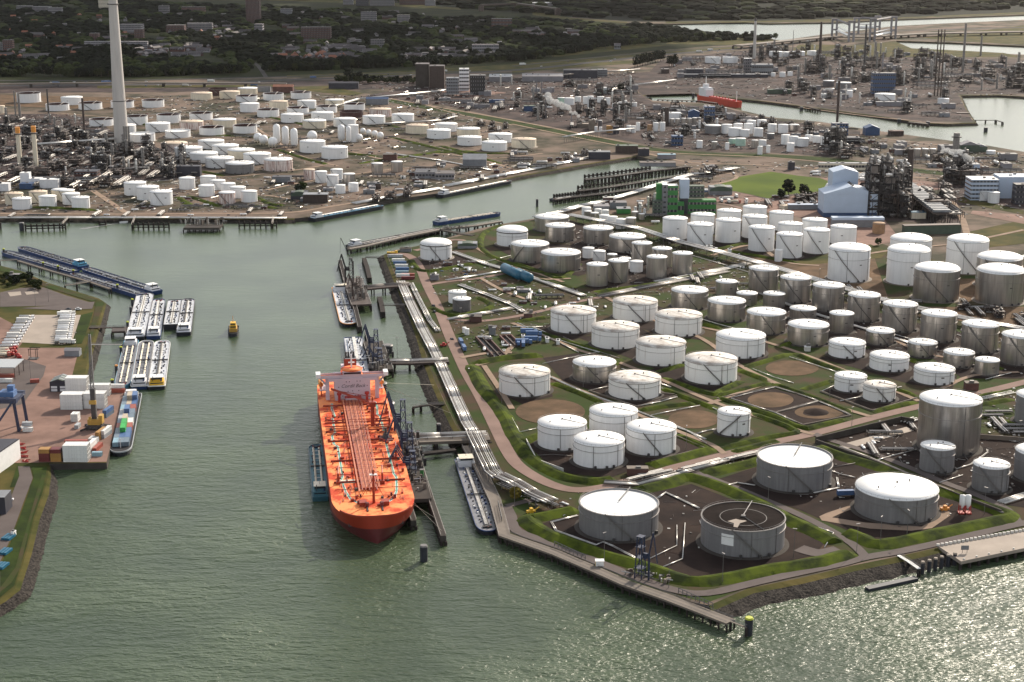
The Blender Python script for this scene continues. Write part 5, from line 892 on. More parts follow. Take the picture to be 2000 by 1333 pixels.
barge((318, 672), (306, 762), 12.6, 'white tank barge with yellow stern in the lower moored row', hullm='hull_dark', rim='white_paint', cabin='yellow', seed=15, dz=2.4)
barge((748, 407), (608, 433), 11.4, 'barge with bright blue deck along the opposite quay', hullm='hull_dark', deck='deck_blue', rim='hull_dark', seed=16, dz=3.4, style=1)
barge((997, 358), (858, 387), 11.4, 'dark barge with white wheelhouse on the opposite quay near the channel head', hullm='hull_dark', deck='deck_grey', seed=17, dz=3.4)
barge((976, 421), (850, 440), 11, 'white piped barge behind the right half of the long channel jetty', hullm='hull_blue', deck='deck_grey', seed=18, dz=3, style=2)
barge((858, 453), (681, 487), 11, 'dark tank barge behind the left half of the long channel jetty', hullm='hull_dark', deck='deck_grey', seed=19, dz=3, cabin='cabin_white')
barge((1250, 192), (1271, 195), 6, 'small dark barge at the left shore of the far basin', hullm='hull_dark', deck='hull_dark', seed=20, cabin=None)
barge((1078, 394), (1120, 388), 10, 'grey pontoon barge at the tip of the nearest old pier', hullm='hull_dark', deck='deck_grey', seed=21, cabin=None, flat=True)
# container barge
c, ang, L = ship_frame((234, 893), (258, 778)); o = root('container_barge', (c.x, c.y, WZ), 'container barge loaded with coloured boxes beside the container quay', 'barge', None, ang)
q = MB(); hull(q, L, 14, -1.5, 2.6, 12, 'hull_dark', 'steel_dark', rim='c_grey', bulw=.9); ob('hull', q, o)
q = MB(); q.box(-L / 2 + 1.5, -L / 2 + 8, -4.5, 4.5, 2.6, 5.2, 'cabin_white'); q.box(-L / 2 + 3, -L / 2 + 7, -3.5, 3.5, 5.2, 7.4, 'cabin_white'); ob('wheelhouse', q, o); q = MB(); q.bar((L / 2 - 10, 0, 2.6), (L / 2 - 10, 0, 9), .25, 'white_paint'); q.bar((L / 2 - 10, -2, 8), (L / 2 - 10, 2, 8), .2, 'white_paint'); ob('mast', q, o)
CT = {}
def cont_mesh(m, L=6.06, Hh=2.59):
    k = (m, L)
    if k not in CT:
        q = MB(); hw = 1.22
        nr = int(L / .55)
        for s_ in (-1, 1):                          # ribbed long sides
            vs = []
            for i in range(nr * 2 + 1): x = -L / 2 + L * i / (nr * 2); y = s_ * (hw - (.07 if (i // 1) % 2 else 0)); vs += [(x, y, .12), (x, y, Hh - .12)]
            q.add(vs, [(2 * i, 2 * i + 2, 2 * i + 3, 2 * i + 1) if s_ < 0 else (2 * i + 1, 2 * i + 3, 2 * i + 2, 2 * i) for i in range(nr * 2)], m)
            q.box(-L / 2, L / 2, s_ * hw - .06, s_ * hw + .06, 0, .14, m); q.box(-L / 2, L / 2, s_ * hw - .06, s_ * hw + .06, Hh - .14, Hh, m)
        q.box(-L / 2 + .02, L / 2 - .02, -hw + .07, hw - .07, .03, Hh - .05, m)
        for s_ in (-1, 1):
            for y in (-hw, hw): q.box(s_ * L / 2 - .08, s_ * L / 2 + .08, y - .08, y + .08, .01, Hh - .01, m)
            for y in (-.7, -.25, .25, .7): q.bar((s_ * (L / 2 + .04), y, .2), (s_ * (L / 2 + .04), y, Hh - .2), .06, 'trim_grey')
        CT[k] = q.mesh('container')
    return CT[k]
def container(x, y, z, rot, m, label, L=6.06, group='shipping containers', parent=None):
    return ob('shipping_container', cont_mesh(m, L), None, label, 'container', group, loc=(x, y, z), rot=rot)
cn = {'c_white': 'white', 'c_blue': 'blue', 'c_slate': 'slate blue', 'c_red': 'brick red', 'c_green': 'bright green', 'c_olive': 'light green', 'c_tan': 'tan', 'c_orange': 'ochre', 'c_maroon': 'maroon', 'c_grey': 'grey', 'c_sky': 'pale blue'}
rowsC = [['c_slate', 'c_tan', 'c_blue'], ['c_slate', 'c_tan', 'c_blue'], ['c_sky', 'c_red', 'c_red'], ['c_grey', 'c_blue', 'c_slate'], ['c_grey', 'c_blue', 'c_slate'], ['c_slate', 'c_tan', 'c_white'], ['c_red', 'c_green', 'c_red'], ['c_slate', 'c_green', 'c_blue'], ['c_slate', 'c_blue', 'c_blue'], ['c_sky', 'c_slate', 'c_slate']]
hi = {(5, 1), (6, 1), (7, 1), (0, 1), (0, 2), (3, 1)}; side_n = ['quay side', 'middle line', 'river side']
Mr = Matrix.Rotation(ang, 3, 'Z')
n_r = len(rowsC); pitch = (L - 24) / n_r
for i, rw in enumerate(rowsC):
    for j, m_ in enumerate(rw):
        y_off = 3.3 * (j - 1)
        p_ = Mr @ Vector((-L / 2 + 12 + pitch * (i + .5), y_off, 0)); lv = 2 if (i, j) in hi else 1
        for l_ in range(lv):
            container(c.x + p_.x, c.y + p_.y, WZ + 2.7 + 2.95 * l_, ang, m_, '%s container%s on the container barge, %s row from stern, %s' % (cn[m_], ' on another' if l_ else '', ORD[i], side_n[j]), pitch - .25, 'containers on the container barge').scale = (1, 1.28, 1.12)
# small pilot tug
c, ang, L = ship_frame((455, 664), (457, 638)); o = root('tug_boat', (c.x, c.y, WZ), 'small yellow tug with dark hull alone on the open water', 'tug', None, ang); L = 26
q = MB(); hull(q, L, 8.5, -1, 2.0, 7, 'hull_dark', 'steel_dark', rim='hull_dark', bulw=.9); ob('hull', q, o); q = MB(); q.box(-8, 5, -3, 3, 2, 4.6, 'crane_yellow'); q.box(-3, 4, -2.4, 2.4, 4.6, 7, 'yellow'); q.box(-2.6, 3.6, -2.1, 2.1, 7, 9, 'yellow'); ob('wheelhouse', q, o); q = MB(); q.box(3.62, 3.7, -1.9, 1.9, 7.6, 8.6, 'glass_dark'); q.box(4.02, 4.1, -2.1, 2.1, 5.4, 6.4, 'glass_dark'); ob('window', q, o); q = MB(); q.bar((0, 0, 9), (0, 0, 14), .25, 'orange_rim'); q.cyl(-5, 1.6, 4.6, 7.5, .6, 'red', n=8); q.cyl(-5, -1.6, 4.6, 7.5, .6, 'red', n=8); ob('mast', q, o)
# speedboat with wake
x_, y_ = G(242, 436, WZ); q = MB(); hull(q, 9, 3, -.3, 1.0, 3, 'white_paint', 'white_paint'); ob('speedboat', q, None, 'tiny white speedboat near the opposite quay', 'boat', loc=(x_, y_, WZ), rot=.5)
q = MB(); q.add([(x_ - 4, y_ - 1, WZ + .03), (x_ - 34, y_ - 34, WZ + .03), (x_ - 40, y_ - 32, WZ + .03), (x_ - 4, y_ + 1.5, WZ + .03)], [(3, 2, 1, 0)], 'tank_grey'); ob('wake', q, kind='structure')
# red coaster in the far basin
c, ang, L = ship_frame((1446, 211), (1368, 197)); o = root('cargo_ship', (c.x, c.y, WZ), 'red cargo ship with white superstructure in the far basin', 'ship', None, ang)
mat('coaster_red', (0.55, 0.06, 0.03), 0.5, 0, 0.2, 0.1); q = MB(); hull(q, L, 17, -1, 9, 18, 'coaster_red', 'coaster_red', bulw=1.5); ob('hull', q, o); q = MB(); q.box(-L / 2 + 6, -L / 2 + 28, -8, 8, 9, 22, 'cabin_white'); q.box(-L / 2 + 8, -L / 2 + 24, -9, 9, 22, 25, 'cabin_white'); q.box(-L / 2 + 12, -L / 2 + 20, -4, 4, 25, 31, 'cabin_white'); ob('superstructure', q, o)
q = MB(); q.bar((-L / 2 + 16, 0, 30), (-L / 2 + 16, 0, 44), 1.2, 'white_paint'); q.bar((L / 2 - 12, 0, 9), (L / 2 - 12, 0, 27), 1.2, 'white_paint'); ob('mast', q, o); q = MB(); q.box(-L / 2 + 32, L / 2 - 20, -4, 4, 9, 11.5, 'red'); [q.cyl(-20 + 9 * k, 0, 9, 14, .8, 'red', n=6) for k in range(6)]; ob('deck_gear', q, o)
# ---------------------------------------------------------------- the orange tanker
bow = Vector(G(736, 1011, 11)); hd = Vector((0.153, -0.988)).normalized(); LT = 266.0; ctr = bow - hd * (LT / 2); ang = math.atan2(hd.y, hd.x)
T = root('oil_tanker', (ctr.x, ctr.y, WZ), 'huge orange oil tanker with pinkish white bridge alongside the jetty', 'ship', None, ang)
B = 45.0; hL = LT / 2; DZ = 15.0
def outl(hw, bl, pw, xs=0.0, stern=.8):
    o_ = [(-hL, -hw * stern), (-hL + 14, -hw * .97), (-hL + 32, -hw)]
    for i in range(15): t = i / 14; a = math.pi / 2 * t; o_.append((hL - bl - xs + bl * math.sin(a), -hw * max(0, math.cos(a)) ** pw if i < 14 else 0))
    return o_ + [(x, -y) for x, y in reversed(o_[:-1])]
lev = [(-2.0, outl(B / 2 * .99, 58, 1.95, 0, .45)), (0.3, outl(B / 2 * .995, 56, 1.75, 0, .5)), (5.0, outl(B / 2, 47, 1.25, 0, .65)), (8.4, outl(B / 2, 38, .92, 0, .72)), (DZ, outl(B / 2, 31, .68, 0, .8))]
q = MB(); n_ = len(lev[0][1])
for (z0, a), (z1, b_) in zip(lev, lev[1:]):
    q.add([(x, y, z0) for x, y in a] + [(x, y, z1) for x, y in b_], [(i, (i + 1) % n_, n_ + (i + 1) % n_, n_ + i) for i in range(n_)], 'ship_orange' if z0 >= 8 else 'ship_red', True)
ob('hull', q, T)
dk = lev[-1][1]; q = MB(); tri = tessellate_polygon([[Vector((x, y, 0)) for x, y in dk]]); q.add([(x, y, DZ) for x, y in dk], [tuple(t) if area2(dk, t) > 0 else tuple(reversed(t)) for t in tri], 'ship_deck'); ob('deck', q, T)
q = MB(); v = [(x, y, DZ) for x, y in dk] + [(x, y, DZ + 1.0) for x, y in dk] + [(x * .997, y * .985, DZ + 1.0) for x, y in dk] + [(x * .997, y * .985, DZ + .01) for x, y in dk]
for k in range(3): q.add(v[k * n_:(k + 2) * n_], [(i, (i + 1) % n_, n_ + (i + 1) % n_, n_ + i) for i in range(n_) if 2 < i < n_ - 4 and (k != 1 or True) and (8 < i < n_ - 10)], 'ship_orange')
ob('bulwark', q, T)
q = MB()
for s_ in (-1, 1):
    q.box(hL - 13, hL - 10, s_ * 13.5 - 1.2, s_ * 13.5 + 1.2, 9, 12, 'ship_orange'); q.box(hL - 8.6 , hL - 7.4, s_ * 13.9 - .7, s_ * 13.9 + .7, 7.6, 9.8, 'trim_dark')
ob('anchor', q, T)
hx = -81.6; rnd = random.Random(5); g = MB()
q = MB()                                           # long pipes down the middle, from the house to the bow
for k, yy in enumerate([-5.6, -4.9, -4.2, -3.5, -2.8, -1.9, -1.2, -.5, .2, 1.0, 1.7, 2.6, 3.3, 4.6, 5.3]):
    q.bar((hx + 4, yy, DZ + 1.6), (hL - 38 - (4 if k % 3 else 0), yy * .9, DZ + 1.6), .34 if k % 4 else .55, 'ship_pipe' if k % 3 else 'ship_gear')
ob('deck_pipe', q, T)
q = MB(); q.box(hx + 4, hL - 36, -7.2, -6.3, DZ + 1.9, DZ + 2.0, 'ship_pipe')
for k in range(26): xx = hx + 7 + k * 6.6; q.bar((xx, -7.6, DZ + 1.1), (xx, 6.2, DZ + 1.1), .35, 'ship_gear'); q.bar((xx, -7.6, DZ), (xx, -7.6, DZ + 3), .22, 'ship_gear')
ob('catwalk', q, T)
q = MB()                                           # transverse frames, low walls, piping
for k in range(15):
    xx = hx + 12 + k * 12.2
    if xx > hL - 26: break
    w = 20 if xx < hL - 40 else 15
    q.bar((xx, -w, DZ + .5), (xx, w, DZ + .5), .3 if k % 3 else .75, 'ship_gear')
    for s_ in (-1, 1):
        for j in range(3): y0 = s_ * rnd.uniform(8, 18); q.bar((xx + rnd.uniform(1, 6), y0, DZ + .5), (xx + rnd.uniform(5, 11), y0 + rnd.uniform(-.1, .1), DZ + .5), .28, 'ship_gear')
for x0 in (-34, -29, -22, -18, -13): q.bar((x0, -20.5, DZ + 1.5), (x0, 20.5, DZ + 1.5), .6, rnd.choice(('ship_gear', 'ship_pipe')))
for x0 in (-36, -10):
    for s_ in (-1, 1): q.bar((x0, s_ * 12, DZ + .5), (x0, s_ * 20, DZ + 2), .5, 'ship_gear')
for k in range(60):
    xx = rnd.uniform(hx + 8, hL - 40); yy = rnd.choice((-1, 1)) * rnd.uniform(8, 19); L_ = rnd.uniform(2, 9); s_ = rnd.random() < .5
    q.bar((xx, yy, DZ + .4), (xx + (L_ if s_ else 0), yy + (0 if s_ else L_ * .5), DZ + .4), .22, rnd.choice(('ship_gear', 'ship_red', 'ship_pipe')))
ob('cross_pipes', q, T)
for k in range(96):
    q = MB(); xx = rnd.uniform(hx + 8, hL - 12); yy = rnd.choice((-1, 1)) * rnd.uniform(7.5, 20.5)
    if xx > hL - 34: yy *= max(.25, (hL - 6 - xx) / 34)
    r_ = rnd.uniform(.35, .9)
    if rnd.random() < .6: q.cyl(xx, yy, DZ, DZ + rnd.uniform(.6, 2.2), r_, rnd.choice(('ship_gear', 'ship_gear', 'trim_dark', 'ship_red')), n=7)
    else: q.box(xx - r_, xx + r_, yy - r_ * 1.4, yy + r_ * 1.4, DZ, DZ + rnd.uniform(.5, 1.6), rnd.choice(('ship_gear', 'ship_red', 'ship_gear')))
    ob('deck_fitting', q, T)
q = MB()
for s_ in (-1, 1):
    pts = [(hx + 6, s_ * 14), (hx + 18, s_ * 14.5), (-48, s_ * 13.5), (-44, s_ * 15), (-14, s_ * 15), (-8, s_ * 17), (8, s_ * 16.5), (12, s_ * 14.5), (66, s_ * 14.5), (72, s_ * 15.5), (92, s_ * 14), (104, s_ * 12), (112, s_ * 7)]
    for (a0, b0), (a1, b1) in zip(pts, pts[1:]):
        d = Vector((a1 - a0, b1 - b0)).normalized(); nn = Vector((-d.y, d.x)) * .62
        q.add([(a0 - nn.x, b0 - nn.y, DZ + .03), (a1 - nn.x, b1 - nn.y, DZ + .03), (a1 + nn.x, b1 + nn.y, DZ + .03), (a0 + nn.x, b0 + nn.y, DZ + .03)], [(0, 1, 2, 3)], 'walk_green')
        for e_ in (-1, 1):
            q.add([(a0 + e_ * nn.x - nn.x * .2, b0 + e_ * nn.y - nn.y * .2, DZ + .04), (a1 + e_ * nn.x - nn.x * .2, b1 + e_ * nn.y - nn.y * .2, DZ + .04), (a1 + e_ * nn.x + nn.x * .2, b1 + e_ * nn.y + nn.y * .2, DZ + .04), (a0 + e_ * nn.x + nn.x * .2, b0 + e_ * nn.y + nn.y * .2, DZ + .04)], [(0, 1, 2, 3)], 'white_paint')
q.add([(72, -16.5, DZ + .05), (78, -16.5, DZ + .05), (78, -8, DZ + .05), (72, -8, DZ + .05)], [(0, 1, 2, 3)], 'tank_cream')
ob('walkway', q, T)
def gear(name, fn): q_ = MB(); fn(q_); ob(name, q_, T)
def fcrane(q_):
    q_.cyl(-24, 9, DZ, DZ + 15, 1.3, 'ship_gear', n=10); q_.box(-26, -22, 7, 11, DZ + 13, DZ + 16, 'ship_gear'); q_.bar((-24, 9, DZ + 15), (-50, -15, DZ + 17.5), 1.1, 'ship_gear'); q_.bar((-24, 9, DZ + 19), (-44, -10, DZ + 17.5), .3, 'ship_gear'); q_.bar((-24, 9, DZ + 15), (-24, 9, DZ + 19), .5, 'ship_gear')
gear('hose_crane', fcrane)
gear('foremast', lambda q_: (q_.cyl(hL - 22, 0, DZ, DZ + 19, .8, 'ship_gear', n=8, r1=.5), q_.box(hL - 23, hL - 21, -2, 2, DZ + 16, DZ + 16.4, 'white_paint'), q_.bar((hL - 22, 0, DZ + 14), (hL - 32, -6, DZ), .25, 'ship_gear'), q_.bar((hL - 22, 0, DZ + 14), (hL - 32, 6, DZ), .25, 'ship_gear')))
gear('windlass', lambda q_: [(q_.box(hL - 22, hL - 17, s_ * 6 - 2, s_ * 6 + 2, DZ, DZ + 2.2, 'ship_gear'), q_.cyl(hL - 16, s_ * 4, DZ, DZ + 2.6, 1.0, 'ship_red', n=10), q_.box(hL - 15, hL - 9, s_ * 4 - .4, s_ * 4 + .4, DZ + .1, DZ + .6, 'hull_dark')) for s_ in (-1, 1)])
for xx, yy in ((-20, 19), (40, 18), (78, -17.5), (80, 7), (-50, 19.5)):
    gear('deck_derrick', lambda q_: (q_.cyl(xx, yy, DZ, DZ + 6, .6, 'ship_gear', n=8), q_.bar((xx, yy, DZ + 6), (xx - 9, yy + .5, DZ + 7.5), .5, 'ship_gear'), q_.box(xx - 1.5, xx + 1.5, yy - 1.2, yy + 1.2, DZ, DZ + 1.6, 'ship_gear')))
gear('deck_house', lambda q_: (q_.cyl(2, 15, DZ, DZ + 3.5, 2.6, 'trim_dark', n=12, r1=1.4), q_.cyl(2, 15, DZ + 3.5, DZ + 7, .7, 'trim_dark', n=8), q_.box(-3, 7, 11, 19, DZ, DZ + .6, 'ship_red')))
# superstructure
hs = MB(); HZ = DZ
hs.box(hx - 16, hx, -11.6, 11.6, HZ, HZ + 14.8, 'ship_house'); hs.box(hx - 12, hx + .02 - .02, -16, -11.6, HZ + 13, HZ + 14.8, 'ship_house'); hs.box(hx - 12, hx, 11.6, 16, HZ + 13, HZ + 14.8, 'ship_house')
hs.box(hx - 14, hx - .6, -7, 7, HZ + 14.8, HZ + 16.5, 'ship_house', top='ship_deck')
hs.box(hx - 7.5, hx - 1, -22, 22, HZ + 14.9, HZ + 15.6, 'ship_house', top='ship_deck'); hs.box(hx - 1.0, hx - .8, -22, 22, HZ + 15.6, HZ + 17.0, 'ship_house'); hs.box(hx - 7.5, hx - 7.3, -22, 22, HZ + 15.6, HZ + 16.8, 'ship_house')
for s_ in (-1, 1): hs.box(hx - 8, hx - .5, s_ * 22 - 1.5, s_ * 22 + 1.5, HZ + 15.6, HZ + 18, 'white_paint'); hs.bar((hx - 3, s_ * 16.5, HZ + 9.5), (hx - 3, s_ * 21, HZ + 14.9), .9, 'ship_house'); hs.box(hx - 5, hx - 2, s_ * 16.2 - 1.2, s_ * 16.2 + 1.2, HZ, HZ + 14.9, 'ship_house')
sup = ob('superstructure', hs, T)
q = MB(); q.box(hx - 10, hx - .3, -6, 6, HZ + 16.5, HZ + 19.3, 'ship_house'); q.lathe(hx - 6, 0, [(7, HZ + 19.3), (7.2, HZ + 19.8), (0.05, HZ + 20.1)], 'ship_deck', 24); q.box(hx - .28, hx - .2, -5.6, 5.6, HZ + 17.5, HZ + 18.7, 'glass_dark'); ob('wheelhouse', q, T)
q = MB()
for (yy, zz) in [(-9, 9), (9.5, 9.5), (-4, 12.5), (-2, 12.5), (3, 12.7), (5, 12.7), (-3, 6), (0, 6.2), (4, 6.2), (0.3, 4.6), (-8.4, 3), (-6.5, 3), (-3, 3), (-1.5, 3), (1.6, 3), (3.5, 3.2), (6, 3.2), (9.3, 3)]:
    q.box(hx + .03, hx + .06, yy - .25, yy + .25, HZ + zz - .3, HZ + zz + .35, 'glass_dark')
ob('window', q, T)
cu = bpy.data.curves.new('lettering', 'FONT'); cu.body = 'Cordil Back'; cu.size = 3.3; cu.shear = .35; cu.align_x = 'CENTER'; cu.extrude = .03; cu.resolution_u = 2
to = bpy.data.objects.new('lettering', cu); COL.objects.link(to); bpy.context.view_layer.update()
me = bpy.data.meshes.new_from_object(to); bpy.data.objects.remove(to); me.materials.clear(); me.materials.append(MATS['trim_dark'])
lo = bpy.data.objects.new('lettering', me); COL.objects.link(lo); lo.parent = T; lo.location = (hx + .05, 0.3, HZ + 8.6); lo.rotation_euler = (math.pi / 2, 0, math.pi / 2)
q = MB(); q.box(hx - 32, hx - 17, -6, 6, HZ, HZ + 16, 'ship_house'); q.box(hx - 29, hx - 21, -4, 4, HZ + 16, HZ + 22, 'ship_gear', top='trim_dark')
for yy in (-2.6, -1, .8, 2.4): q.cyl(hx - 25, yy, HZ + 22, HZ + 26, .7, 'trim_dark', n=8)
ob('funnel', q, T); q = MB(); q.cyl(hx - 8, 0, HZ + 20, HZ + 29, .6, 'white_paint', n=6); q.bar((hx - 8, -4, HZ + 26), (hx - 8, 4, HZ + 26), .3, 'white_paint'); q.box(hx - 8.5, hx - 7.5, -2, 2, HZ + 23, HZ + 23.6, 'white_paint'); ob('radar_mast', q, T)
for s_ in (-1, 1):
    q = MB(); q.box(hx - 26, hx - 10, s_ * 19 - 2, s_ * 19 + 2, HZ + 4, HZ + 4.5, 'ship_house'); q.hcap((hx - 24, s_ * 20, HZ + 7), (hx - 15, s_ * 20, HZ + 7), 1.7, 'orange_rim'); q.bar((hx - 12, s_ * 20, HZ), (hx - 12, s_ * 20, HZ + 10), .6, 'ship_deck'); q.bar((hx - 26, s_ * 20, HZ), (hx - 26, s_ * 20, HZ + 10), .6, 'ship_deck'); ob('lifeboat', q, T)
    q = MB(); q.cyl(hx + 4, s_ * 9, HZ, HZ + 6, .9, 'red', n=10); q.cyl(hx + 4, s_ * 9, HZ + 5, HZ + 6.4, 1.5, 'red', n=10); ob('ventilator', q, T)
q = MB(); q.box(hx + .5, hx + 5, -5, 5, HZ, HZ + 2.8, 'ship_house'); q.box(hx + .4, hx + 5.2, -5.4, 5.4, HZ + 2.8, HZ + 3.1, 'red'); ob('pump_house', q, T)
o = root('mooring_lines', (0, 0, 0), 'thin mooring ropes from the tanker to the bank posts', 'rope'); q = MB(); w_ = T.matrix_world
def shp(x, y, z): c_, s_ = math.cos(ang), math.sin(ang); return (ctr.x + x * c_ - y * s_, ctr.y + x * s_ + y * c_, WZ + z)
for a, e in ((shp(-120, 18, 15), (*G(848, 755), 1)), (shp(-118, 18, 15), (*G(880, 810), 1)), (shp(105, 16, 15), (*G(850, 1012, 1), 1)), (shp(100, 18, 15), (*G(866, 1040, 1), 1))): q.bar(a, e, .12, 'tank_cream')
ob('ropes', q, o)
# ---------------------------------------------------------------- tall chimney and refinery stacks
def stack(px, py, ptop, w0, w1, label, m='chimney', name='chimney', bands=(), lean=0, topm=None, n=20):
    x, y = G(px, py); h = HT(ptop, y); k = (y * CP + H * SP) / FPX; o = root(name, (x, y, 0), label, 'chimney', None)
    q = MB(); q.cyl(0, 0, 0, h, w0 * k / 2, m, r1=w1 * k / 2, n=n, capm='trim_dark'); ob('shaft', q, o)
    q = MB()
    for f_, ww in bands: r_ = (w0 + (w1 - w0) * f_) * k / 2; q.lathe(0, 0, [(r_, h * f_), (r_ + ww, h * f_), (r_ + ww, h * f_ + 1.2), (r_, h * f_ + 1.2)], 'trim_dark', n, False)
    if topm: q.cyl(0, 0, h * .86, h + .3, w1 * k / 2 + .12, topm, n=n)
    if q.v: ob('platform', q, o)
    return o
stack(238, 283, -4, 28, 16.5, 'very tall pale concrete chimney towering over the refinery', bands=((.955, 1.6), (.3, .1)), n=32)
for px, lb in ((40, 'pale stack with orange top, left of the pair'), (71, 'pale stack with orange top, right of the pair')): stack(px, 330, 249 + (0 if px < 60 else -2), 9, 8.6, lb, m='tank_cream', bands=((.83, 2),), topm='orange_rim')
stack(31, 228, 178, 3, 3, 'slim grey stack beside the farthest open tank', m='steel'); stack(39, 228, 181, 5, 4, 'thick grey stack beside the farthest open tank', m='steel'); stack(95, 222, 174, 3.5, 3, 'thin black stack between open tanks', m='trim_dark'); stack(166, 272, 192, 4.5, 4, 'dark brown stack left of the tall chimney', m='steel_brown')
for k in range(3): stack(245 + k * 4.5, 304, 247, 4, 4, 'silver flue, %s of three beside the chimney foot' % ORD[k], m='steel')
stack(1473, 115, 36, 7, 4, 'dark-topped thin chimney of the far refinery, leftmost', m='chimney', topm='trim_dark'); stack(1600, 138, 43, 6.5, 4, 'dark thin chimney in front of the lift bridge', m='steel_brown'); stack(1548, 105, 60, 1.5, 1, 'very thin mast left of the lift bridge', m='trim_grey')
stack(1688, 130, 48, 4, 3.5, 'black thin chimney in front of the lift bridge', m='trim_dark'); stack(1880, 142, 46, 5, 4, 'grey chimney right of the lattice flare tower', m='steel'); stack(1915, 110, 70, 4, 3, 'short grey chimney at the far right', m='steel'); stack(1723, 142, 102, 3, 3, 'pale thin chimney above the blue process block', m='town_pale')
stack(1866, 303, 260, 13, 12, 'thick grey round stack with a collar beside the basin', m='steel', bands=((.8, 2.5),)); stack(1773, 398, 291, 14, 12, 'tall square-looking brown-grey tower stack beside the process block', m='steel_brown', n=6)
stack(1302, 246, 210, 9, 8, 'brown column tower among the chemical tanks', m='steel_brown', n=8); stack(1634, 260, 158, 5, 5, 'slim dark flare mast beside the basin', m='steel_brown', n=6)
for k, x_ in enumerate((1827, 1833, 1839)): stack(x_ - 2, 188, 58, 2.6, 2.2, 'dark pipe of the tall flare tower, %s of three' % ORD[k], m='steel_brown', bands=((.8, .8), (.6, .8), (.4, .8)), n=6)
stack(1066, 232, 188, 1.6, 1.4, 'thin pale flue beside the steam plume', m='town_pale'); stack(1116, 246, 224, 2, 1.8, 'short thin flue under the steam plume', m='town_pale'); stack(1048, 185, 160, 2, 2, 'left thin flue of a pair behind the steam plume', m='town_pale'); stack(1058, 188, 160, 2, 2, 'right thin flue of a pair behind the steam plume', m='town_pale')
# ---------------------------------------------------------------- buildings
m = mat('window_strip', (0.03, 0.035, 0.045), 0.2, 0, .3, .3); n = m.node_tree; b = n.nodes['Principled BSDF']; src = b.inputs['Base Color'].links[0].from_socket     # panes divided by pale piers
tc = n.nodes.new('ShaderNodeTexCoord'); sx = n.nodes.new('ShaderNodeSeparateXYZ'); n.links.new(tc.outputs['Object'], sx.inputs[0]); ad = n.nodes.new('ShaderNodeMath'); n.links.new(sx.outputs[0], ad.inputs[0]); n.links.new(sx.outputs[1], ad.inputs[1])
dv = n.nodes.new('ShaderNodeMath'); dv.operation = 'DIVIDE'; dv.inputs[1].default_value = 4.0; n.links.new(ad.outputs[0], dv.inputs[0]); fr = n.nodes.new('ShaderNodeMath'); fr.operation = 'FRACT'; n.links.new(dv.outputs[0], fr.inputs[0]); lt = n.nodes.new('ShaderNodeMath'); lt.operation = 'LESS_THAN'; lt.inputs[1].default_value = .32; n.links.new(fr.outputs[0], lt.inputs[0])
mx = n.nodes.new('ShaderNodeMix'); mx.data_type = 'RGBA'; mx.inputs[7].default_value = (.2, .19, .19, 1); n.links.new(lt.outputs[0], mx.inputs[0]); n.links.new(src, mx.inputs[6]); n.links.new(mx.outputs[2], b.inputs['Base Color'])
def block(px0, px1, pyt, pyb, dep, wm, rm, label, roof='flat', win=0, name='building', cat='building', rot=0, group=None, h=None, winm='glass_dark'):
    x0, y0 = G(px0, pyb); x1, _ = G(px1, pyb); w = x1 - x0; x = (x0 + x1) / 2; hh_ = h or max(2.5, HT(pyt, y0)); o = root(name, (x, y0 + dep / 2, 0), label, cat, group, R(rot)); q = MB()
    q.box(-w / 2, w / 2, -dep / 2, dep / 2, 0, hh_, wm); ob('wall', q, o); q = MB()
    if roof == 'flat':
        q.box(-w / 2 - .15, w / 2 + .15, -dep / 2 - .15, dep / 2 + .15, hh_ + .003, hh_ + .5, rm)
        rr = random.Random(int(px0 * 3 + pyb)); 
        for k in range(max(1, int(w / 14))): a = rr.uniform(-w * .4, w * .4); b_ = rr.uniform(-dep * .3, dep * .3); q.box(a - 1.4, a + 1.4, b_ - 1.2, b_ + 1.2, hh_ + .5, hh_ + rr.uniform(1.2, 2.6), 'trim_grey')
    elif roof == 'gablex': q.add([(-w / 2 - .3, -dep / 2 - .3, hh_), (w / 2 + .3, -dep / 2 - .3, hh_), (w / 2 + .3, 0, hh_ + dep * .22), (-w / 2 - .3, 0, hh_ + dep * .22), (w / 2 + .3, dep / 2 + .3, hh_), (-w / 2 - .3, dep / 2 + .3, hh_)], [(0, 1, 2, 3), (3, 2, 4, 5), (1, 4, 2), (0, 3, 5)], rm)
    elif roof == 'gabley': q.add([(-w / 2 - .3, -dep / 2 - .3, hh_), (-w / 2 - .3, dep / 2 + .3, hh_), (0, dep / 2 + .3, hh_ + w * .2), (0, -dep / 2 - .3, hh_ + w * .2), (w / 2 + .3, -dep / 2 - .3, hh_), (w / 2 + .3, dep / 2 + .3, hh_)], [(0, 3, 2, 1), (3, 4, 5, 2), (0, 4, 3), (1, 2, 5)], rm)
    else:
        pf = [(-w / 2 * math.cos(math.pi * i / 10), hh_ * (.5 if hh_ > 4 else .3) + hh_ * .6 * math.sin(math.pi * i / 10)) for i in range(11)]
        v = [(a, -dep / 2 - .2, z_) for a, z_ in pf] + [(a, dep / 2 + .2, z_) for a, z_ in pf]; q.add(v, [(i, i + 1, 12 + i, 11 + i) for i in range(10)] + [tuple(range(10, -1, -1)), tuple(range(11, 22))], rm)
    ob('roof', q, o)
    for k in range(win):
        q = MB(); z0 = hh_ * (k + .38) / win; z1 = hh_ * (k + .75) / win; q.box(-w / 2 - .05, w / 2 + .05, -dep / 2 - .05, dep / 2 + .05, z0, z1, 'window_strip'); ob('window_band', q, o)
    return o
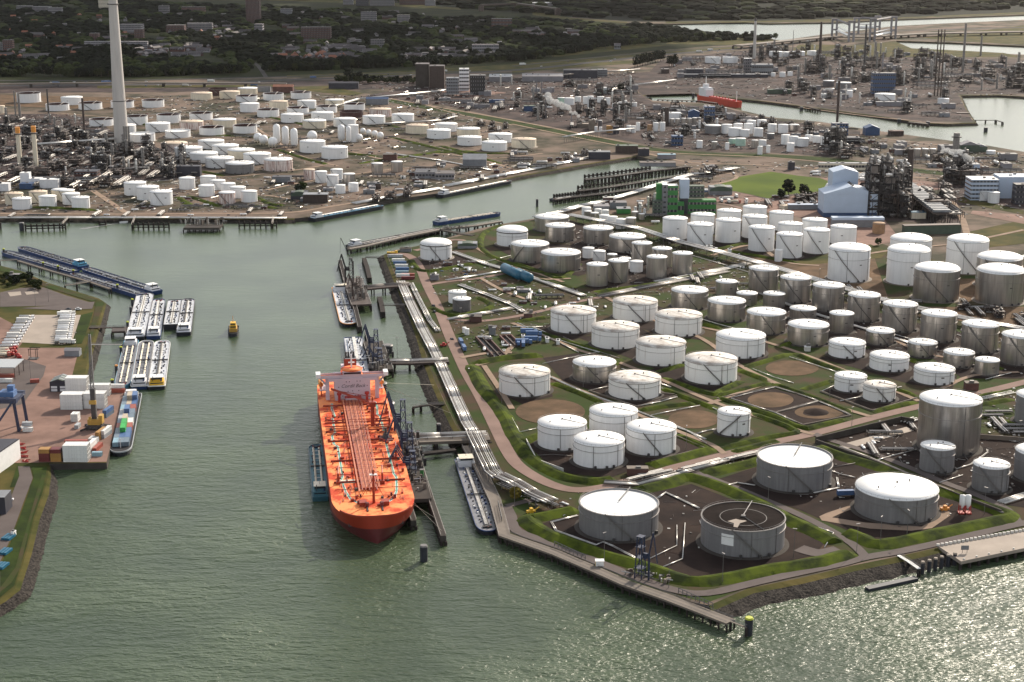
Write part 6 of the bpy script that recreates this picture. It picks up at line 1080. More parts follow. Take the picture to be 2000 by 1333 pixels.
TB = [(481, 508, -8, 46, 30, 'brick', 'town_roof', 'very tall brown tower block at the top edge', 22), (497, 513, 48, 68, 30, 'town_pale', 'town_roof', 'grey podium at the foot of the tall brown tower', 4), (366, 415, 46, 63, 16, 'town_pale', 'town_pale', 'grey-blue slab block left of the tall brown tower', 5), (325, 360, 50, 66, 30, 'brick', 'town_roof', 'brown brick block left of the grey-blue slab', 5),
 (233, 276, 49, 68, 40, 'town_pale', 'town_roof', 'grey slab right of the tall chimney', 5), (263, 280, 58, 84, 20, 'brick', 'town_roof', 'dark brick tower right of the tall chimney', 8), (175, 192, 66, 81, 20, 'brick', 'town_roof', 'dark brick tower left of the tall chimney', 5), (234, 246, 70, 84, 20, 'brick', 'town_roof', 'small dark brick tower touching the tall chimney', 5),
 (165, 288, 82, 97, 14, 'town_pale', 'town_pale', 'long low apartment slab behind the tall chimney', 4), (-4, 7, 85, 101, 16, 'town_pale', 'town_roof', 'pale apartment block at the left edge', 5), (6, 25, 79, 101, 16, 'brick', 'town_roof', 'brown apartment block at the left edge', 6), (63, 97, 14, 27, 30, 'town_pale', 'town_pale', 'long white school block at the top left', 3), (94, 121, 16, 30, 16, 'town_pale', 'town_pale', 'short white block joined to the school block', 3),
 (193, 214, -2, 22, 18, 'tank_cream', 'town_roof', 'cream striped apartment tower left of the chimney top', 9), (32, 62, 12, 21, 20, 'town_pale', 'town_pale', 'grey low block at the top left', 2), (588, 646, 54, 81, 24, 'brick', 'town_roof', 'broad brown brick block right of the tall tower', 7), (724, 750, 78, 97, 18, 'town_pale', 'town_roof', 'pale block with white end wall amid the trees', 4), (922, 974, 88, 106, 20, 'town_pale', 'town_roof', 'grey slab near the middle of the wood', 3),
 (670, 690, -6, 10, 20, 'town_pale', 'town_roof', 'pale tower at the top edge left of the middle', 6), (695, 720, -8, 12, 20, 'shed_dark', 'town_roof', 'dark tower at the top edge left of the middle', 6), (722, 770, -5, 12, 20, 'town_pale', 'town_roof', 'wide pale tower block at the top edge', 6), (780, 830, -4, 10, 22, 'brick', 'town_roof', 'wide brown block at the top edge', 5), (830, 850, -6, 12, 18, 'town_pale', 'town_roof', 'striped tower at the top edge', 7),
 (960, 1000, 38, 58, 40, 'brick', 'town_roof', 'brown factory block behind the wood', 3), (705, 735, 24, 46, 20, 'town_pale', 'town_roof', 'pale tower among far trees', 6), (776, 800, 30, 46, 20, 'town_pale', 'town_roof', 'pale block right of the tower among far trees', 5), (548, 570, 18, 34, 20, 'shed_grey', 'town_roof', 'grey block among far trees', 4), (1040, 1095, 6, 11, 40, 'town_pale', 'white_paint', 'white-roofed hall at the top edge', 1), (355, 400, 14, 26, 20, 'brick', 'town_roof', 'brown row of flats near the top edge', 3), (310, 330, 12, 30, 16, 'town_pale', 'town_roof', 'grey block with arched top near the top edge', 4),
 (812, 838, 126, 171, 30, 'concrete_dark', 'town_roof', 'left dark brown block of the grain silo pair', 0), (839, 868, 130, 173, 30, 'steel_brown', 'town_roof', 'right dark brown block of the grain silo pair', 0), (897, 916, 135, 178, 14, 'cabin_white', 'white_paint', 'slim white tower building beside the silos', 6), (872, 896, 153, 184, 16, 'shed_grey', 'shed_grey', 'grey-blue block left of the slim white tower', 5), (918, 948, 148, 186, 16, 'steel_dark', 'trim_grey', 'dark steel process building right of the slim white tower', 5),
 (1101, 1167, 138, 153, 26, 'shed_dark', 'shed_dark', 'long navy warehouse beside the motorway', 0), (1168, 1186, 137, 150, 20, 'shed_grey', 'shed_grey', 'striped grey end of the navy warehouse', 3), (955, 1000, 151, 160, 60, 'town_pale', 'shed_grey', 'pale low hall right of the process tower', 0), (1020, 1100, 150, 160, 60, 'town_pale', 'town_pale', 'pale corrugated low hall in front of the navy warehouse', 0), (1170, 1256, 4, 4, 0, '', '', '', 0),
 (1340, 1374, 136, 150, 24, 'shed_dark', 'shed_dark', 'black shed at the far refinery entrance', 0), (1325, 1500, 146, 152, 14, 'shed_dark', 'shed_grey', 'very long dark shed of the far refinery', 0), (1453, 1468, 115, 145, 12, 'town_pale', 'white_paint', 'tall white-edged building of the far refinery', 5), (1468, 1510, 127, 148, 20, 'shed_grey', 'shed_grey', 'grey block behind the far refinery stack', 2), (1292, 1307, 136, 144, 20, 'steel_brown', 'town_roof', 'small brown block by the row of dark trees', 0),
 (1200, 1212, 88, 97, 16, 'shed_grey', 'town_roof', 'dark farm building in a clearing of the wood', 1), (1306, 1330, 222, 240, 16, 'cabin_white', 'white_paint', 'white hall among the chemical tanks', 0), (1376, 1396, 210, 240, 14, 'blue_wall', 'blue_wall', 'blue process tower among the chemical tanks', 4), (1345, 1366, 219, 232, 12, 'blue_wall', 'blue_wall', 'low blue hall left of the blue process tower', 0), (1312, 1334, 267, 285, 14, 'blue_wall', 'blue_wall', 'blue box building in front of the chemical tanks', 2),
 (1625, 1656, 242, 270, 12, 'blue_wall', 'shed_grey', 'dark blue process block at the basin edge', 4), (1704, 1748, 144, 184, 20, 'blue_wall', 'shed_dark', 'large blue-green process block of the far refinery', 5), (1023, 1056, 208, 218, 14, 'blue_wall', 'green_dull', 'teal shed left of the steam plume', 0), (1150, 1163, 236, 254, 8, 'concrete', 'concrete', 'beige box building in front of the columns', 0), (1128, 1150, 243, 250, 10, 'concrete', 'concrete_light', 'long beige wall building by the green dyke', 0),
 (1185, 1196, 247, 260, 8, 'c_orange', 'c_orange', 'orange box tank house by the green dyke', 0), (1198, 1209, 248, 262, 8, 'shed_dark', 'shed_dark', 'dark box tank house beside the orange one', 0), (1179, 1193, 172, 183, 12, 'cabin_white', 'white_paint', 'white silo building left of the far basin', 0), (1172, 1178, 174, 184, 8, 'green_panel', 'green_panel', 'small green box beside the white silo building', 0),
 (1690, 1718, 251, 265, 20, 'blue_wall', 'blue_wall', 'blue hall on the basin shore', 0), (1738, 1765, 257, 266, 14, 'steel_brown', 'brick', 'low brown shed on the basin shore', 0), (1655, 1680, 270, 281, 16, 'shed_dark', 'shed_dark', 'dark blue shed below the process block', 0), (1876, 1912, 284, 298, 16, 'green_dull', 'town_pale', 'long grey-green hall beside the round stack', 0), (1905, 1928, 287, 297, 14, 'green_dull', 'shed_grey', 'second grey-green hall near the basin', 0),
 (1500, 1546, 176, 184, 14, 'green_dull', 'green_dull', 'green low hall left of the far peninsula', 0), (1712, 1770, 200, 208, 10, 'town_pale', 'shed_grey', 'long low pale hall on the far peninsula', 0), (1605, 1625, 184, 192, 10, 'white_paint', 'white_paint', 'white twin shed on the far peninsula', 0),
 (500, 528, 171, 180, 12, 'shed_grey', 'town_roof', 'grey low block behind the far tank farm', 0), (533, 572, 170, 182, 16, 'brick', 'town_roof_red', 'low building with red roof behind the far tank farm', 0), (642, 700, 163, 174, 12, 'shed_dark', 'shed_dark', 'dark row building behind the far tank farm', 0), (715, 758, 194, 205, 14, 'shed_grey', 'blue_wall', 'blue-roofed sheds right of the far tank farm', 0), (955, 985, 196, 202, 8, 'blue_wall', 'blue_wall', 'bright blue cabins at the middle distance', 0),
 (904, 950, 312, 328, 26, 'shed_grey', 'shed_grey', 'grey workshop right of the quay tanks', 0), (748, 775, 303, 315, 14, 'brick', 'steel_brown', 'brown brick box by the service road', 0), (810, 852, 338, 349, 30, 'town_pale', 'shed_dark', 'white office with dark roof and a car park', 1), (850, 887, 340, 351, 24, 'town_pale', 'town_roof', 'white wing of the office with dark roof', 1), (592, 640, 381, 397, 14, 'steel_brown', 'shed_grey', 'brown building with grey roof by the blue barge berth', 0), (568, 600, 376, 391, 12, 'shed_dark', 'green_dull', 'dark building with green curved roof by the blue barge berth', 0),
 (531, 567, 347, 357, 14, 'shed_grey', 'shed_dark', 'grey box building left of the small tank cluster', 0), (145, 190, 336, 352, 18, 'brick', 'shed_dark', 'brown striped office in front of the refinery', 2), (345, 391, 326, 345, 12, 'shed_dark', 'shed_dark', 'black box building at the refinery edge', 0), (40, 58, 339, 364, 10, 'cabin_white', 'white_paint', 'white tower block in front of the orange-topped stacks', 0), (58, 80, 350, 364, 10, 'cabin_white', 'white_paint', 'white box in front of the orange-topped stacks', 0), (78, 114, 352, 368, 12, 'cabin_white', 'white_paint', 'long white box in front of the orange-topped stacks', 0), (-10, 17, 360, 374, 10, 'cabin_white', 'white_paint', 'white hall at the left edge', 0), (38, 62, 360, 370, 12, 'blue_wall', 'blue_wall', 'blue lower hall in front of the stacks', 0),
 (733, 744, 360, 370, 8, 'steel_brown', 'shed_dark', 'small brown hut right of the small tanks', 0), (1250, 1320, 319, 326, 16, 'town_pale', 'steel_brown', 'dark long building at the channel head', 0), (1150, 1192, 298, 312, 14, 'shed_dark', 'shed_grey', 'dark pump house by the channel head', 0), (1203, 1246, 286, 300, 14, 'steel_brown', 'green_dull', 'brown shed at the channel corner', 0), (1247, 1268, 292, 305, 14, 'shed_dark', 'steel_brown', 'dark box shed at the channel corner', 0), (1285, 1320, 303, 311, 10, 'town_pale', 'c_sky', 'pale blue cabins beyond the channel corner', 0),
 (1178, 1198, 387, 398, 8, 'brick', 'stone_white', 'pinkish pump house on the shore pipes', 0), (1192, 1224, 397, 408, 14, 'shed_grey', 'town_pale', 'grey box hall behind the small shore tanks', 0), (1205, 1232, 409, 418, 14, 'green_panel', 'shed_grey', 'green-walled low hall behind the small shore tanks', 0), (1160, 1190, 404, 416, 20, 'shed_grey', 'town_pale', 'pale flat hall behind the small shore tanks', 0),
 (1386, 1430, 366, 382, 16, 'shed_grey', 'green_dull', 'green-grey curved hall beside the bright field', 0), (1360, 1384, 373, 376, 14, 'shed_grey', 'c_blue', 'small blue canopy beside the curved hall', 0), (1540, 1608, 401, 410, 8, 'shed_grey', 'bluewhite', 'long blue-white shed left of the plant hall', 0), (1540, 1552, 318, 333, 8, 'shed_dark', 'shed_dark', 'dark box with orange panel beyond the field', 0), (1600, 1712, 320, 333, 9, 'tank_cream', 'shed_grey', 'long brick row hall beyond the field', 1), (1780, 1808, 416, 428, 10, 'tank_cream', 'blue_tank', 'small building with bright blue roof', 0), (1750, 1782, 294, 303, 10, 'town_pale', 'town_pale', 'low pale shed behind the tower stack', 0),
 (1895, 1948, 352, 392, 26, 'bluewhite', 'white_paint', 'white louvred building at the right edge', 5), (1950, 2010, 347, 388, 26, 'bluewhite', 'bluewhite', 'blue-white hall cut by the right edge', 0), (1982, 2040, 362, 400, 14, 'shed_dark', 'steel_dark', 'dark frame building cut by the right edge', 4), (1890, 1912, 322, 354, 16, 'bluewhite', 'shed_grey', 'blue-white end wall of the burning process block', 0),
 (878, 893, 488, 493, 5, 'shed_grey', 'shed_grey', '', 0), (894, 932, 476, 486, 12, 'shed_grey', 'green_dull', 'green curved hut right of the black-ringed tank', 0), (781, 803, 487, 493, 8, 'shed_grey', 'concrete_dark', 'low concrete cabin at the land corner', 0), (840, 857, 539, 548, 6, 'town_pale', 'town_pale', 'white hut below the black-ringed tank', 0), (917, 941, 620, 630, 8, 'brick', 'steel_brown', 'brick pump house by the jetty road', 0), (1023, 1040, 614, 623, 6, 'brick', 'concrete', 'small brick hut left of the stained tanks', 0),
 (1225, 1266, 917, 930, 5, 'brick', 'concrete', 'brick-red pump house in front of the group of four tanks', 0), (1886, 1911, 750, 764, 6, 'brick', 'concrete', 'brick hut left of the tallest grey tank', 0), (1572, 1583, 679, 687, 4, 'stone_white', 'white_paint', 'small white box near the grey tanks', 0), (942, 945, 485, 489, 2, 'town_pale', 'town_pale', '', 0), (955, 968, 642, 655, 3, 'shed_grey', 'shed_grey', 'small grey silo by the jetty road', 0)]
for t in TB:
    if not t[7]: continue
    rf = 'flat'
    if 'curved' in t[7]: rf = 'arch'
    elif any(s_ in t[7] for s_ in ('red roof', 'farm', 'grey workshop')): rf = 'gablex'
    elif 'grey-green hall' in t[7] or 'blue hall' in t[7]: rf = 'gabley'
    block(*t[:8], roof=rf, win=t[8])
# blue-white plant hall
o = root('plant_hall', (*G(1660, 425), 0), 'large blue-white gabled plant hall with a higher wing', 'building'); q = MB()
q.box(-29, 29, 0, 34, 5, 26, 'bluewhite'); q.box(-29.1, 29.1, -.1, 34, 0, 5, 'blue_wall'); ob('wall', q, o); q = MB(); q.add([(-29.5, -.5, 25.5), (-29.5, 34, 25.5), (0, 34, 34), (0, -.5, 34), (29.5, -.5, 25.5), (29.5, 34, 25.5)], [(0, 3, 2, 1), (3, 4, 5, 2), (0, 4, 3)], 'bluewhite'); q.add([(-14, 34, 26), (-14, 60, 26), (-14, 60, 44), (-14, 34, 44), (14, 34, 26), (14, 60, 26), (14, 60, 44), (14, 34, 44), (0, 34, 48), (0, 60, 48)], [(0, 3, 2, 1), (4, 5, 6, 7), (0, 4, 7, 8, 3), (3, 8, 9, 2), (8, 7, 6, 9)], 'bluewhite')
q.box(-14, 14, 34.01, 60, 0, 26, 'bluewhite'); ob('roof', q, o); q = MB(); [q.sphere(1 + (k % 2) * 2, 2 + k * 3.6, 34.3, .9, 'trim_dark', 8) for k in range(8)]; ob('roof_vent', q, o)
o = root('plant_annex', (*G(1676, 445), 0), 'low blue-white annex in front of the plant hall', 'building'); q = MB(); q.box(-27, 27, 0, 10, 0, 8, 'shed_grey'); q.box(-27.2, 27.2, -.3, 10.3, 8.003, 10.5, 'bluewhite'); ob('wall', q, o)
for k, (a, b_) in enumerate(((1630, 372), (1626, 382))):
    x_, y_ = G(a, b_ + 12); o = root('filter_house', (x_, y_, 0), '%s white sloping-roofed hall behind the plant hall' % ('rear', 'front')[k], 'building'); q = MB(); q.lathe(0, 0, [(13, 0), (13, 10), (10, 15), (.1, 15.2)], 'white_paint', 8, False); ob('wall', q, o)
# green office pair
def slab(q, x0, x1, y0, y1, z0, z1, m, rows=0, wm='glass_dark', top=None):
    q.box(x0, x1, y0, y1, z0, z1, m, top=top)
    for k in range(rows):
        a = z0 + (z1 - z0) * (k + .35) / rows; b_ = z0 + (z1 - z0) * (k + .7) / rows; g_ = MB(); g_.box(x0 + .3, x1 - .3, y0 - .08, y0 - .02, a, b_, 'window_strip'); ob('window_band', g_, o)
x_, y_ = G(1307, 420); o = root('green_building', (x_, y_, 0), 'green and white stepped building, left of two', 'building'); q = MB(); slab(q, -8, -2, 0, 14, 0, 33, 'shed_grey', 6, top='white_paint'); slab(q, -2, 9, 0, 14, 0, 32, 'green_panel', 4, top='white_paint'); slab(q, -14, -8, 6, 14, 0, 33, 'green_panel'); slab(q, 9, 16, 0, 14, 0, 14, 'green_panel', 1); slab(q, -18, -8, -2, 6, 0, 16, 'green_dull', 4); ob('wall', q, o)
x_, y_ = G(1345, 418); o = root('green_building', (x_, y_, 0), 'green building with tall grey block on a dark foot, right of two', 'building'); q = MB(); slab(q, -10, -1, 0, 12, 0, 17, 'shed_dark'); slab(q, -10, 0, 0, 12, 17.01, 38, 'bluewhite', top='white_paint'); slab(q, 0, 17, 4, 14, 17, 30, 'green_dull', 3); slab(q, -1, 30, 0, 12, 0, 15, 'green_panel', 2, top='green_panel'); ob('wall', q, o)
# two long blue sheds / big blue vessels
for k, (a, b_) in enumerate((((985, 533), (1015, 548)), ((1012, 543), (1034, 553)))):
    A = Vector((*G(*a), 4.6)); Bb = Vector((*G(*b_), 4.6)); o = root('blue_vessel', (A.x, A.y, 0), '%s of two big blue cylindrical vessels lying end to end' % ('rear', 'front')[k], 'vessel'); q = MB(); q.hcap((0, 0, 4.6), Bb - A + Vector((0, 0, 4.6)), 4.4, 'blue_tank', 20); ob('shell', q, o)
    q = MB(); d = Bb - A; [q.box(d.x * f_ - 2, d.x * f_ + 2, d.y * f_ - 2, d.y * f_ + 2, 0, 2.2, 'concrete_dark') for f_ in (.2, .8)]; q.cyl(d.x * .5, d.y * .5, 8.8, 10, .6, 'pipe_silver', n=8); ob('saddle', q, o)
# spheres and bullets
for px, py, w, lb in ((504, 278, 17, 'first'), (515, 283, 18, 'second'), (533, 288, 19, 'third'), (610, 277, 20, 'fourth'), (702, 277, 14, 'fifth'), (709, 262, 11, 'sixth'), (720, 265, 11, 'seventh'), (732, 268, 12, 'eighth'), (743, 272, 13, 'ninth')):
    x_, y_ = G(px, py); k = (y_ * CP + H * SP) / FPX; r_ = w * k / 2; o = root('sphere_tank', (x_, y_, 0), 'white spherical gas tank, %s from the left in the sphere rows' % lb, 'tank', 'white gas spheres'); q = MB(); q.sphere(0, 0, r_ * 1.15, r_, 'tank_white', 20); ob('shell', q, o)
    q = MB(); [q.cyl(r_ * .9 * math.cos(a), r_ * .9 * math.sin(a), 0, r_ * 1.15, .4, 'tank_cream', n=6) for a in [i * math.pi / 4 for i in range(8)]]; ob('legs', q, o)
for px, py, w, pt in ((541, 282, 14, 242), (558, 285, 14, 246), (575, 288, 14, 250), (667, 277, 14, 243), (681, 280, 10, 246)):
    x_, y_ = G(px, py); k = (y_ * CP + H * SP) / FPX; r_ = w * k / 2; h_ = HT(pt, y_); o = root('upright_vessel', (x_, y_, 0), 'upright white capsule vessel at the white gas spheres, %d m tall' % h_ if 0 else 'upright white capsule vessel, %s from the left beside the gas spheres' % ORD[[541, 558, 575, 667, 681].index(px)], 'vessel', 'upright white vessels'); q = MB(); q.lathe(0, 0, [(r_ * .6, 2), (r_, 5), (r_, h_ - r_), (r_ * .8, h_ - r_ * .4), (.05, h_)], 'tank_white', 18); ob('shell', q, o); q = MB(); [q.cyl(r_ * .7 * math.cos(a), r_ * .7 * math.sin(a), 0, 4, .35, 'trim_grey', n=6) for a in (0, 1.6, 3.1, 4.7)]; ob('legs', q, o)
tank((690, 22, 246, 278, 'W'), 'tall white cylinder among the gas spheres', 'storage tanks among the spheres')
# red silos beside the lower right tank
for k, px in enumerate((1878, 1889)):
    x_, y_ = G(px, 1003); o = root('silo', (x_, y_, 0), 'small white silo on red frame, %s of two at the lower right' % ('left', 'right')[k], 'silo', 'pair of small white silos'); q = MB(); q.lathe(0, 0, [(.4, 3), (1.6, 5), (1.6, 10.5), (.1, 11)], 'white_paint', 14); ob('body', q, o); q = MB(); [q.bar((a, b_, 0), (a * .8, b_ * .8, 5), .4, 'red') for a in (-1.6, 1.6) for b_ in (-1.6, 1.6)]; q.box(-2, 2, -2, 2, 0, .8, 'red'); ob('frame', q, o)
# ---------------------------------------------------------------- steam
m = bpy.data.materials.new('steam'); m.use_nodes = True; MATS['steam'] = m; n = m.node_tree; n.nodes.clear(); vo = n.nodes.new('ShaderNodeOutputMaterial'); vv = n.nodes.new('ShaderNodeVolumePrincipled'); vv.inputs['Density'].default_value = .22; vv.inputs['Color'].default_value = (1, 1, 1, 1); n.links.new(vv.outputs[0], vo.inputs[1])
for (a, b_, n_, r0, r1, lb) in (((1068, 190), (1126, 224), 26, 9, 3.5, 'white steam plume drifting over the chemical plant'), ((1835, 290), (1882, 307), 26, 4, 6, 'white steam cloud blowing off the burning process block')):
    x0, y0 = G(b_[0], 245 if b_[1] < 230 else 350); z0 = HT(b_[1], y0); x1, y1 = G(a[0], 245 if b_[1] < 230 else 350); z1 = HT(a[1], y0); q = MB(); rr = random.Random(2)
    for k in range(n_):
        t = k / (n_ - 1); r_ = (r1 + (r0 - r1) * t) * rr.uniform(.7, 1.15); cx_, cy_, cz_ = x0 + (x1 - x0) * t + rr.uniform(-3, 3), y0 + rr.uniform(-4, 4), z0 + (z1 - z0) * t + rr.uniform(-2.5, 2.5)
        q.sphere(cx_, cy_, cz_, r_ * rr.uniform(.5, .8), 'steam', 12)
    ob('steam', q, None, lb, 'steam', kind='stuff')
# ---------------------------------------------------------------- process plant prototypes, copied over the refinery grounds
class Proto:
    def __init__(s, name, cat, builds):
        s.name = name; s.cat = cat; s.n = 0; s.builds = builds; s.kids = None; s.root = None
    def place(s, loc, rot, label, group, scale=None):
        if s.root is None:
            s.root = root(s.name, loc, label, s.cat, group, rot); s.kids = []
            for nm, fn in s.builds: q_ = MB(); fn(q_); s.kids.append(ob(nm, q_, s.root))
            if scale: s.root.scale = scale
            return s.root
        return dup(s.root, s.kids, loc, rot, label, group, scale or (1, 1, 1))
def P_col(h, r, m, plats):
    def a(q): q.lathe(0, 0, [(r, 0), (r, h - r), (r * .8, h - r * .3), (.05, h)], m, 12)
    def b(q):
        for k in range(plats): z_ = h * (k + 1) / (plats + .4); q.lathe(0, 0, [(r, z_), (r + 1.3, z_), (r + 1.3, z_ + .25), (r, z_ + .25)], 'steel_dark', 12, False); q.lathe(0, 0, [(r + 1.25, z_ + 1.1), (r + 1.35, z_ + 1.1), (r + 1.35, z_ + 1.2), (r + 1.25, z_ + 1.2)], 'rail', 12, False)
        q.bar((r + .7, 0, 0), (r + .7, 0, h * .95), .4, 'steel_dark'); q.bar((-r - .6, .5, 2), (-r - .6, .5, h), .45, 'pipe_silver'); q.bar((-r - .6, .5, h), (0, .5, h + .5), .45, 'pipe_silver')
    return [('shell', a), ('platform', b)]
def P_frame(w, d, lv, lh, m, seed):
    def a(q):
        for x in (-w / 2, 0, w / 2):
            for y in (-d / 2, d / 2): q.bar((x, y, 0), (x, y, lv * lh), .55, m)
        for k in range(1, lv + 1):
            z = k * lh
            for y in (-d / 2, d / 2): q.bar((-w / 2, y, z), (w / 2, y, z), .5, m)
            for x in (-w / 2, 0, w / 2): q.bar((x, -d / 2, z), (x, d / 2, z), .45, m)
            q.box(-w / 2, w / 2, -d / 2, d / 2, z - .1, z + .1, m)
            q.bar((-w / 2, -d / 2, z - lh), (0, -d / 2, z), .25, m)
            if (k + seed) % 2: q.box(-w * .42, w * .3, -d * .3, d * .35, z - lh + .1, z - .6, 'steel_dark' if k % 3 else 'pipe_dark')
    def b(q):
        rr = random.Random(seed)
        for k in range(lv + 1):
            for j in range(5):
                x = rr.uniform(-w * .4, w * .4); y = rr.uniform(-d * .4, d * .4); z = k * lh
                t = rr.random()
                if t < .35: q.cyl(x, y, z + .1, z + lh * rr.uniform(.5, 1.1), rr.uniform(.6, 1.6), rr.choice(('steel', 'steel', 'steel_brown', 'steel_dark', 'steel_dark')), n=8)
                elif t < .6: q.hcap((x - 2.5, y, z + 1.8), (x + 2.5, y, z + 1.8), 1.1, rr.choice(('pipe_silver', 'steel', 'steel_brown')), 8)
                else: q.bar((-w / 2 - 1, y, z + rr.uniform(.5, 2)), (w / 2 + 1, y, z + rr.uniform(.5, 2)), rr.uniform(.3, .7), rr.choice(('steel', 'steel_brown', 'pipe_dark', 'steel_dark')))
                if rr.random() < .5: q.bar((x, y, z), (x, y, min(z + lh * 2, lv * lh + 3)), .4, rr.choice(('steel', 'steel_brown', 'pipe_dark', 'steel_dark')))
    return [('frame', a), ('equipment', b)]
def P_rack(L, w, seed):
    def a(q):
        k = int(L / 7)
        for j in range(k + 1): x = -L / 2 + L * j / k; q.bar((x, -w / 2, 0), (x, -w / 2, 6), .4, 'steel_dark'); q.bar((x, w / 2, 0), (x, w / 2, 6), .4, 'steel_dark'); q.bar((x, -w / 2, 4), (x, w / 2, 4), .4, 'steel_dark'); q.bar((x, -w / 2, 6), (x, w / 2, 6), .4, 'steel_dark')
    def b(q):
        rr = random.Random(seed)
        for z in (4.4, 6.4):
            for j in range(6): y = -w / 2 + w * (j + .5) / 6; e = rr.uniform(.7, 1); q.bar((-L / 2 * e, y, z), (L / 2, y, z), rr.uniform(.35, .8), rr.choice(('pipe_silver', 'steel', 'pipe_dark', 'steel_brown', 'steel_dark')))
    return [('supports', a), ('pipes', b)]
def P_drum(L, r, m):
    return [('shell', lambda q: (q.hcap((-L / 2, 0, r + 1.5), (L / 2, 0, r + 1.5), r, m, 12), q.cyl(0, 0, 2 * r + 1.4, 2 * r + 2.4, .5, 'trim_grey', n=6))), ('saddle', lambda q: (q.box(-L * .3 - .5, -L * .3 + .5, -r * .7, r * .7, 0, 2, 'concrete_dark'), q.box(L * .3 - .5, L * .3 + .5, -r * .7, r * .7, 0, 2, 'concrete_dark')))]
def P_cool(L):
    def a(q): [q.bar((x, y, 0), (x, y, 9), .45, 'steel_dark') for x in (-L / 2, -L / 6, L / 6, L / 2) for y in (-4, 4)]; q.box(-L / 2 - .5, L / 2 + .5, -5, 5, 9, 10.6, 'steel')
    def b(q): [q.cyl(-L / 2 + L * (j + .5) / 4, 0, 10.6, 11.8, 1.9, 'trim_grey', n=12, capm='trim_dark') for j in range(4)]
    return [('frame', a), ('fan', b)]
def P_shed(w, d, h, wm, rm): return [('wall', lambda q: q.box(-w / 2, w / 2, -d / 2, d / 2, 0, h, wm)), ('roof', lambda q: (q.box(-w / 2 - .2, w / 2 + .2, -d / 2 - .2, d / 2 + .2, h + .003, h + .35, rm), q.box(-w * .2, w * .1, -1, 1, h + .35, h + 1.3, 'trim_grey'))), ('door', lambda q: q.box(-w * .3, -w * .3 + 2, -d / 2 - .06, -d / 2 - .01, 0, 2.4, 'trim_dark'))]
def P_car(m): return [('body', lambda q: (q.box(-2.2, 2.2, -.9, .9, .35, .95, m), q.add([(-1.5, -.85, .95), (1.2, -.85, .95), (1.2, .85, .95), (-1.5, .85, .95), (-1.1, -.7, 1.5), (.6, -.7, 1.5), (.6, .7, 1.5), (-1.1, .7, 1.5)], [(0, 1, 5, 4), (1, 2, 6, 5), (2, 3, 7, 6), (3, 0, 4, 7)], 'glass_dark'), q.box(-1.1, .6, -.7, .7, 1.5, 1.53, m))), ('wheels', lambda q: [q.tube([(x, y, .35), (x, y + .25, .35)], .35, 'trim_dark', 10) for x in (-1.4, 1.4) for y in (-.95, .7)])]
def P_truck(m, tm='trim_grey', L=12): return [('cab', lambda q: (q.box(L / 2 - 2.2, L / 2, -1.2, 1.2, .8, 3.4, m), q.box(L / 2 + .01, L / 2 + .04, -1.05, 1.05, 2.1, 3.1, 'glass_dark'))), ('trailer', lambda q: (q.hcap((-L / 2 + .8, 0, 2.5), (L / 2 - 3.4, 0, 2.5), 1.15, tm, 12) if tm != 'box' else q.box(-L / 2, L / 2 - 2.6, -1.25, 1.25, 1.2, 3.9, m), q.box(-L / 2, L / 2 - 2.3, -.9, .9, .9, 1.2, 'trim_dark'))), ('wheels', lambda q: [q.tube([(x, y, .5), (x, y + .4, .5)], .5, 'trim_dark', 10) for x in (-L / 2 + 1, -L / 2 + 2.4, L / 2 - 3, L / 2 - 1) for y in (-1.25, .85)])]
PR = {'c1': Proto('column', 'process column', P_col(32, 1.9, 'steel', 5)), 'c2': Proto('column', 'process column', P_col(22, 1.4, 'pipe_silver', 3)), 'c3': Proto('column', 'process column', P_col(40, 2.2, 'steel_brown', 6)), 'c4': Proto('column', 'process column', P_col(15, 1.8, 'tank_white', 2)),
      'f1': Proto('process_frame', 'process unit', P_frame(16, 9, 4, 5, 'steel_dark', 1)), 'f2': Proto('equipment_platform', 'process unit', P_frame(22, 12, 3, 5, 'steel_brown', 2)), 'f3': Proto('process_frame', 'process unit', P_frame(12, 8, 6, 5, 'steel_dark', 3)), 'f4': Proto('equipment_platform', 'process unit', P_frame(14, 10, 2, 5, 'steel_brown', 4)),
      'r1': Proto('pipe_rack', 'pipe rack', P_rack(60, 8, 1)), 'r2': Proto('pipe_rack', 'pipe rack', P_rack(36, 6, 2)), 'd1': Proto('pressure_drum', 'vessel', P_drum(14, 2, 'pipe_silver')), 'd2': Proto('pressure_drum', 'vessel', P_drum(9, 1.5, 'tank_white')), 'a1': Proto('air_cooler', 'cooler', P_cool(24)),
      's1': Proto('shed', 'shed', P_shed(14, 9, 5, 'shed_grey', 'town_pale')), 's2': Proto('shed', 'shed', P_shed(9, 7, 4, 'brick', 'shed_dark')), 's3': Proto('shed', 'shed', P_shed(6, 2.6, 2.7, 'c_white', 'white_paint')), 's4': Proto('shed', 'shed', P_shed(20, 12, 7, 'town_pale', 'shed_dark')),
      'k1': Proto('parked_car', 'car', P_car('cabin_white')), 'k2': Proto('parked_car', 'car', P_car('shed_dark')), 'k3': Proto('parked_car', 'car', P_car('c_blue')), 't1': Proto('tank_lorry', 'lorry', P_truck('cabin_white', 'tank_white')), 't2': Proto('tank_lorry', 'lorry', P_truck('cabin_white', 'pipe_silver')), 't3': Proto('box_lorry', 'lorry', P_truck('c_white', 'box')), 't4': Proto('tank_lorry', 'lorry', P_truck('c_red', 'tank_cream')), 't5': Proto('box_lorry', 'lorry', P_truck('c_blue', 'box'))}
